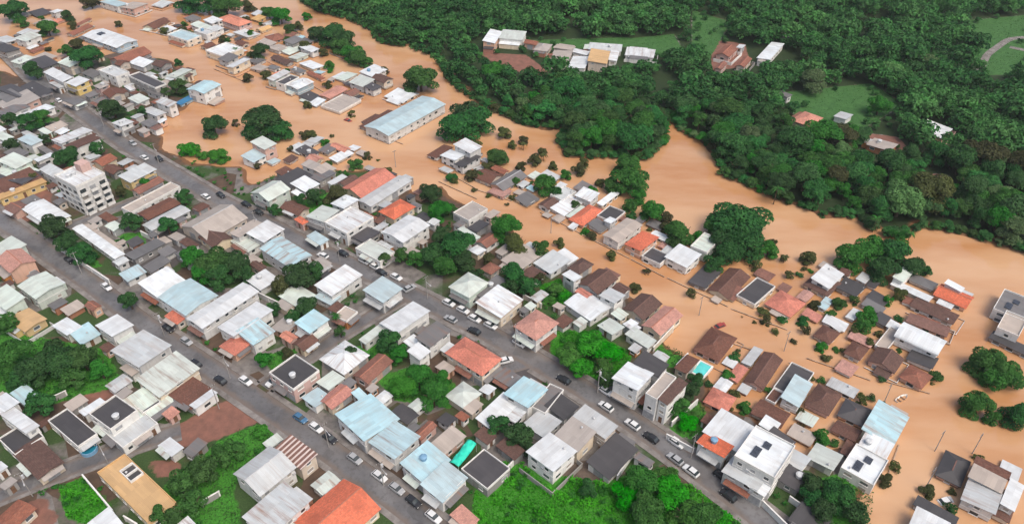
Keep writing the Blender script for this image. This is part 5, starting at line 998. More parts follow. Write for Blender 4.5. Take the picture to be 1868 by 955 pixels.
95.32|107.48|-1.3|2.1|3.78|o|small olive green tree in the flood below the isolated black hipped house
101.29|108.17|-1.3|1.33|2.39|o|small olive green bush in the flood below the isolated black hipped house
98.35|103.05|-1.3|1.91|3.44|d|small dark green tree in the flood below the isolated black hipped house
111.84|117.18|-1.3|1.64|2.95|o|small olive green bush in the flood right of the isolated black hipped house
-59.4|252.78|-1.3|3.18|5.72|m|mid green tree in the flood above the long red roof
-47.03|247.1|-1.3|3.05|5.49|o|olive green tree in the flood upper right of the long red roof
-80.83|277.42|-1.3|2.68|4.83|o|second nearest olive green tree in the flood right of the tall pink tower house
-74.68|271.83|-1.3|2.11|3.79|m|small mid green tree in the flood right of the tall pink tower house
-83.32|276.92|-1.3|2.79|5.02|o|nearest olive green tree in the flood right of the tall pink tower house
-70.28|254.77|-1.3|2.17|3.91|m|small mid green tree in the flood upper left of the long red roof
"""
CARS = """
-123.7|180.96|-0.68|w|white car below the long white narrow roof
-53.22|129.05|-0.63|b|blue car above the striped terracotta roof
-48.68|126.03|-0.65|w|white car above the striped terracotta roof
-17.46|100.69|-0.69|w|white car below the teal tarpaulin
-26.5|108.06|-0.66|s|silver car lower left of the teal tarpaulin
-22.28|104.63|-0.69|k|black car below the teal tarpaulin
-109.57|231.77|2.45|w|white car right of the yellow walled shop
-18.82|173.39|-0.62|w|third nearest white car above the big orange hipped roof
-14.4|170.21|-0.62|w|second nearest white car above the big orange hipped roof
-6.14|163.55|-0.62|w|white car left of the salmon hipped house
-17.83|166.27|2.52|s|nearest silver car above the big orange hipped roof
-1.73|149.43|0.35|w|white car right of the big orange hipped roof
2.04|156.26|-0.71|w|white car below the salmon hipped house
24.0|132.86|2.37|w|second nearest white car lower left of the white three storey block
30.02|126.99|2.35|w|white car below the white three storey block
40.05|121.35|-0.79|w|white car left of the solar panelled white roof
42.02|112.97|2.31|w|white car lower left of the solar panelled white roof
38.89|116.41|2.31|s|silver car left of the solar panelled white roof
-47.03|193.9|-0.64|w|second nearest white car right of the double white roof
-35.89|185.68|-0.64|w|fourth nearest white car right of the double white roof
-31.2|180.33|0.75|s|second nearest silver car above the big orange hipped roof
-60.82|196.72|2.57|w|nearest white car right of the double white roof
-93.63|226.6|-0.58|k|second nearest black car above the double white roof
-54.46|197.85|-0.57|k|nearest black car right of the double white roof
48.99|111.52|-0.83|k|nearest black car below the solar panelled white roof
-141.28|194.36|-0.65|k|black car lower left of the long white narrow roof
-98.26|162.34|-0.62|k|black car below the big white twin roofs
-91.28|156.95|-0.62|s|silver car below the big white twin roofs
-190.74|309.03|-0.76|w|nearest white car below the white and blue market hall
-198.45|309.17|2.38|w|second nearest white car below the white and blue market hall
-104.39|232.61|-0.69|k|black car upper left of the double white roof
-70.53|141.85|-0.62|w|white car left of the dark parapet roof
-40.74|188.01|-0.64|k|second nearest black car right of the double white roof
13.7|142.3|2.45|k|black car lower left of the bright bush lot
-44.57|122.68|-0.65|k|black car upper right of the striped terracotta roof
-30.93|111.46|-0.66|w|white car right of the striped terracotta roof
24.51|138.21|-0.77|w|nearest white car lower left of the white three storey block
49.32|106.26|2.28|k|second nearest black car below the solar panelled white roof
-37.52|116.54|-0.65|s|silver car right of the striped terracotta roof
-63.21|141.63|4.05|w|white car lower left of the dark parapet roof
-43.04|190.82|-0.64|w|third nearest white car right of the double white roof
-10.8|161.22|2.52|k|black car above the big orange hipped roof
-87.93|221.65|-0.58|k|nearest black car above the double white roof
-142.09|259.39|2.46|w|white car above the yellow walled shop
-135.81|258.41|-0.68|k|black car upper right of the yellow walled shop
-150.92|270.68|-0.68|s|silver car above the yellow walled shop
-85.89|148.28|2.52|k|second nearest black car above the brick courtyard lot
-77.35|142.15|2.52|k|nearest black car above the brick courtyard lot
34.06|122.89|2.35|k|black car below the white three storey block
-10.85|166.43|-0.62|w|nearest white car above the big orange hipped roof
"""
WALLS = """
-147.34|200.4|-123.51|182.86|w|white garden wall below the long white narrow roof
-99.68|111.02|-88.75|101.47|w|white garden wall left of the tan flat roof
56.3|104.04|60.09|97.88|w|second nearest white garden wall below the solar panelled white roof
62.79|105.19|65.03|102.75|w|nearest white garden wall below the solar panelled white roof
65.03|102.75|61.56|99.66|w|third nearest white garden wall below the solar panelled white roof
47.55|134.19|39.73|126.77|w|white garden wall below the turquoise pool
2.75|118.14|-1.54|112.56|w|white garden wall right of the teal tarpaulin
29.38|118.14|24.38|110.71|w|white garden wall upper right of the bright green field
-123.69|208.7|-118.58|205.27|w|white garden wall right of the long white narrow roof
48.06|150.92|44.17|146.53|c|cream garden wall upper left of the turquoise pool
37.76|122.97|43.61|118.46|w|white garden wall left of the solar panelled white roof
-77.08|177.35|-63.47|168.86|w|white garden wall lower right of the dark grove
-48.09|211.89|-38.37|203.12|w|white garden wall below the long red roof
3.28|176.07|8.72|171.55|c|cream garden wall above the salmon hipped house
38.98|153.28|46.02|162.0|c|cream garden wall left of the dark brown lone roof
-119.08|134.19|-115.56|137.21|g|grey garden wall below the lower left thicket
-69.96|103.6|-66.53|106.51|g|grey garden wall right of the tan flat roof
-85.75|100.08|-81.93|98.02|w|white garden wall below the tan flat roof
-27.95|253.41|-13.21|238.55|F|nearest flooded pale garden wall right of the long red roof
-12.37|237.43|0.0|230.13|F|third nearest flooded pale garden wall right of the long red roof
9.77|223.13|22.86|210.57|F|second nearest flooded pale garden wall left of the white edged red roof
23.53|209.62|37.76|196.57|F|nearest flooded pale garden wall left of the white edged red roof
38.39|195.99|47.54|186.97|F|flooded pale garden wall below the white edged red roof
48.48|186.42|64.23|172.88|F|flooded pale garden wall above the dark brown lone roof
64.99|171.89|78.98|162.8|F|flooded pale garden wall lower left of the bright red roof
97.47|143.41|109.31|138.3|F|flooded pale garden wall above the crossroads pale blue roof
81.13|151.25|95.56|143.01|F|second nearest flooded pale garden wall right of the long brown tiled house
-27.2|243.5|-12.56|231.57|F|second nearest flooded pale garden wall right of the long red roof
32.75|180.02|48.55|165.13|F|flooded pale garden wall upper left of the dark brown lone roof
55.64|160.96|67.9|153.83|F|flooded pale garden wall right of the dark brown lone roof
75.82|149.56|78.07|147.07|F|nearest flooded pale garden wall right of the long brown tiled house
94.53|121.4|86.87|110.21|F|flooded pale garden wall left of the isolated black hipped house
-94.15|329.58|-69.73|303.88|F|flooded pale garden wall left of the long warehouse
-141.67|344.92|-121.84|329.58|F|flooded pale garden wall upper right of the blue tarpaulin roof
-133.24|361.35|-105.63|335.59|F|flooded pale garden wall below the pink roofed corner house
-54.52|279.58|-43.59|271.79|F|flooded pale garden wall below the long warehouse
"""
POLES = """
96.14|135.05|-1.3|concrete utility pole in the flood above the crossroads pale blue roof
102.63|119.73|-1.3|concrete utility pole in the flood upper left of the isolated black hipped house
111.29|118.9|-1.3|concrete utility pole in the flood upper right of the isolated black hipped house
95.79|108.99|-1.3|concrete utility pole in the flood lower left of the isolated black hipped house
-44.34|254.08|-1.3|concrete utility pole in the flood upper right of the long red roof
54.94|169.16|-1.3|concrete utility pole in the flood above the dark brown lone roof
75.72|154.24|-1.3|concrete utility pole in the flood above the long brown tiled house
13.11|210.82|-1.3|concrete utility pole in the flood left of the white edged red roof
-85.35|209.97|0.6|concrete utility pole upper left of the double white roof
-54.92|194.0|0.6|concrete utility pole right of the double white roof
-25.36|175.92|0.6|concrete utility pole above the big orange hipped roof
0.92|155.37|0.6|concrete utility pole below the salmon hipped house
22.35|138.11|0.6|concrete utility pole lower left of the white three storey block
42.83|117.12|0.6|concrete utility pole left of the solar panelled white roof
-134.38|187.82|0.6|concrete utility pole below the long white narrow roof
-98.62|159.83|0.6|concrete utility pole below the big white twin roofs
-75.12|143.22|0.6|second nearest concrete utility pole above the brick courtyard lot
-44.5|120.41|0.6|concrete utility pole right of the striped terracotta roof
-29.71|109.31|0.6|concrete utility pole lower left of the teal tarpaulin
-168.6|285.36|0.6|concrete utility pole above the yellow walled shop
-135.21|255.94|0.6|concrete utility pole upper right of the yellow walled shop
-109.49|106.33|0.6|concrete utility pole left of the tan flat roof
-95.44|114.72|0.6|concrete utility pole upper left of the tan flat roof
-74.85|132.66|0.6|nearest concrete utility pole above the brick courtyard lot
"""
DRY = [(-257.8,342.7),(-230.3,339.6),(-219.1,354.3),(-198.5,362.3),(-181.4,363.7),(-158.4,347.8),(-145.9,333.5),(-132.0,321.1),(-131.8,316.6),(-140.3,309.0),(-147.1,296.4),(-145.1,282.7),(-137.2,268.1),(-125.3,260.3),(-111.7,254.1),(-103.9,256.1),(-94.5,244.2),(-85.7,250.0),(-78.4,254.9),(-65.5,252.9),(-59.0,251.2),(-45.0,247.3),(-38.4,243.4),(-35.6,235.8),(-26.8,238.4),(-23.7,235.8),(-18.6,227.6),(-7.5,222.3),(-5.5,219.7),(0.2,215.0),(2.0,208.6),(11.8,200.9),(16.9,196.5),(22.4,193.1),(27.5,186.4),(36.1,180.0),(38.9,175.3),(43.3,172.3),(48.5,168.0),(47.6,163.2),(42.1,158.2),(47.9,152.5),(52.4,148.3),(52.5,143.8),(51.0,133.2),(56.0,131.3),(61.9,129.6),(61.9,123.4),(66.9,118.1),(73.8,118.1),(79.2,119.2),(82.7,112.4),(84.4,109.0),(80.6,101.7),(77.0,93.6),(71.9,81.3),(51.0,43.8),(-165.3,43.8),(-418.9,188.6),(-397.8,342.7)]
BANK = [(-134.9,481.8),(-121.8,442.0),(-105.0,420.5),(-87.5,410.4),(-73.9,394.4),(-66.8,376.4),(-50.7,371.4),(-35.8,356.9),(-28.3,330.5),(-15.4,310.6),(5.9,288.4),(21.7,283.6),(19.3,272.5),(22.7,262.4),(35.4,261.2),(52.3,260.3),(62.2,275.7),(64.6,294.9),(68.0,297.4),(70.1,282.7),(78.3,271.2),(79.8,248.1),(95.6,232.2),(108.0,221.7),(120.5,220.3),(122.0,213.1),(125.8,208.6),(139.1,214.0),(150.7,210.8),(166.8,200.0),(193.6,177.9),(310.1,163.2),(1009.5,553.5),(289.6,788.6),(-158.1,720.8)]
ROADS = [('A',[(-188.9,227.7),(-169.9,213.5),(-147.0,196.3),(-126.1,180.6),(-106.8,164.9),(-88.1,151.5),(-71.1,139.3),(-53.9,126.7),(-38.2,114.7),(-26.8,105.9),(-16.1,97.2),(-6.2,88.7)],6.3,1.5),
('B',[(-274.6,388.2),(-246.2,360.9),(-222.7,335.1),(-191.4,305.6),(-153.4,270.1),(-129.0,250.2),(-104.2,229.8),(-85.4,217.4),(-67.4,203.4),(-49.3,191.7),(-36.0,181.9),(-21.7,171.7),(-5.3,159.8),(6.9,149.4),(18.2,140.1),(29.8,128.8),(39.2,119.2),(47.8,109.8),(56.6,99.6),(63.7,91.2)],6.6,1.5),
('X1',[(-122.7,103.0),(-111.5,110.4),(-102.2,115.4),(-91.6,121.6),(-82.3,125.7)],5.0,1.0),
('X2',[(-65.2,140.1),(-56.4,151.5),(-48.9,159.8),(-39.4,170.2),(-30.3,178.7)],4.6,1.0),
('X3',[(-9.7,143.2),(-1.3,147.7),(6.2,150.4)],5.2,0),
('X4',[(-159.1,206.5),(-148.5,215.5),(-136.6,227.7),(-123.4,240.1),(-119.3,242.8)],4.2,0.8)]
COVER = [('g',[(-8.4,111.3),(-0.5,116.6),(8.5,112.8),(19.9,109.8),(29.1,112.8),(37.9,111.3),(48.8,102.7),(53.4,96.5),(51.3,88.1),(-9.7,88.1)]),
('g',[(-104.5,108.6),(-100.7,111.9),(-89.7,103.0),(-93.1,98.8),(-99.3,101.0)]),
('g',[(-80.8,109.3),(-71.8,122.6),(-63.8,127.8),(-57.6,126.0),(-59.3,120.9),(-63.3,111.3),(-64.4,108.6),(-59.1,98.5),(-75.9,96.5)]),
('g',[(-146.5,162.1),(-125.6,157.6),(-111.4,153.2),(-103.3,141.2),(-115.2,135.1),(-122.8,133.2),(-137.8,140.2)]),
('g',[(10.3,161.4),(19.8,162.6),(32.8,153.6),(31.6,143.2),(22.6,141.2),(11.2,145.2)]),
('g',[(8.6,182.4),(14.6,185.6),(18.9,177.2),(17.2,171.7),(9.1,173.2)]),
('g',[(-36.4,143.2),(-28.8,147.3),(-14.8,141.2),(-14.6,132.7),(-30.3,135.4)]),
('g',[(41.5,157.6),(48.2,152.6),(44.2,146.9),(38.0,149.4)]),
('g',[(40.8,132.1),(49.3,135.4),(49.5,129.0),(45.1,122.4),(39.0,124.3)]),
('g',[(-132.3,209.7),(-124.1,210.3),(-120.0,203.4),(-127.1,201.6)]),
('g',[(-153.0,208.4),(-141.3,203.4),(-128.3,190.6),(-136.0,191.4)]),
('l',[(1.7,379.2),(59.6,383.7),(70.6,372.0),(18.0,366.4)]),
('l',[(60.8,382.2),(84.3,388.2),(85.2,364.3),(66.1,359.5)]),
('l',[(100.1,424.0),(118.1,405.5),(110.8,389.7),(94.8,352.9),(87.8,358.2)]),
('l',[(121.8,318.7),(164.5,328.0),(170.9,306.6),(143.1,282.5),(119.4,293.7)]),
('l',[(241.2,407.1),(291.4,418.0),(247.8,338.2),(218.7,336.4),(227.9,367.8)]),
('g',[(-74.0,230.2),(-66.3,235.6),(-57.6,231.3),(-59.5,219.8),(-71.1,220.8)]),
('g',[(68.3,110.1),(78.2,113.2),(83.6,108.6),(79.0,98.5),(67.2,98.5)]),
('g',[(-44.7,153.6),(-36.8,162.6),(-31.0,153.6),(-35.0,149.4)]),
('g',[(-70.0,151.5),(-60.3,155.4),(-56.2,150.4),(-63.9,145.2)]),
('d',[(-85.4,122.9),(-83.1,128.1),(-75.4,134.5),(-69.4,138.3),(-62.3,133.9),(-63.9,128.1),(-71.9,122.9),(-80.5,120.4)]),
('d',[(-110.9,104.1),(-107.0,106.3),(-99.5,98.8),(-108.2,96.5)]),
('d',[(-87.6,116.3),(-79.1,116.3),(-77.6,111.9),(-82.5,111.3)]),
('d',[(-197.7,251.1),(-179.1,247.1),(-167.4,237.5),(-159.1,218.1),(-171.5,216.4),(-187.4,224.9)]),
('d',[(-113.8,138.3),(-106.5,141.2),(-101.3,137.3),(-105.7,132.7),(-112.7,132.7)]),
('d',[(168.4,440.2),(168.8,440.2),(168.5,439.3)]),
('d',[(140.5,281.6),(156.6,276.9),(156.4,265.7),(142.2,267.9)]),
('d',[(-17.4,364.3),(7.0,360.9),(17.1,341.3),(12.9,332.1),(-9.0,350.9)]),
('d',[(100.2,382.2),(118.1,374.9),(114.2,347.6),(94.5,341.3)]),
('d',[(153.7,249.0),(163.5,247.8),(159.0,235.6),(149.7,234.9)]),
('a',[(-124.9,210.0),(-108.5,213.2),(-100.4,205.3),(-108.7,187.8),(-120.7,187.8),(-128.1,193.4)]),
('a',[(-7.2,143.2),(3.9,149.4),(9.7,145.2),(-0.6,137.3)])]
PATHS = [[(218.3,338.2),(233.3,360.9),(255.5,382.2),(267.0,383.7)],
[(249.6,370.6),(257.0,365.0)],
[(138.6,380.7),(144.0,389.7),(151.0,395.9)]]

# ------------------------------------------------------------------ materials
class NT:
    def __init__(s, name):
        s.m = bpy.data.materials.new(name); s.m.use_nodes = True
        s.t = s.m.node_tree; s.n = s.t.nodes; s.p = s.n['Principled BSDF']
    def node(s, typ, **kw):
        n = s.n.new(typ)
        for k, v in kw.items():
            if k.startswith('i_'):
                k = k[2:]; k = int(k) if k.isdigit() else k
                if hasattr(v, 'links') or isinstance(v, bpy.types.NodeSocket): s.t.links.new(v, n.inputs[k])
                else: n.inputs[k].default_value = v
            else: setattr(n, k, v)
        return n
    def link(s, a, b): s.t.links.new(a, b)
    def noise(s, vec, scale, detail=3, rough=.55):
        return s.node('ShaderNodeTexNoise', i_Vector=vec, i_Scale=scale, i_Detail=detail, i_Roughness=rough).outputs['Fac']
    def ramp(s, fac, a, b, c0=(0, 0, 0, 1), c1=(1, 1, 1, 1)):
        r = s.node('ShaderNodeValToRGB', i_Fac=fac); e = r.color_ramp.elements
        e[0].position = a; e[1].position = b; e[0].color = c0; e[1].color = c1
        return r.outputs['Color']
    def mix(s, fac, a, b, mode='MIX'):
        n = s.n.new('ShaderNodeMix'); n.data_type = 'RGBA'; n.blend_type = mode
        for idx, v in ((0, fac), (6, a), (7, b)):
            if isinstance(v, bpy.types.NodeSocket): s.t.links.new(v, n.inputs[idx])
            else: n.inputs[idx].default_value = v
        return n.outputs[2]
    def math(s, op, a, b=0.0):
        n = s.n.new('ShaderNodeMath'); n.operation = op
        for i, v in enumerate((a, b)):
            if isinstance(v, bpy.types.NodeSocket): s.t.links.new(v, n.inputs[i])
            else: n.inputs[i].default_value = v
        return n.outputs[0]
    def bump(s, h, strength=.3, dist=.05):
        b = s.node('ShaderNodeBump', i_Strength=strength, i_Distance=dist, i_Height=h)
        s.link(b.outputs[0], s.p.inputs['Normal'])
    def hsv(s, col, h, sat, v):
        n = s.n.new('ShaderNodeHueSaturation')
        for k, x in (('Hue', h), ('Saturation', sat), ('Value', v), ('Color', col)):
            if isinstance(x, bpy.types.NodeSocket): s.t.links.new(x, n.inputs[k])
            else: n.inputs[k].default_value = x
        return n.outputs[0]
    def out(s, col, rough=.6, spec=.3):
        if isinstance(col, bpy.types.NodeSocket): s.link(col, s.p.inputs['Base Color'])
        else: s.p.inputs['Base Color'].default_value = col
        if isinstance(rough, bpy.types.NodeSocket): s.link(rough, s.p.inputs['Roughness'])
        else: s.p.inputs['Roughness'].default_value = rough
        s.p.inputs['Specular IOR Level'].default_value = spec
        return s.m

def c4(c): return (c[0], c[1], c[2], 1)
def scl(c, k): return (c[0]*k, c[1]*k, c[2]*k, 1)
RC = dict(W=(.67, .71, .73), L=(.50, .53, .54), B=(.42, .58, .63), M=(.56, .63, .58), G=(.17, .165, .165), K=(.075, .071, .074),
          N=(.135, .07, .055), R=(.25, .115, .085), T=(.60, .195, .13), S=(.56, .27, .21), Y=(.57, .38, .2), C=(.42, .37, .33), U=(.07, .2, .36))

def roof_material(key, tiled, stripe=False):
    t = NT('roof_' + key); base = RC[key[0]]
    uv = t.node('ShaderNodeTexCoord').outputs['UV']; ob = t.node('ShaderNodeTexCoord').outputs['Object']
    oi = t.node('ShaderNodeObjectInfo'); rnd = oi.outputs['Random']
    sp = t.node('ShaderNodeSeparateXYZ', i_Vector=uv)
    off = t.node('ShaderNodeVectorMath', operation='ADD'); t.link(uv, off.inputs[0])
    cx = t.node('ShaderNodeCombineXYZ', i_X=t.math('MULTIPLY', rnd, 90.), i_Y=t.math('MULTIPLY', rnd, 37.)); t.link(cx.outputs[0], off.inputs[1])
    v = off.outputs[0]
    big = t.noise(v, .22, 4); fine = t.noise(v, 2.6, 4, .65)
    st = t.node('ShaderNodeMapping', i_Vector=v); st.inputs['Scale'].default_value = (1.6, .13, 1)      # streaks down the slope
    streak = t.noise(st.outputs[0], 1.0, 5, .6)
    pan = t.node('ShaderNodeTexBrick', i_Vector=v, i_Scale=1.0, i_Color1=(.72, .73, .74, 1), i_Color2=(1.04, 1.04, 1.03, 1), i_Mortar=(.62, .62, .62, 1))
    pan.inputs['Brick Width'].default_value = 1.05; pan.inputs['Row Height'].default_value = 4.2; pan.inputs['Mortar Size'].default_value = .012
    if not tiled:
        dirt = t.ramp(big, .42, .74); st2 = t.ramp(streak, .5, .8)
        col = t.mix(.55, c4(base), pan.outputs['Color'], 'MULTIPLY')
        dk = (.30, .265, .23, 1) if key[0] in 'WLBM' else scl(base, .55)
        col = t.mix(t.math('MULTIPLY', dirt, .32), col, dk)
        col = t.mix(t.math('MULTIPLY', st2, .38), col, scl(base, .62) if key[0] not in 'WLBM' else (.34, .25, .19, 1))
        if key[0] in 'WLBMG':
            rust = t.math('MULTIPLY', t.ramp(t.noise(st.outputs[0], .45, 5, .7), .5, .66), t.ramp(t.math('FRACT', t.math('MULTIPLY', rnd, 7.3)), .62, .9))
            col = t.mix(t.math('MULTIPLY', rust, .75), col, (.23, .115, .07, 1))
        col = t.hsv(col, .5, t.math('ADD', .75, t.math('MULTIPLY', rnd, .5)), t.math('ADD', .86, t.math('MULTIPLY', rnd, .2)))
        w = t.math('SINE', t.math('MULTIPLY', sp.outputs[0], 2*pi/.28))
        t.bump(t.math('ADD', w, t.math('MULTIPLY', fine, .6)), .35, .02)
        return t.out(col, .5, .35)
    rows = t.math('FRACT', t.math('MULTIPLY', sp.outputs[1], 1/.36)); cols = t.math('SINE', t.math('MULTIPLY', sp.outputs[0], 2*pi/.24))
    tile = t.node('ShaderNodeTexBrick', i_Vector=v, i_Scale=1.0, i_Color1=(.66, .64, .62, 1), i_Color2=(1.12, 1.05, 1, 1), i_Mortar=(.5, .48, .46, 1))
    tile.inputs['Brick Width'].default_value = .5; tile.inputs['Row Height'].default_value = .36; tile.inputs['Mortar Size'].default_value = .02
    col = t.mix(.75, c4(base), tile.outputs['Color'], 'MULTIPLY')
    moss = t.ramp(big, .46, .72)
    col = t.mix(t.math('MULTIPLY', moss, .5), col, scl(base, .48))
    col = t.mix(t.math('MULTIPLY', t.ramp(fine, .5, .78), .5), col, (.2, .165, .14, 1))
    col = t.mix(t.math('MULTIPLY', t.ramp(streak, .52, .75), .3), col, scl(base, 1.45))
    if stripe:
        sb = t.ramp(t.math('FRACT', t.math('MULTIPLY', sp.outputs[0], 1/1.25)), .58, .64)
        col = t.mix(sb, col, (.66, .53, .47, 1))
    col = t.hsv(col, .5, t.math('ADD', .8, t.math('MULTIPLY', rnd, .35)), t.math('ADD', .82, t.math('MULTIPLY', rnd, .36)))
    t.bump(t.math('ADD', t.math('MULTIPLY', cols, .6), rows), .5, .05)
    return t.out(col, .75, .25)

WC = dict(w=(.68, .68, .66), c=(.66, .56, .44), p=(.60, .38, .31), o=(.40, .17, .09), g=(.30, .29, .28), y=(.62, .46, .22), b=(.34, .46, .54), m=(.56, .64, .57))
def wall_material(k):
    t = NT('plaster_' + k); ob = t.node('ShaderNodeTexCoord').outputs['Object']; rnd = t.node('ShaderNodeObjectInfo').outputs['Random']
    ge = t.node('ShaderNodeNewGeometry').outputs['Position']
    mp = t.node('ShaderNodeMapping', i_Vector=ge); mp.inputs['Scale'].default_value = (1.2, 1.2, .16)
    stn = t.noise(mp.outputs[0], 1.1, 5, .65); big = t.noise(ge, .35, 3)
    col = t.mix(t.math('MULTIPLY', t.ramp(stn, .48, .74), .42), c4(WC[k]), scl(WC[k], .42))
    col = t.mix(t.math('MULTIPLY', t.ramp(big, .5, .7), .2), col, (.3, .26, .21, 1))
    col = t.hsv(col, t.math('ADD', .485, t.math('MULTIPLY', rnd, .03)), t.math('ADD', .7, t.math('MULTIPLY', rnd, .5)), t.math('ADD', .8, t.math('MULTIPLY', rnd, .28)))
    zz = t.node('ShaderNodeSeparateXYZ', i_Vector=ge).outputs[2]
    band = t.ramp(t.math('ADD', zz, t.math('MULTIPLY', t.noise(ge, .9, 4), .5)), .42, .62)
    col = t.mix(band, (.24, .13, .07, 1), col)                       # mud left on the walls by the flood
    t.bump(t.noise(ge, 9, 3), .2, .02)
    return t.out(col, .85, .2)

def simple(name, c, rough=.6, spec=.3, var=.12, sc=1.5, metal=0.):
    t = NT(name); ge = t.node('ShaderNodeNewGeometry').outputs['Position']
    n = t.noise(ge, sc, 4)
    col = t.mix(t.ramp(n, .3, .7), scl(c, 1-var), scl(c, 1+var))
    t.p.inputs['Metallic'].default_value = metal
    return t.out(col, rough, spec)

def leaf_material(name, dark, light, vary=True):
    t = NT(name); a = t.node('ShaderNodeAttribute', attribute_name='lv').outputs['Fac']
    ge = t.node('ShaderNodeNewGeometry').outputs['Position']
    rnd = t.node('ShaderNodeObjectInfo').outputs['Random'] if vary else t.noise(ge, .11, 2)
    cl = t.noise(ge, .35, 3)
    f = t.math('MAXIMUM', t.math('MULTIPLY', t.math('ADD', a, t.ramp(cl, .35, .65)), .5), 0.)
    col = t.mix(f, c4(dark), c4(light))
    col = t.hsv(col, t.math('ADD', .482, t.math('MULTIPLY', rnd, .036)), t.math('ADD', .85, t.math('MULTIPLY', rnd, .25)), t.math('ADD', .72, t.math('MULTIPLY', rnd, .56)))
    tr = t.node('ShaderNodeBsdfTranslucent'); t.link(col, tr.inputs[0])
    t.out(col, .6, .08)
    mx = t.node('ShaderNodeMixShader'); mx.inputs[0].default_value = .3
    t.link(t.p.outputs[0], mx.inputs[1]); t.link(tr.outputs[0], mx.inputs[2])
    t.link(mx.outputs[0], t.n['Material Output'].inputs['Surface'])
    return t.m

M = {}
for k in RC: M['r' + k] = roof_material(k, k in 'NRTS')
M['rRstripe'] = roof_material('R_striped', True, True)
for k in WC: M['w' + k] = wall_material(k)
M['glass'] = simple('window_glass', (.035, .045, .05), .12, .5, .2)
M['curtain'] = simple('curtain', (.34, .31, .27), .8); M['glass2'] = simple('window_glass_pale', (.10, .12, .13), .1, .5, .2)
M['frame'] = simple('window_frame', (.62, .62, .6), .5)
M['door'] = simple('door_paint', (.16, .09, .055), .5, .3, .3)
M['shutter'] = simple('roller_shutter', (.30, .31, .32), .45, .4, .2)
M['parapet'] = simple('parapet_plaster', (.66, .65, .62), .8, .2, .14, .8)
M['mudcoping'] = simple('muddy_coping', (.36, .26, .19), .85, .2, .35, .5)
M['ridge_T'] = simple('ridge_tile', (.36, .15, .1), .8); M['ridge_N'] = simple('ridge_tile_dark', (.16, .09, .075), .8)
M['tank'] = simple('blue_tank', (.16, .30, .44), .6); M['tankw'] = simple('grey_tank', (.5, .52, .53), .6)
M['solar'] = simple('solar_cell', (.045, .052, .068), .25, .5, .25); M['metal'] = simple('galvanised', (.45, .46, .47), .4, .4)
M['concrete'] = simple('concrete', (.36, .34, .32), .85, .2, .2, .6)
M['pole'] = simple('pole_concrete', (.30, .285, .27), .85, .2, .2)
M['trunk'] = simple('bark', (.085, .062, .045), .9, .1, .35, 3)
M['tyre'] = simple('tyre', (.02, .02, .02), .8)
M['lamp'] = simple('lamp_glass', (.7, .7, .66), .2)
M['tarp'] = simple('teal_tarpaulin', (.03, .56, .40), .45, .3, .12, 1.0)
M['pool'] = simple('pool_water', (.10, .52, .50), .08, .5, .15, .5)
M['pool_deep'] = simple('pool_water_deep', (.012, .16, .24), .1, .5, .1, .5)
M['boat'] = simple('boat_paint', (.7, .68, .63), .4)
for k, c in dict(w=(.62, .63, .63), b=(.06, .15, .26), s=(.34, .35, .36), r=(.30, .05, .04), k=(.025, .026, .03)).items():
    M['car' + k] = simple('car_paint_' + k, c, .22, .5, .03)
M['leaf_d'] = leaf_material('leaf_dark', (0.016, 0.064, 0.02), (0.06, 0.175, 0.048))
M['leaf_m'] = leaf_material('leaf_mid', (0.022, 0.09, 0.018), (0.078, 0.235, 0.046))
M['leaf_b'] = leaf_material('leaf_bright', (0.022, 0.13, 0.01), (0.066, 0.34, 0.028))
M['leaf_o'] = leaf_material('leaf_olive', (0.055, 0.068, 0.026), (0.12, 0.14, 0.05))
M['leaf_p'] = leaf_material('leaf_pale', (.07, .15, .05), (.16, .29, .11))
M['leaf_y'] = leaf_material('leaf_brown', (.09, .06, .025), (.15, .1, .045))
M['leaf_f'] = leaf_material('leaf_forest', (0.018, 0.084, 0.025), (0.08, 0.25, 0.066))
M['leaf_far'] = leaf_material('leaf_far_forest', (.019, .088, .026), (.094, .275, .070), False)
M['grass'] = leaf_material('grass_blade', (.030, .17, .011), (.088, .38, .027)); M['weeds'] = leaf_material('weeds', (.024, .085, .016), (.07, .185, .04))

# ------------------------------------------------------------------ mesh and object helpers
def mesh_py(name, v, f, mat, uvs=False, smooth=False):
    me = bpy.data.meshes.new(name); me.from_pydata([tuple(map(float, p)) for p in v], [], f)
    if mat is not None: me.materials.append(M[mat] if isinstance(mat, str) else mat)
    if uvs: add_uv(me)
    if smooth: me.shade_smooth()
    return me
def add_uv(me):
    uv = me.uv_layers.new(name='UVMap')
    for p in me.polygons:
        n = p.normal; h = Vector((0, 0, 1)).cross(n)
        if h.length < 1e-3: h = Vector((1, 0, 0))
        h.normalize(); s = n.cross(h)
        for li in p.loop_indices:
            co = me.vertices[me.loops[li].vertex_index].co
            uv.data[li].uv = (co.dot(h), co.dot(s))
def obj(name, me, parent=None, loc=None, rot=None, scale=None):
    o = bpy.data.objects.new(name, me); COL.objects.link(o)
    if parent is not None: o.parent = parent
    if loc is not None: o.location = loc
    if rot is not None: o.rotation_euler = rot
    if scale is not None: o.scale = scale
    return o
def thing(name, label, cat, loc, rz=0, group=None):
    o = bpy.data.objects.new(name, None); COL.objects.link(o); o.empty_display_size = .5
    o.location = loc; o.rotation_euler = (0, 0, rz); o['label'] = label; o['category'] = cat; o['kind'] = 'thing'
    if group: o['group'] = group
    return o
def structure(o): o['kind'] = 'structure'; return o
def stuff(o, label, cat): o['kind'] = 'stuff'; o['label'] = label; o['category'] = cat; return o
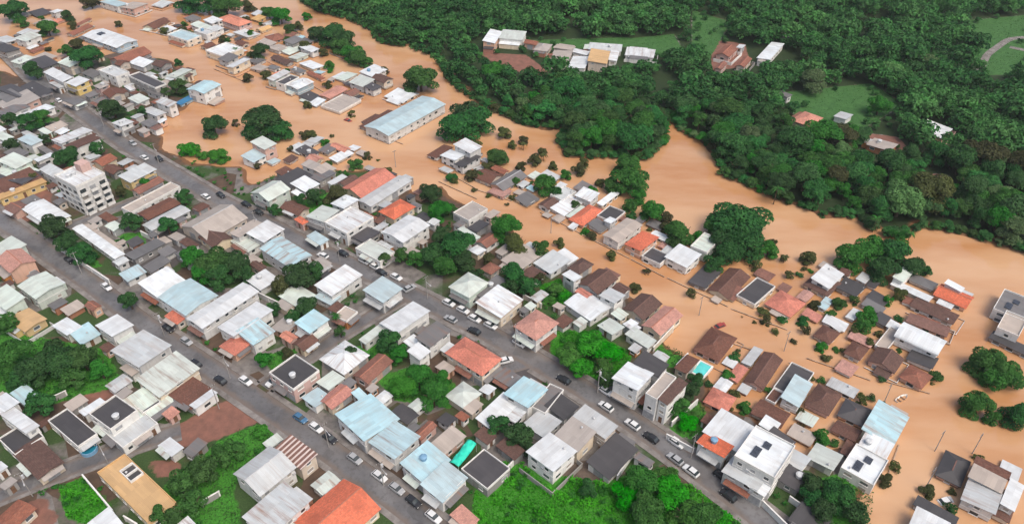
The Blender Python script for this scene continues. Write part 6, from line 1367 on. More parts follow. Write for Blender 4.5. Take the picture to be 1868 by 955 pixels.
def box_vf(x0, x1, y0, y1, z0, z1):
    v = [(x0, y0, z0), (x1, y0, z0), (x1, y1, z0), (x0, y1, z0), (x0, y0, z1), (x1, y0, z1), (x1, y1, z1), (x0, y1, z1)]
    return v, [(3, 2, 1, 0), (4, 5, 6, 7), (0, 1, 5, 4), (1, 2, 6, 5), (2, 3, 7, 6), (3, 0, 4, 7)]
def joinvf(parts):
    V, Fc = [], []
    for v, f in parts:
        b = len(V); V += v; Fc += [tuple(i + b for i in q) for q in f]
    return V, Fc
def solid(top, faces, t):
    """thicken an open sheet of faces downward by t"""
    n = len(top); v = list(top) + [(p[0], p[1], p[2] - t) for p in top]
    f = list(faces) + [tuple(i + n for i in reversed(q)) for q in faces]
    edges = {}
    for q in faces:
        for i in range(len(q)):
            a, b = q[i], q[(i + 1) % len(q)]
            if (b, a) in edges: del edges[(b, a)]
            else: edges[(a, b)] = 1
    f += [(b, a, a + n, b + n) for a, b in edges]
    return v, f
def cyl_vf(r0, r1, z0, z1, n=10, cx=0, cy=0):
    v = [(cx + r0*cos(2*pi*i/n), cy + r0*sin(2*pi*i/n), z0) for i in range(n)] + [(cx + r1*cos(2*pi*i/n), cy + r1*sin(2*pi*i/n), z1) for i in range(n)]
    f = [(i, (i+1) % n, n + (i+1) % n, n + i) for i in range(n)] + [tuple(range(n, 2*n)), tuple(reversed(range(n)))]
    return v, f
def mesh_np(name, verts, quads, mat, lv=None):
    me = bpy.data.meshes.new(name); nv, nq = len(verts), len(quads)
    me.vertices.add(nv); me.vertices.foreach_set('co', verts.astype(np.float32).ravel())
    me.loops.add(nq*4); me.loops.foreach_set('vertex_index', quads.astype(np.int32).ravel())
    me.polygons.add(nq); me.polygons.foreach_set('loop_start', np.arange(0, nq*4, 4, dtype=np.int32))
    me.update(calc_edges=True); me.materials.append(M[mat] if isinstance(mat, str) else mat)
    if lv is not None:
        a = me.attributes.new('lv', 'FLOAT', 'FACE'); a.data.foreach_set('value', lv.astype(np.float32))
    return me
def leaf_quads(c, n, size):
    """c centres, n normals, size per leaf -> (verts, quads)"""
    N = len(c); r = rng.normal(size=(N, 3)); n = n / (np.linalg.norm(n, axis=1, keepdims=True) + 1e-9)
    a = np.cross(n, r); a /= np.linalg.norm(a, axis=1, keepdims=True) + 1e-9; b = np.cross(n, a)
    s = size[:, None]; bend = n * s * .25
    p = np.stack([c - a*s*.5 - bend, c - b*s*.36, c + a*s*.5 - bend, c + b*s*.36], 1).reshape(-1, 3)
    return p, np.arange(N*4).reshape(-1, 4)
def pip(P, X, Y):
    c = np.zeros(X.shape, bool); n = len(P)
    for i in range(n):
        x1, y1 = P[i]; x2, y2 = P[i-1]
        if y1 == y2: continue
        k = ((y1 > Y) != (y2 > Y)) & (X < (x2-x1)*(Y-y1)/(y2-y1)+x1); c ^= k
    return c
def pdist(P, X, Y, closed=True):
    d = np.full(X.shape, 1e9)
    for i in range(0 if closed else 1, len(P)):
        x1, y1 = P[i-1]; x2, y2 = P[i]; dx, dy = x2-x1, y2-y1; L = dx*dx+dy*dy
        if L < 1e-9: continue
        t = np.clip(((X-x1)*dx+(Y-y1)*dy)/L, 0, 1); d = np.minimum(d, np.hypot(X-x1-t*dx, Y-y1-t*dy))
    return d
def frustum(X, Y, Z=1.0, m=60):
    z = Z-150.; dep = Y*cos(radians(37.58))-z*sin(radians(37.58)); up = Y*sin(radians(37.58))+z*cos(radians(37.58))
    px, py = 934+1400*X/dep, 477.5-1400*up/dep
    return (px > -m) & (px < 1868+m) & (py > -m*1.2) & (py < 955+m)

# ------------------------------------------------------------------ ground, water, roads
GX = np.concatenate([[-6000, -2500, -1200, -700], np.arange(-420, 421, 2.0), [700, 1200, 2500, 6000]])
GY = np.concatenate([[-3000, -800, -200], np.arange(60, 561, 2.0), [700, 1000, 2000, 5000, 12000]])
X, Y = np.meshgrid(GX, GY); nx, ny = len(GX), len(GY)
sdist = np.full(X.shape, -1e9)
for P in (DRY, BANK):
    d = pdist(P, X, Y); sdist = np.maximum(sdist, np.where(pip(P, X, Y), d, -d))
wob = 1.6*np.sin(X*.31+Y*.17)+1.3*np.sin(X*.13-Y*.29)
k = np.clip((sdist+wob+5.0)/8.0, 0, 1); k = k*k*(3-2*k)
Z = -1.5 + 2.1*k
Z[(np.abs(X) > 460) | (Y > 600) | (Y < 40)] = np.where(sdist > -40, .6, -1.5)[(np.abs(X) > 460) | (Y > 600) | (Y < 40)]
verts = np.stack([X, Y, Z], -1).reshape(-1, 3)
idx = np.arange(nx*ny).reshape(ny, nx)
quads = np.stack([idx[:-1, :-1], idx[:-1, 1:], idx[1:, 1:], idx[1:, :-1]], -1).reshape(-1, 4)
def cover_attr(kind):
    a = np.zeros(X.shape)
    for kk, P in COVER:
        if kk in kind:
            d = pdist(P, X, Y); ins = pip(P, X, Y); a = np.maximum(a, np.clip(.5+np.where(ins, d, -d)/3., 0, 1))
    return a
def ground_material():
    t = NT('ground'); ge = t.node('ShaderNodeNewGeometry').outputs['Position']
    at = lambda n: t.node('ShaderNodeAttribute', attribute_name=n).outputs['Fac']
    n1 = t.noise(ge, .09, 5, .6); n2 = t.noise(ge, .5, 5, .65); n3 = t.noise(ge, 3., 4)
    vo = t.node('ShaderNodeTexVoronoi', i_Vector=ge, i_Scale=.075); vo.inputs['Randomness'].default_value = 1
    lot = t.node('ShaderNodeSeparateColor', i_Color=vo.outputs['Color'])
    conc = t.mix(t.ramp(n2, .35, .7), (.20, .185, .17, 1), (.10, .09, .085, 1))
    dirt = t.mix(t.ramp(n2, .3, .7), (.115, .075, .052, 1), (.062, .045, .033, 1))
    gr = t.mix(t.ramp(n3, .3, .7), (.028, .055, .018, 1), (.055, .095, .03, 1))
    c = t.mix(t.ramp(lot.outputs[0], .45, .55), conc, dirt)
    c = t.mix(t.ramp(t.math('ADD', t.math('MULTIPLY', lot.outputs[1], .5), t.math('MULTIPLY', n1, .8)), .62, .74), c, gr)
    edge = lambda a: t.ramp(t.math('ADD', a, t.math('MULTIPLY', t.math('SUBTRACT', n2, .5), .9)), .42, .58)
    brick = t.mix(t.ramp(n2, .3, .7), (.25, .115, .085, 1), (.15, .08, .06, 1))
    c = t.mix(edge(at('dirt')), c, brick)
    c = t.mix(edge(at('lotasphalt')), c, t.mix(n2, (.055, .05, .05, 1), (.11, .1, .1, 1)))
    grass = t.mix(t.ramp(n3, .3, .7), (.026, .12, .014, 1), (.062, .25, .026, 1))
    c = t.mix(edge(at('grass')), c, grass)
    c = t.mix(edge(at('lawn')), c, t.mix(t.ramp(n2, .3, .7), (.032, .095, .025, 1), (.06, .155, .042, 1)))
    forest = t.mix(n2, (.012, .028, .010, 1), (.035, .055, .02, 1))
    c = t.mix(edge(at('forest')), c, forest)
    sp = t.node('ShaderNodeSeparateXYZ', i_Vector=ge)
    c = t.mix(t.ramp(sp.outputs[2], .28, .52), (.17, .085, .042, 1), c)          # wet mud along the waterline
    t.bump(n3, .4, .08)
    return t.out(c, .85, .2)
M['ground'] = ground_material()
gm = mesh_np('ground', verts, quads, 'ground')
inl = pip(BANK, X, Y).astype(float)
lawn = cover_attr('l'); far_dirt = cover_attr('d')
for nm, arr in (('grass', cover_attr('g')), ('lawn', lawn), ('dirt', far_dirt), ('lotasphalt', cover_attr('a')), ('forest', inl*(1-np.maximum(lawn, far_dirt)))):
    a = gm.attributes.new(nm, 'FLOAT', 'POINT'); a.data.foreach_set('value', arr.astype(np.float32).ravel())
gm.shade_smooth()
structure(obj('ground', gm))

def water_material():
    t = NT('muddy_water'); ge = t.node('ShaderNodeNewGeometry').outputs['Position']
    mp = t.node('ShaderNodeMapping', i_Vector=ge); mp.inputs['Rotation'].default_value = (0, 0, radians(38)); mp.inputs['Scale'].default_value = (.35, 1, 1)
    a = t.noise(mp.outputs[0], .035, 4, .55); b = t.noise(mp.outputs[0], .16, 5, .6)
    c = t.mix(t.ramp(a, .40, .60), (.43, .212, .092, 1), (.535, .322, .178, 1))
    c = t.mix(t.math('MULTIPLY', t.ramp(b, .45, .75), .35), c, (.56, .37, .235, 1))
    h = t.math('ADD', t.noise(ge, .55, 4, .6), t.math('MULTIPLY', t.noise(mp.outputs[0], 2.2, 3), .35))
    t.bump(h, .16, .12)
    return t.out(c, .09, .5)
M['water'] = water_material()
structure(obj('flood_water', mesh_py('flood_water', [(-460, 30, 0), (460, 30, 0), (460, 600, 0), (-460, 600, 0)], [(0, 1, 2, 3)], 'water')))

def road_material():
    t = NT('asphalt'); ge = t.node('ShaderNodeNewGeometry').outputs['Position']
    n1 = t.noise(ge, .12, 5, .6); n2 = t.noise(ge, 1.1, 5, .6); n3 = t.noise(ge, 14, 3)
    vo = t.node('ShaderNodeTexVoronoi', i_Vector=ge, i_Scale=.16); lot = t.node('ShaderNodeSeparateColor', i_Color=vo.outputs['Color'])
    c = t.mix(t.ramp(n1, .35, .65), (.10, .098, .10, 1), (.175, .173, .175, 1))
    c = t.mix(t.math('MULTIPLY', t.ramp(n2, .5, .7), .5), c, (.065, .055, .05, 1))
    c = t.mix(t.math('MULTIPLY', t.ramp(lot.outputs[0], .8, .84), .35), c, (.05, .05, .052, 1))
    ed = t.node('ShaderNodeAttribute', attribute_name='edge').outputs['Fac']
    silt = t.ramp(t.math('ADD', t.math('MULTIPLY', ed, .75), t.math('MULTIPLY', t.noise(ge, .45, 5, .65), .7)), .72, 1.02)
    c = t.mix(t.math('MULTIPLY', silt, .75), c, (.16, .125, .10, 1))
    c = t.mix(t.math('MULTIPLY', t.ramp(t.noise(ge, .05, 3), .5, .7), .4), c, (.19, .165, .145, 1))
    t.bump(n3, .15, .02)
    return t.out(c, t.math('ADD', .28, t.math('MULTIPLY', n2, .35)), .4)
M['road'] = road_material()
def pavement_material():
    t = NT('pavement'); ge = t.node('ShaderNodeNewGeometry').outputs['Position']
    n1 = t.noise(ge, .4, 5, .6); br = t.node('ShaderNodeTexBrick', i_Vector=ge, i_Scale=1.0, i_Color1=(.8, .8, .8, 1), i_Color2=(1, 1, 1, 1), i_Mortar=(.6, .6, .6, 1))
    c = t.mix(t.ramp(n1, .35, .68), (.27, .25, .235, 1), (.14, .125, .115, 1)); c = t.mix(.6, c, br.outputs['Color'], 'MULTIPLY')
    return t.out(c, .8, .25)
M['pavement'] = pavement_material()

def resample(P, step):
    out = []
    for a, b in zip(P, P[1:]):
        n = max(1, int(hypot(b[0]-a[0], b[1]-a[1])/step))
        out += [(a[0]+(b[0]-a[0])*i/n, a[1]+(b[1]-a[1])*i/n) for i in range(n)]
    return out + [P[-1]]
def smooth(P, it=6):
    P = [np.array(p) for p in P]
    for _ in range(it): P = [P[0]] + [(P[i-1]+2*P[i]+P[i+1])/4 for i in range(1, len(P)-1)] + [P[-1]]
    return P
def ribbon(P, o0, o1):
    L, R = [], []
    for i in range(len(P)):
        d = P[min(i+1, len(P)-1)]-P[max(i-1, 0)]; d = d/np.hypot(*d); n = np.array([-d[1], d[0]])
        L.append(P[i]+n*o0); R.append(P[i]+n*o1)
    return L, R
RLINE = {}
for n, P, w, s in ROADS: RLINE[n] = (smooth(resample(P, 2.0), 10), w, s)
for k, (n, (P, w, s)) in enumerate(RLINE.items()):
    z = .612+.004*(5-k if k > 1 else 6-k); m = len(P); v, ed = [], []
    for fr in (1, .62, 0, -.62, -1):
        L, R = ribbon(P, w/2*fr, 0); v += [(p[0], p[1], z) for p in L]; ed += [abs(fr)]*m
    me = mesh_py('road', v, [(j*m+i, j*m+m+i, j*m+m+i+1, j*m+i+1) for j in range(4) for i in range(m-1)], 'road')
    at_ = me.attributes.new('edge', 'FLOAT', 'POINT'); at_.data.foreach_set('value', ed)
    structure(obj('road', me))
    if s <= 0: continue
    for sg in (1, -1):
        a, b = ribbon(P, sg*w/2, sg*(w/2+s)); vs, fs = [], []
        for i in range(m-1):
            mid = (a[i]+b[i+1])/2
            if any(o != n and pdist([tuple(q) for q in RLINE[o][0]], np.array([mid[0]]), np.array([mid[1]]), False)[0] < RLINE[o][1]/2+.6 for o in RLINE): continue
            q = [a[i], b[i], b[i+1], a[i+1]]
            if sg > 0: q = q[::-1]
            vv = [(p[0], p[1], .5) for p in q] + [(p[0], p[1], .755) for p in q]
            c = len(vs); vs += vv; fs += [tuple(c+j for j in f) for f in ((4, 5, 6, 7), (0, 1, 5, 4), (1, 2, 6, 5), (2, 3, 7, 6), (3, 0, 4, 7))]
        structure(obj('pavement', mesh_py('pavement', vs, fs, 'pavement')))
for P in PATHS:
    Q = smooth(resample(P, 3.0), 3); L, R = ribbon(Q, 1.7, -1.7); m = len(Q)
    v = [(p[0], p[1], .66) for p in L] + [(p[0], p[1], .66) for p in R]
    structure(obj('path', mesh_py('path', v, [(i, i+m, i+m+1, i+1) for i in range(m-1)], 'pavement')))

# ------------------------------------------------------------------ houses
def shared(name, vf, mat, smooth=False): return mesh_py(name, vf[0], vf[1], mat, False, smooth)
def ring(w, h, t, d):
    return joinvf([box_vf(-w/2, w/2, -d, d, h/2-t, h/2), box_vf(-w/2, w/2, -d, d, -h/2, -h/2+t), box_vf(-w/2, -w/2+t, -d, d, -h/2+t, h/2-t), box_vf(w/2-t, w/2, -d, d, -h/2+t, h/2-t)])
WIN = {}
for nm, w, h in (('std', 1.25, 1.05), ('wide', 1.9, 1.1), ('big', 2.3, 1.6)):
    WIN[nm] = (shared('window_frame', ring(w, h, .09, .06), 'frame'),
               [shared('pane', joinvf([box_vf(-w/2+.09, w/2-.09, -.045+q_, .02, -h/2+.09, h/2-.09)]), m_) for q_, m_ in ((0, 'glass'), (0, 'glass'), (.03, 'curtain'), (-.03, 'shutter'), (0, 'glass2'))],
               shared('sill', box_vf(-w/2-.1, w/2+.1, -.16, .05, -h/2-.09, -h/2-.004), 'parapet'))
DOOR = shared('door', box_vf(-.48, .48, -.06, .03, 0, 2.1), 'door')
GAR = shared('garage_door', box_vf(-1.4, 1.4, -.06, .03, 0, 2.4), 'shutter')
tv, tf = joinvf([cyl_vf(.72, .85, 0, 1.0, 14), cyl_vf(.9, .55, 1.0, 1.22, 14)])
TANK = mesh_py('water_tank', tv, tf, 'tank'); TANKW = mesh_py('water_tank', tv, tf, 'tankw')
PANEL = shared('solar_panel', box_vf(-.5, .5, -.83, .83, 0, .05), 'solar')
ACM = shared('air_conditioner', box_vf(-.42, .42, -.3, 0, -.3, .3), 'metal')
VENT = shared('roof_vent', joinvf([cyl_vf(.18, .18, 0, .4, 8), cyl_vf(.32, .05, .4, .62, 8)]), 'metal')
roadpts = {n: [tuple(q) for q in v[0]] for n, v in RLINE.items()}

RPX = np.concatenate([np.array(P)[:, 0] for P in roadpts.values()]); RPY = np.concatenate([np.array(P)[:, 1] for P in roadpts.values()]); RPW = np.concatenate([np.full(len(P), RLINE[n][1]/2) for n, P in roadpts.items()])
def road_near(x, y): return float((np.hypot(RPX-x, RPY-y)-RPW).min())

HS = []
for ln in HOUSES.strip().split('\n'):
    t = ln.split('|'); HS.append(dict(x=float(t[0]), y=float(t[1]), a=float(t[2]), w=float(t[3]), d=float(t[4]), b=float(t[5]), e=float(t[6]), col=t[7][0], rt=t[7][1], st=int(t[7][2]), wall=t[7][3], ex=t[8], name=t[9], cat=t[10], label=t[11]))
HX = np.array([h['x'] for h in HS]); HY = np.array([h['y'] for h in HS]); HA = np.array([h['a'] for h in HS]); HW = np.array([h['w'] for h in HS]); HD = np.array([h['d'] for h in HS]); HZ = np.array([h['b']+h['e'] for h in HS])
def covered(x, y, z, me):
    dx, dy = x-HX, y-HY; lx, ly = dx*np.cos(HA)+dy*np.sin(HA), -dx*np.sin(HA)+dy*np.cos(HA)
    k = (np.abs(lx) < HW/2) & (np.abs(ly) < HD/2) & (HZ > z-.6); k[me] = False
    return k.any()

def roof_shape(h, r):
    """top sheet (verts, faces, height function over the walls)"""
    w, d, e, rt = h['w']/2, h['d']/2, h['e'], h['rt']
    long_y = d >= w
    if rt == 's':
        along_y = r.random() < .6 if abs(w-d) < 2 else w > d      # fall runs along the shorter side
        k = .085*r.choice((1, -1)) if r.random() < .8 else .13
        f = (lambda x, y: e+k*y) if along_y else (lambda x, y: e+k*x)
        return [(-w, -d, f(-w, -d)), (w, -d, f(w, -d)), (w, d, f(w, d)), (-w, d, f(-w, d))], [(0, 1, 2, 3)], f, None
    if rt == 'f':
        return [(-w, -d, e), (w, -d, e), (w, d, e), (-w, d, e)], [(0, 1, 2, 3)], lambda x, y: e, None
    if rt in 'lgv':
        k = .15 if rt == 'l' else .36
        ry = (rt != 'v') and long_y or (rt == 'g' and abs(w-d) < .8 and r.random() < .5)
        if ry:
            z = e+k*w; f = lambda x, y: e+k*(w-abs(x))
            return [(-w, -d, e), (0, -d, z), (w, -d, e), (w, d, e), (0, d, z), (-w, d, e)], [(0, 1, 4, 5), (1, 2, 3, 4)], f, ((0, -d, z), (0, d, z))
        z = e+k*d; f = lambda x, y: e+k*(d-abs(y))
        return [(-w, -d, e), (w, -d, e), (w, 0, z), (w, d, e), (-w, d, e), (-w, 0, z)], [(0, 1, 2, 5), (5, 2, 3, 4)], f, ((-w, 0, z), (w, 0, z))
    if rt == 'h':
        k = .36; m = min(w, d); z = e+k*m
        if long_y: a, b = (0, -d+m*.98, z), (0, d-m*.98, z); fc = [(0, 1, 4), (1, 2, 5, 4), (2, 3, 5), (3, 0, 4, 5)]
        else: a, b = (-w+m*.98, 0, z), (w-m*.98, 0, z); fc = [(0, 1, 5, 4), (1, 2, 5), (2, 3, 4, 5), (3, 0, 4)]
        return [(-w, -d, e), (w, -d, e), (w, d, e), (-w, d, e), a, b], fc, lambda x, y: e+.02, (a, b)
    if rt == 'b':
        n = 12; v = []
        for i in range(n+1):
            t = pi*i/n; 
            if long_y: v += [(-w*cos(t), -d, e+w*.38*sin(t)), (-w*cos(t), d, e+w*.38*sin(t))]
            else: v += [(w, -d*cos(t), e+d*.38*sin(t)), (-w, -d*cos(t), e+d*.38*sin(t))]
        fc = [(2*i, 2*i+2, 2*i+3, 2*i+1) for i in range(n)]
        return v, fc, lambda x, y: e+.02, None

RIDGE = {}
def build_house(i, h):
    r = random.Random(i*7+3)
    root = thing(h['name'], h['label'], h['cat'], (h['x'], h['y'], h['b']), h['a'], 'houses of the flooded town' if h['cat'] == 'house' else None)
    w, d, e, rt, col = h['w']/2, h['d']/2, h['e'], h['rt'], h['col']
    top, fc, hf, rid = roof_shape(h, r)
    flat = rt == 'f'; th = .2 if flat else .13
    mk = 'rRstripe' if h['ex'] == 'stripe' else 'r'+col
    rv, rf = solid(top, fc, th)
    roof = obj('roof', mesh_py('roof', rv, rf, mk, True), root)
    ins = 0. if flat else min(.45, .09*min(h['w'], h['d'])+.05)
    ww, dd = w-ins, d-ins
    pts = [(-ww, -dd), (ww, -dd), (ww, dd), (-ww, dd)]
    if rid and rt in 'lgv':
        if rid[0][0] == 0 and rid[1][0] == 0: pts = [(-ww, -dd), (0, -dd), (ww, -dd), (ww, dd), (0, dd), (-ww, dd)]
        else: pts = [(-ww, -dd), (ww, -dd), (ww, 0), (ww, dd), (-ww, dd), (-ww, 0)]
    n = len(pts); lo = -1.2 if h['b'] > 0 else -.6
    wv = [(x, y, lo) for x, y in pts] + [(x, y, hf(x, y)-th*.6) for x, y in pts]
    open_shed = h['ex'] in ('shed',)
    wo = obj('wall', mesh_py('wall', wv, [(k, (k+1) % n, n+(k+1) % n, n+k) for k in range(n)], 'w'+h['wall']), root)
    if h['st'] >= 2 and r.random() < .6:                        # floor slab edge between storeys
        for s in range(1, h['st']):
            z = s*2.5+.05
            vv = joinvf([box_vf(-ww-.08, ww+.08, -dd-.08, -dd-.003, z, z+.18), box_vf(-ww-.08, -ww-.003, -dd-.003, dd+.08, z, z+.18), box_vf(ww+.003, ww+.08, -dd-.003, dd+.08, z, z+.18)])
            obj('floor_band', mesh_py('floor_band', vv[0], vv[1], 'parapet'), wo)
    if flat:
        p = .12; q = .5 if h['st'] > 1 else .4
        vv = joinvf([box_vf(-w-.05, w+.05, -d-.05, -d+p, e-.3, e+q), box_vf(-w-.05, w+.05, d-p, d+.05, e-.3, e+q), box_vf(-w-.05, -w+p, -d+p, d-p, e-.3, e+q), box_vf(w-p, w+.05, -d+p, d-p, e-.3, e+q)])
        obj('parapet', mesh_py('parapet', vv[0], vv[1], 'parapet' if h['col'] != 'Y' else 'rY'), root)
    if rid and rt in 'gvh':
        a, b = Vector(rid[0]), Vector(rid[1]); L = (b-a).length
        if L > .5:
            vv = box_vf(-.14, .14, -L/2, L/2, -.03, .07); ang = atan2(b.y-a.y, b.x-a.x)-pi/2
            obj('ridge_cap', mesh_py('ridge_cap', vv[0], vv[1], 'ridge_T' if col in 'TSR' else 'ridge_N' if col in 'NK' else 'metal'), roof, (a+b)/2, (0, 0, ang))
    # openings on the walls that a viewer near the camera can see
    step = 2.9 if h['y'] < 260 else 3.6
    for (nxl, nyl, half, off) in ((0, -1, ww, dd), (-1, 0, dd, ww), (1, 0, dd, ww), (0, 1, ww, dd)):
        wx, wy = nxl*cos(h['a'])-nyl*sin(h['a']), nxl*sin(h['a'])+nyl*cos(h['a'])
        mx, my = h['x']+wx*(off+.7), h['y']+wy*(off+.7)
        vd = (-mx*wx - my*wy)/hypot(mx, my)
        if vd < .12 or half < .9: continue
        rz = atan2(nyl, nxl)+pi/2
        street = h['b'] > 0 and road_near(mx, my) < 5.5
        nb = max(1, int((2*half-.6)/step)); bay = 2*half/nb
        if street and half > 2.2 and not h['ex'] == 'apart' and not covered(mx, my, 2.5, i):
            L = min(2*half-.4, r.uniform(4, 9)); vv, ff = solid([(-L/2, -1.5, 0), (L/2, -1.5, 0), (L/2, 0, .35), (-L/2, 0, .35)], [(0, 1, 2, 3)], .07)
            obj('awning', mesh_py('awning', vv, ff, r.choice(('rL', 'rC', 'rR', 'rG', 'rM')), True), root, (nxl*(off+.01), nyl*(off+.01), 2.3), (0, 0, rz))
        for s in range(h['st']):
            for bi in range(nb):
                u = -half+bay*(bi+.5)
                lx, ly = (u if nxl == 0 else nxl*off), (u if nyl == 0 else nyl*off)
                gx, gy = h['x']+lx*cos(h['a'])-ly*sin(h['a'])+wx*.9, h['y']+lx*sin(h['a'])+ly*cos(h['a'])+wy*.9
                zc = s*2.55+1.5
                if h['b'] < 0 and zc < 1.9: zc = 2.0
                if zc > e-.62 or covered(gx, gy, h['b']+zc, i): continue
                if h['ex'] == 'apart':
                    fr, pa, si = WIN['big']; o = obj('window', fr, root, (lx, ly, zc+.1), (0, 0, rz)); obj('pane', r.choice(pa), o)
                    bv = joinvf([box_vf(-1.35, 1.35, -1.2, -.003, -.12, .02), box_vf(-1.35, 1.35, -1.2, -1.1, .02, .95), box_vf(-1.35, -1.25, -1.1, -.003, .02, .95), box_vf(1.25, 1.35, -1.1, -.003, .02, .95)])
                    if nyl == -1: obj('balcony', mesh_py('balcony', bv[0], bv[1], 'parapet'), root, (lx, ly, zc-1.15), (0, 0, rz))
                    continue
                if s == 0 and h['b'] > 0 and (street and r.random() < .5 or bi == nb//2 and r.random() < .3):
                    big = bay > 3.0 and r.random() < .6
                    obj('garage_door' if big else 'door', GAR if big else DOOR, root, (lx, ly, .02), (0, 0, rz)); continue
                if r.random() < .14: continue
                kind = 'wide' if bay > 3.2 and r.random() < .5 else 'std'
                fr, pa, si = WIN[kind]; o = obj('window', fr, root, (lx, ly, zc), (0, 0, rz)); obj('pane', r.choice(pa), o)
                if h['y'] < 230: obj('sill', si, o)
                if s > 0 and r.random() < .1: obj('air_conditioner', ACM, root, (lx+(.0 if nyl == 0 else 1.15), ly+(1.15 if nyl == 0 else 0), zc-.6), (0, 0, rz))
    if h['ex'] == '' and h['w']*h['d'] > 45 and r.random() < (.75 if h['b'] < 0 else .4):     # low yard wall round the front of the lot
        yt = 1.3+r.uniform(.25, .8) if h['b'] < 0 else r.uniform(1.2, 1.7); m = r.uniform(1.4, 2.6); mm = r.uniform(1.0, 2.2)
        ok = True
        for ax, ay in ((-w-mm, -d-m), (w+.2, -d-m), (-w-mm, d), (0, -d-m), (-w-mm, 0)):
            gx, gy = h['x']+ax*cos(h['a'])-ay*sin(h['a']), h['y']+ax*sin(h['a'])+ay*cos(h['a'])
            if covered(gx, gy, 0, i) or road_near(gx, gy) < 1.8: ok = False
        if ok:
            vv = joinvf([box_vf(-w-mm, w+.2, -d-m, -d-m+.16, -.6, yt), box_vf(-w-mm, -w-mm+.16, -d-m+.16, d, -.6, yt), box_vf(w+.04, w+.2, -d-m+.16, -d, -.6, yt)])
            obj('yard_wall', mesh_py('yard_wall', vv[0], vv[1], 'w'+r.choice('wcpwg')), root)
    if h['ex'] == '' and h['w']*h['d'] > 55 and rt != 'b':
        for (sx, sy) in ((0, 1), (1, 0), (-1, 0)):
            if r.random() > .42: continue
            dep = r.uniform(1.8, 3.2); half = (ww if sx == 0 else dd); ln = half*r.uniform(.5, .95); u0 = r.uniform(-1, 1)*(half-ln); off = (dd if sx == 0 else ww); ok = True
            for du in (-ln, 0, ln):
                for dp in (dep*.5, dep):
                    ax, ay = (u0+du, sy*(off+dp)) if sx == 0 else (sx*(off+dp), u0+du)
                    gx, gy = h['x']+ax*cos(h['a'])-ay*sin(h['a']), h['y']+ax*sin(h['a'])+ay*cos(h['a'])
                    if covered(gx, gy, 0, i) or road_near(gx, gy) < 2.0: ok = False
            if not ok: continue
            rz = atan2(sy, sx)-pi/2; zt = min(2.75, e-.25); org = ((u0, sy*off, 0) if sx == 0 else (sx*off, u0, 0))
            vv = box_vf(-ln+.1, ln-.1, .02, dep-.2, lo, zt-.42); obj('extension_wall', mesh_py('extension_wall', vv[0], vv[1], 'w'+r.choice(h['wall']*3+'ogc')), root, org, (0, 0, rz))
            vv = solid([(-ln, .0, zt), (ln, .0, zt), (ln, dep, zt-.35), (-ln, dep, zt-.35)], [(0, 1, 2, 3)], .07)
            obj('extension_roof', mesh_py('extension_roof', vv[0], vv[1], 'r'+r.choice('LGCKNRWM'), True), root, org, (0, 0, rz))
    # things on the roof that belong to the house
    def on(x, y): return (x, y, hf(x, y)+.01)
    if h['ex'] == 'tank' or (r.random() < .10 and rt in 'fs' and min(w, d) > 2.2 and h['ex'] == ''):
        x, y = r.uniform(-.5, .5)*w, r.uniform(-.5, .5)*d
        obj('water_tank', TANK if r.random() < .3 else TANKW, root, on(x, y))
    if r.random() < .2 and rt in 'fsl' and min(w, d) > 2: obj('roof_vent', VENT, roof, on(r.uniform(-.7, .7)*w, r.uniform(-.7, .7)*d))
    if h['ex'] in ('solar', 'solarx'):
        nxp, nyp = (5, 1) if h['ex'] == 'solar' else (3, 2)
        for a in range(nxp):
            for b in range(nyp):
                x, y = w*.05+(a-nxp/2)*1.08+(.5 if a > 2 else 0), d*.5+(b-nyp/2)*1.78-(1.2 if a > 2 else 0)
                if abs(x) < w-.7 and abs(y) < d-1: obj('solar_panel', PANEL, roof, (x, y, hf(x, y)+.22), (radians(5), 0, 0))
    if h['ex'] == 'plant':
        vv = joinvf([box_vf(-1.6, 1.6, -2.4, -2.2, 0, .7), box_vf(-1.6, 1.6, 2.2, 2.4, 0, .7), box_vf(-1.6, -1.4, -2.2, 2.2, 0, .7), box_vf(1.4, 1.6, -2.2, 2.2, 0, .7), box_vf(-1.4, 1.4, -.1, .1, 0, .7)])
        pit = obj('roof_pit', mesh_py('roof_pit', vv[0], vv[1], 'parapet'), root, (w*.45, d*.42, e))
        for sgn in (-1, 1): obj('pit_floor', shared('pit_floor', box_vf(-1.35, 1.35, -1.0, 1.0, 0, .06), 'rK'), pit, (0, sgn*1.15, 0))
    if h['ex'] == 'apart':
        vv = box_vf(-1.7, 1.7, -2.0, 2.0, 0, 2.9); obj('stair_tower', mesh_py('stair_tower', vv[0], vv[1], 'wp'), root, (w*.55, d*.35, e))
        for sx in (-.55, -.2): obj('water_tank', TANKW, root, (w*sx, d*.3, e))
    return root
for i, h in enumerate(HS): build_house(i, h)

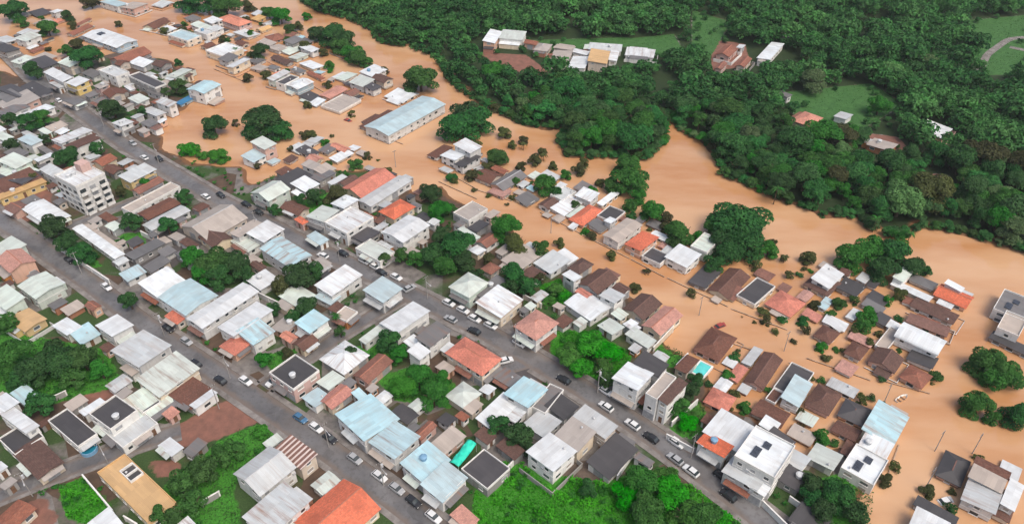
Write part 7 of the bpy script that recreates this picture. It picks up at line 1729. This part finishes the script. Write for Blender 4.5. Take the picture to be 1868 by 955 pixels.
# ------------------------------------------------------------------ garden walls
for ln in WALLS.strip().split('\n'):
    t = ln.split('|'); x0, y0, x1, y1 = map(float, t[:4]); L = hypot(x1-x0, y1-y0)
    fl = t[4] == 'F'; t[4] = random.choice('pcw') if fl else t[4]
    o = thing('garden_wall', t[5], 'wall', ((x0+x1)/2, (y0+y1)/2, -1.6 if fl else .6), atan2(y1-y0, x1-x0), 'garden walls between the lots')
    vv = box_vf(-L/2, L/2, -.1, .1, -.8, 1.85); obj('wall', mesh_py('wall', vv[0], vv[1], 'w'+t[4]), o)
    vv = box_vf(-L/2-.05, L/2+.05, -.13 if fl else -.17, .13 if fl else .17, 1.85, 1.96); obj('coping', mesh_py('coping', vv[0], vv[1], 'mudcoping' if fl else 'parapet'), o)
    npil = max(2, int(L/4))
    pm = shared('pillar', box_vf(-.16, .16, -.16, .16, -.8, 1.84), 'mudcoping' if fl else 'parapet')
    for k in range(npil): obj('pillar', pm, o, (-L/2+.2+(L-.4)*k/(npil-1), 0, 0))

# ------------------------------------------------------------------ utility poles
pv = joinvf([cyl_vf(.13, .08, 0, 8.6, 8)]); PM = mesh_py('pole', pv[0], pv[1], 'pole')
XA = shared('crossarm', box_vf(-.9, .9, -.05, .05, 0, .1), 'trunk'); TR = shared('transformer', cyl_vf(.3, .3, 0, .9, 10), 'metal'); IN = shared('insulator', cyl_vf(.06, .05, 0, .22, 6), 'tankw')
LA = shared('lamp_arm', joinvf([box_vf(-.04, .04, -1.9, 0, 0, .08), box_vf(-.13, .13, -2.4, -1.85, -.04, .1)]), 'metal')
for k, ln in enumerate(POLES.strip().split('\n')):
    t = ln.split('|'); o = thing('utility_pole', t[3], 'utility pole', (float(t[0]), float(t[1]), float(t[2])), radians(40), 'utility poles along the streets')
    obj('pole', PM, o); c = obj('crossarm', XA, o, (0, .14, 8.0))
    for x in (-.8, -.3, .3, .8): obj('insulator', IN, c, (x, 0, .1))
    if float(t[2]) > 0: obj('lamp_arm', LA, o, (0, -.1, 6.6))
    if k % 3 == 0 and float(t[2]) > 0: obj('transformer', TR, o, (.38, 0, 6.6))

# ------------------------------------------------------------------ cars
def car_meshes():
    # lofted body: cross-sections along x (length 4.2)
    sec = [(-2.1, .45, .72, .78), (-1.95, .28, .95, .84), (-1.3, .24, .98, .88), (.0, .24, .96, .88), (1.0, .24, .92, .88), (1.85, .26, .78, .84), (2.1, .42, .62, .74)]
    v, f = [], []
    for x, z0, z1, hw in sec: v += [(x, -hw*.96, z0), (x, -hw, (z0+z1)/2), (x, -hw*.93, z1), (x, hw*.93, z1), (x, hw, (z0+z1)/2), (x, hw*.96, z0)]
    for i in range(len(sec)-1):
        for j in range(6): a, b = i*6+j, i*6+(j+1) % 6; f.append((a, b, b+6, a+6))
    f += [tuple(range(6)), tuple(reversed(range(len(v)-6, len(v))))]
    cab = [(-1.85, .93, .78), (-1.25, 1.42, .64), (.25, 1.45, .64), (1.0, .9, .76)]
    b = len(v); v2 = []
    for x, z, hw in cab: v2 += [(x, -hw, z), (x, hw, z)]
    rf = [(2, 4, 5, 3)]; roofv = [(-1.3, -.66, 1.40), (.3, -.66, 1.43), (.3, .66, 1.43), (-1.3, .66, 1.40)]
    rv, rff = solid([(p[0], p[1], p[2]+.05) for p in roofv], [(0, 1, 2, 3)], .07)
    V, Fc = joinvf([(v, [tuple(reversed(q)) for q in f]), (rv, rff)])
    glass = (v2, [(0, 2, 4, 6), (7, 5, 3, 1), (0, 1, 3, 2), (4, 5, 7, 6), (2, 3, 5, 4)])
    return (V, Fc), glass
(bv, bf), (gv, gf) = car_meshes()
CB = {k: mesh_py('car_body', bv, bf, 'car'+k) for k in 'wbsrk'}
CG = mesh_py('car_glass', gv, gf, 'glass')
w0 = cyl_vf(.31, .31, -.1, .1, 12); WH = mesh_py('wheel', w0[0], w0[1], 'tyre'); h0 = cyl_vf(.17, .17, -.115, .115, 8); HB = mesh_py('hub', h0[0], h0[1], 'metal')
HLm = shared('headlight', box_vf(-.05, .05, -.16, .16, -.07, .07), 'lamp')
def car(x, y, z, a, c, label, tilt=0):
    o = thing('car', label, 'car', (x, y, z), a, 'cars along the streets'); o.rotation_euler = (tilt, tilt*.6, a)
    obj('body', CB[c], o); obj('cabin_glass', CG, o)
    for sx in (-1.3, 1.3):
        for sy in (-.78, .78): wo = obj('wheel', WH, o, (sx, sy, .31), (pi/2, 0, 0)); obj('hub', HB, wo)
    for sy in (-.58, .58): obj('headlight', HLm, o, (2.02, sy, .62))
    return o
for ln in CARS.strip().split('\n'):
    t = ln.split('|'); car(float(t[0]), float(t[1]), .645, float(t[2]), t[3], t[4])
def unpx(x, y, z):
    u, v = (x-934)/1400, (y-477.5)/1400; p = radians(37.58); d = (u, cos(p)-v*sin(p), -sin(p)-v*cos(p)); s = (z-150)/d[2]; return d[0]*s, d[1]*s
for (px, py, c, a, lab) in ((1315, 592, 'r', .5, 'red car half sunk in the flooded street above the dark brown roof'), (635, 219, 'r', -.6, 'red car half sunk in the flood beside the long warehouse'), (1727, 911, 'w', .3, 'white car half sunk in the flooded yard below the black hipped house')):
    x, y = unpx(px, py, .3); car(x, y, -.75, a, c, lab, .06)
# small boat on the flooded crossroads
x, y = unpx(1645, 726, .2); bo = thing('rowing_boat', 'small pale rowing boat on the flooded crossroads', 'boat', (x, y, -.12), .55)
hv, hf_ = [], []
for xx, hw, zb in ((-2.2, .5, .05), (-1.2, .72, 0), (.2, .78, 0), (1.3, .6, .03), (2.3, .06, .2)): hv += [(xx, -hw, .5+.06*abs(xx)), (xx, -hw*.6, zb), (xx, hw*.6, zb), (xx, hw, .5+.06*abs(xx))]
for i in range(4):
    for j in range(3): hf_.append((i*4+j, i*4+j+1, i*4+j+5, i*4+j+4))
hf_.append((0, 3, 2, 1)); obj('hull', mesh_py('hull', hv, hf_, 'boat'), bo)
for xx in (-1.1, .3): obj('bench', shared('bench', box_vf(-.15, .15, -.66, .66, .32, .37), 'door'), bo, (xx, 0, 0))

# ------------------------------------------------------------------ pool and tarpaulin
def quad_frame(pts, z):
    q = [Vector((*unpx(px, py, z), 0)) for px, py in pts]; c = (q[0]+q[1]+q[2]+q[3])/4; u = (q[1]-q[0])+(q[2]-q[3]); L = u.length/2; v = (q[3]-q[0])+(q[2]-q[1])
    return c, atan2(u.y, u.x), L, v.length/2
c, a, L, Wd = quad_frame(((1268, 675), (1277, 663), (1296, 667), (1280, 685)), .9); L, Wd = max(L, 5), max(Wd, 3.2)
po = thing('swimming_pool', 'turquoise swimming pool with a pale rim at the flood edge', 'pool', (c.x, c.y, .3), a)
obj('rim', shared('rim', joinvf([box_vf(-L/2-.4, L/2+.4, -Wd/2-.4, -Wd/2, -1.2, .6), box_vf(-L/2-.4, L/2+.4, Wd/2, Wd/2+.4, -1.2, .6), box_vf(-L/2-.4, -L/2, -Wd/2, Wd/2, -1.2, .6), box_vf(L/2, L/2+.4, -Wd/2, Wd/2, -1.2, .6)]), 'parapet'), po)
obj('water', shared('water', box_vf(-L/2, L/2, -Wd/2, Wd/2, -1.2, .45), 'pool'), po)
x, y = unpx(162, 818, 1.4); rp = thing('round_pool', 'round deep blue garden pool beside the narrow lower left street', 'pool', (x, y, .6), 0)
obj('water', shared('water', cyl_vf(1.75, 1.75, -.2, .95, 24), 'pool_deep'), rp)
rv_ = [(r_*cos(2*pi*i/24), r_*sin(2*pi*i/24), z_) for r_, z_ in ((1.77, -.2), (1.95, -.2), (1.95, 1.1), (1.77, 1.1)) for i in range(24)]
obj('rim', mesh_py('rim', rv_, [(a_*24+i, a_*24+(i+1) % 24, ((a_+1) % 4)*24+(i+1) % 24, ((a_+1) % 4)*24+i) for a_ in range(4) for i in range(24)], 'tank'), rp)
c, a, L, Wd = quad_frame(((818, 841), (857, 799), (865, 810), (838, 852)), 3.6)
ta = thing('tarpaulin', 'bright teal tarpaulin sheet stretched on posts behind pale blue roofs', 'tarpaulin', (c.x, c.y, .6), a)
n1, n2 = 12, 6; tv = [(-L/2+L*i/n1, -Wd/2+Wd*j/n2, 3.0+.5*sin(pi*j/n2)+.22*sin(i*1.3)*sin(j*1.7)-.35*sin(pi*i/n1)) for j in range(n2+1) for i in range(n1+1)]
tf = [(j*(n1+1)+i, j*(n1+1)+i+1, (j+1)*(n1+1)+i+1, (j+1)*(n1+1)+i) for j in range(n2) for i in range(n1)]
sv, sf = solid(tv, tf, .03); obj('sheet', mesh_py('sheet', sv, sf, 'tarp', False, True), ta)
for sx in (-1, 1):
    for sy in (-1, 1): obj('post', shared('post', cyl_vf(.05, .05, -.3, 2.95, 6), 'metal'), ta, (sx*(L/2-.08), sy*(Wd/2-.08), 0))

# ------------------------------------------------------------------ trees
def crown_cloud(R, Ht, nleaf, ls, seed, low=.2, nl=None):
    """leaf centres, normals, sizes of a lumpy crown of radius R and total height Ht standing on z=0"""
    g = np.random.default_rng(seed); nl = nl or (9+int(R*1.6)); zc = Ht*(.46+low*.4); rz = Ht-zc
    lob = []
    for i in range(nl):
        t = g.uniform(0, 2*pi); rr = R*.66*math.sqrt(g.uniform(0, 1)); f = rr/R
        z = zc+rz*.62*math.sqrt(max(0, 1-f*f))*g.uniform(.35, 1)-.1*R if i % 3 else Ht*g.uniform(.22, .45)
        lob.append((rr*cos(t), rr*sin(t), z, R*g.uniform(.30, .48)))
    per = np.array([l[3]**2 for l in lob]); per = (per/per.sum()*nleaf).astype(int)
    C, N = [], []
    for (x, y, z, q), m in zip(lob, per):
        v = g.normal(size=(m, 3)); v[:, 2] = np.abs(v[:, 2])*1.0-.25*g.random(m); v /= np.linalg.norm(v, axis=1, keepdims=True)
        rad = q*(1-.35*g.random(m)**2); p = v*rad[:, None]*np.array([1, 1, .82])+np.array([x, y, z])
        C.append(p); N.append(v+g.normal(size=(m, 3))*.45+np.array([0, 0, .35]))
    C = np.concatenate(C); N = np.concatenate(N); C[:, 2] = np.maximum(C[:, 2], Ht*.1)
    return C, N, ls*g.uniform(.6, 1.35, len(C)), g.random(len(C))
def crown_mesh(R, Ht, nleaf, ls, seed, mat):
    c, n, s, lv = crown_cloud(R, Ht, nleaf, ls, seed); v, q = leaf_quads(c, n, s); return mesh_np('crown', v, q, mat, lv)
def trunk_mesh(R, Ht, seed):
    r = random.Random(seed); parts = [cyl_vf(.045*Ht, .03*Ht, -.6, Ht*.5, 8)]
    def limb(p0, p1, r0, r1):
        a, b = Vector(p0), Vector(p1); q = (b-a).to_track_quat('Z', 'Y'); L = (b-a).length; v, f = cyl_vf(r0, r1, 0, L, 6)
        return [tuple(a+q@Vector(p)) for p in v], f
    for i in range(5):
        t = i*1.257+r.uniform(-.4, .4); parts.append(limb((0, 0, Ht*r.uniform(.3, .48)), (cos(t)*R*.55, sin(t)*R*.55, Ht*r.uniform(.62, .8)), .02*Ht, .008*Ht))
    v, f = joinvf(parts); return mesh_py('trunk', v, f, 'trunk')
CLS = [(1.4, 2.9, 650, .29), (3.0, 6.0, 2300, .43), (5.2, 9.0, 5200, .55)]
CR = {(ci, k, s): None for ci in range(3) for k in 'dmboyfp' for s in range(3)}
TK = {ci: [trunk_mesh(CLS[ci][0], CLS[ci][1], s) for s in range(2)] for ci in range(3)}
CLOUD = {(ci, s): crown_cloud(*CLS[ci], 100*ci+s) for ci in range(3) for s in range(3)}
def get_crown(ci, k, s):
    if CR[(ci, k, s)] is None:
        c, n, sz, lv = CLOUD[(ci, s)]; v, q = leaf_quads(c, n, sz); CR[(ci, k, s)] = mesh_np('crown', v, q, 'leaf_'+k, lv)
    return CR[(ci, k, s)]
def tree(x, y, z, R, Ht, k, label, group, seed, name=None):
    r = random.Random(seed); ci = 0 if R < 2.0 else 1 if R < 4.1 else 2; R0, H0 = CLS[ci][:2]
    nm = name or ('bush' if (R < 1.9 or k == 'b') else 'tree')
    o = thing(nm, label, 'bush' if nm == 'bush' else 'tree', (x, y, z), r.uniform(0, 6.28), group)
    sc = (R/R0*r.uniform(.94, 1.06), R/R0*r.uniform(.94, 1.06), Ht/H0)
    obj('crown', get_crown(ci, k, r.randrange(3)), o, scale=sc); obj('trunk', TK[ci][r.randrange(2)], o, scale=sc)
    return o
TP = []
for i, ln in enumerate(TREES.strip().split('\n')):
    t = ln.split('|'); x, y, z, R, Ht = map(float, t[:5]); TP.append((x, y, R)); tree(x, y, z, R, Ht, t[5], t[6], 'trees and bushes in the town', i)

# palms: every frond a leaf of its own
fr_v, fr_f = [], []
for i in range(7):
    u = i/6; x_, z_ = 2.3*u, .75*sin(u*2.2)-.95*u*u; wd = .34*(1-u)**.6+.05
    fr_v += [(x_, -wd, z_-.18*wd-.12), (x_, 0, z_), (x_, wd, z_-.18*wd-.12)]
for i in range(6):
    for j in range(2): fr_f.append((i*3+j, i*3+j+3, i*3+j+4, i*3+j+1))
FROND = {k: mesh_py('frond', fr_v, fr_f, 'leaf_'+k) for k in 'mo'}
PT = mesh_py('trunk', *joinvf([cyl_vf(.17, .11, -1.5, 5.2, 8)]), 'trunk')
for k, (px, py, hh, kd, lab) in enumerate(((1418, 343, 1.2, 'm', 'tall palm at the forest edge left of the river bend'), (1600, 398, 1.0, 'm', 'palm leaning at the forest edge above the riverside grove'), (1662, 425, .9, 'm', 'palm right above the riverside grove at the river narrows'), (955, 262, .8, 'o', 'small palm in the water right of the round dark riverside tree'), (992, 282, .8, 'o', 'small palm in the water behind the quay houses'), (1066, 306, .8, 'o', 'small palm standing alone in the water below the island'), (1690, 190, 1.2, 'm', 'palm in the far clearing above the isolated white farmhouse'), (612, 575, .8, 'm', 'palm in the courtyard behind the white roofs'), (1432, 468, .7, 'o', 'low palm in the river left of the white quay house'))):
    dry = px > 1380 and py < 430 or px == 612; zb = .5 if dry else -1.2; x, y = unpx(px, py, zb+5.2*hh); r = random.Random(k)
    o = thing('palm_tree', lab, 'palm', (x, y, zb), r.uniform(0, 6), 'palms of the valley'); o.scale = (hh, hh, hh)
    obj('trunk', PT, o)
    for q in range(13): obj('frond', FROND[kd], o, (0, 0, 5.15), (0, r.uniform(-.25, .35), q*2.4+r.uniform(-.2, .2)), (r.uniform(.85, 1.15),)*3)
# forest on the far bank
fx = np.arange(-140, 400, 6.1); fy = np.arange(170, 540, 6.0); FX, FY = np.meshgrid(fx, fy)
FX = FX+rng.uniform(-2.3, 2.3, FX.shape)+3.0*(np.arange(len(fy)) % 2)[:, None]; FY = FY+rng.uniform(-2.3, 2.3, FY.shape); FX, FY = FX.ravel(), FY.ravel()
eb = np.array(resample([p for p in BANK], 3.4)); FX = np.concatenate([FX, eb[:, 0]+rng.uniform(-.6, .6, len(eb))]); FY = np.concatenate([FY, eb[:, 1]+rng.uniform(-.6, .6, len(eb))]); isedge = np.zeros(len(FX), bool); isedge[-len(eb):] = True
ok = (isedge | pip(BANK, FX, FY) & (pdist(BANK, FX, FY) > 1.8)) & frustum(FX, FY, 3., 90)
small = np.zeros(FX.shape, bool); gap = np.sin(FX*.083+2*np.sin(FY*.037))+np.sin(FY*.071+1.7*np.sin(FX*.041)); ok &= isedge | (gap > -1.45) | (rng.random(len(FX)) < .25)
for kk, P in COVER:
    if kk in 'ld' and P[0][1] > 190 and pip(BANK, np.array([P[0][0]]), np.array([P[0][1]]))[0]:
        inn = pip(P, FX, FY); dP = pdist(P, FX, FY); keep = inn & (rng.random(len(FX)) < np.where(dP < 7, .38, .05)); ok &= ~(inn | (dP < 1.0)) | keep; small |= keep | pip([(a, b-9) for a, b in P], FX, FY)
for P in PATHS: ok &= pdist(P, FX, FY, False) > 3.0
for h in HS:
    if h['y'] > 190 and h['b'] > 0 and pip(BANK, np.array([h['x']]), np.array([h['y']]))[0]:
        m = max(h['w'], h['d'])/2; ok &= np.hypot(FX-h['x'], FY-h['y']) > m+1.5
        small |= (np.abs(FX-h['x']) < m+2) & (FY < h['y']) & (FY > h['y']-13-h['w']*.3)
FX, FY, small, isedge = FX[ok], FY[ok], small[ok], isedge[ok]
o = np.argsort(np.hypot(FX, FY)); FX, FY, small, isedge = FX[o], FY[o], small[o], isedge[o]
patch = np.sin(FX*.045)+np.sin(FY*.05+1.3)+np.sin((FX+FY)*.031)
FR = np.where(small, rng.uniform(1.3, 2.2, len(FX)), np.clip(3.4+rng.gamma(1.4, 1.1, len(FX))+.4*patch, 2.6, 8.5)); FH = np.where(small, FR*1.6, FR*1.3+rng.uniform(1., 4.5, len(FX)))
FR = np.where(isedge, rng.uniform(1.9, 3.3, len(FX)), FR); FH = np.where(isedge, FR*1.35+.4, FH); FZ = np.where(isedge, -.5, .4)
n_one = 300; V, Q, LV = [], [], []; base = 0
for i in range(len(FX)):
    if i < n_one:
        kind = random.choices('mdfpo', (.28, .18, .45, .05, .04))[0]
        edge = isedge[i]
        lab, grp = ('forest tree leaning over the muddy river from the far bank', 'forest trees along the river bank') if edge else ('broadleaf tree inside the dense forest behind the river bank', 'trees inside the river forest')
        tree(FX[i], FY[i], FZ[i], FR[i], FH[i], kind, lab, grp, 5000+i, 'forest_tree')
    else:
        ci = 1 if FR[i] < 4.1 else 2; R0, H0 = CLS[ci][:2]; c, n, s, lv = CLOUD[(ci, random.randrange(3))]
        m = 330 if ci == 1 else 500; sel = rng.permutation(len(c))[:m]; t = rng.uniform(0, 6.28); k = FR[i]/R0
        ca, sa = cos(t), sin(t); rot = np.array([[ca, -sa, 0], [sa, ca, 0], [0, 0, 1]])
        p = (c[sel]*np.array([k, k, FH[i]/H0]))@rot.T+np.array([FX[i], FY[i], FZ[i]]); v, q = leaf_quads(p, n[sel]@rot.T, s[sel]*1.9*k)
        V.append(v); Q.append(q+base); base += len(v); LV.append(np.clip(lv[sel]*.45+rng.choice((-.25, -.05, .15, .35, .9), p=(.2, .3, .25, .18, .07))+.12*patch[i], -.3, 1.5))
if V: stuff(obj('forest', mesh_np('forest', np.concatenate(V), np.concatenate(Q), 'leaf_far', np.concatenate(LV))), 'dense green forest canopy filling the far side of the river', 'forest')
print('forest trees', len(FX), 'quads', sum(map(len, Q)))

# ------------------------------------------------------------------ low vegetation nobody could count
def keep_off(x, y, marg=.4):
    k = np.ones(len(x), bool)
    for h in HS:
        dx, dy = x-h['x'], y-h['y']; lx, ly = dx*cos(h['a'])+dy*sin(h['a']), -dx*sin(h['a'])+dy*cos(h['a'])
        k &= ~((np.abs(lx) < h['w']/2+marg) & (np.abs(ly) < h['d']/2+marg))
    for n, (P, w, s) in RLINE.items(): k &= pdist([tuple(q) for q in P], x, y, False) > w/2+s+.3
    return k
def scatter(P, dens):
    xs = [p[0] for p in P]; ys = [p[1] for p in P]; n = int((max(xs)-min(xs))*(max(ys)-min(ys))*dens)
    x = rng.uniform(min(xs), max(xs), n); y = rng.uniform(min(ys), max(ys), n); k = pip(P, x, y) & frustum(x, y, 1, 40); x, y = x[k], y[k]
    k = keep_off(x, y); return x[k], y[k]
bright = (0, 1, 4, 5)
for nm, mat, lab, want in (('grass', 'grass', 'tall bright green grass on the open field and lots', True), ('weeds', 'weeds', 'dull green weeds and rough grass on the smaller lots and clearings', False)):
    C, N, SZ, LV = [], [], [], []
    for ci, (kk, P) in enumerate(COVER):
        if kk not in 'gl' or (ci in bright) != want: continue
        dn = .8 if kk == 'l' else 20.0 if want and P[0][1] < 190 else 5.0 if P[0][1] < 190 else 1.5
        x, y = scatter(P, dn)
        if not len(x): continue
        hgt = .1+(.25 if kk == 'l' else 1.7 if ci == 0 else 1)*np.clip(.5*np.sin(x*.9+np.sin(y*.7)*2)+.45*np.sin(y*1.1+x*.35)+.3*np.sin(x*.23-y*.31), 0, 1.0)
        C.append(np.stack([x, y, .6+hgt*rng.uniform(.3, 1, len(x))], 1)); N.append(rng.normal(size=(len(x), 3))*.55+np.array([0, 0, 1])); SZ.append(rng.uniform(.35, .75, len(x)) if want else rng.uniform(.3, .6, len(x))); LV.append(np.clip(hgt*.45+.3*np.sin(x*.21+1)*np.sin(y*.17)+rng.uniform(0, .5, len(x)), 0, 1))
    v, q = leaf_quads(np.concatenate(C), np.concatenate(N), np.concatenate(SZ))
    stuff(obj(nm, mesh_np(nm, v, q, mat, np.concatenate(LV))), lab, nm)
# garden shrubs in the gaps between houses
n = 5200; x = rng.uniform(-230, 150, n); y = rng.uniform(85, 330, n)
k = pip(DRY, x, y) & (pdist(DRY, x, y) > 1.5) & frustum(x, y, 1, 40) & (np.sin(x*.11+1)+np.sin(y*.13)+np.sin((x-y)*.07) > -.25); x, y = x[k], y[k]; k = keep_off(x, y, .8); x, y = x[k], y[k]
for kk, P in COVER:
    if kk in 'da': k = ~pip(P, x, y); x, y = x[k], y[k]
V, Q, LV = [], [], []; base = 0
c0, n0, s0, l0 = CLOUD[(0, 0)]
for xx, yy in zip(x, y):
    m = 70; sel = rng.permutation(len(c0))[:m]; sc = rng.uniform(.35, .95); p = c0[sel]*np.array([sc, sc, sc*.75])+np.array([xx, yy, .5])
    vv, qq = leaf_quads(p, n0[sel], s0[sel]*1.35); V.append(vv); Q.append(qq+base); base += len(vv); LV.append(l0[sel]*.7+rng.uniform(-.2, .3))
stuff(obj('shrubs', mesh_np('shrubs', np.concatenate(V), np.concatenate(Q), 'leaf_m', np.concatenate(LV))), 'low garden shrubs and weeds in the gaps between houses', 'shrubs')
print('objects', len(bpy.data.objects), 'shrubs', len(x))

# ------------------------------------------------------------------ damp air over the valley
hz = bpy.data.materials.new('haze'); hz.use_nodes = True; hn = hz.node_tree.nodes; hn.remove(hn['Principled BSDF'])
pv_ = hn.new('ShaderNodeVolumePrincipled'); pv_.inputs['Color'].default_value = (.86, .90, .92, 1); pv_.inputs['Density'].default_value = .00010; pv_.inputs['Anisotropy'].default_value = .2
hz.node_tree.links.new(pv_.outputs[0], hn['Material Output'].inputs['Volume'])
bv_ = box_vf(-900, 900, -80, 1100, -4, 156); ho = obj('haze', mesh_py('haze', bv_[0], bv_[1], hz)); ho['kind'] = 'stuff'; ho['label'] = 'thin damp haze hanging over the whole valley'; ho['category'] = 'haze'
S.cycles.volume_bounces = 0
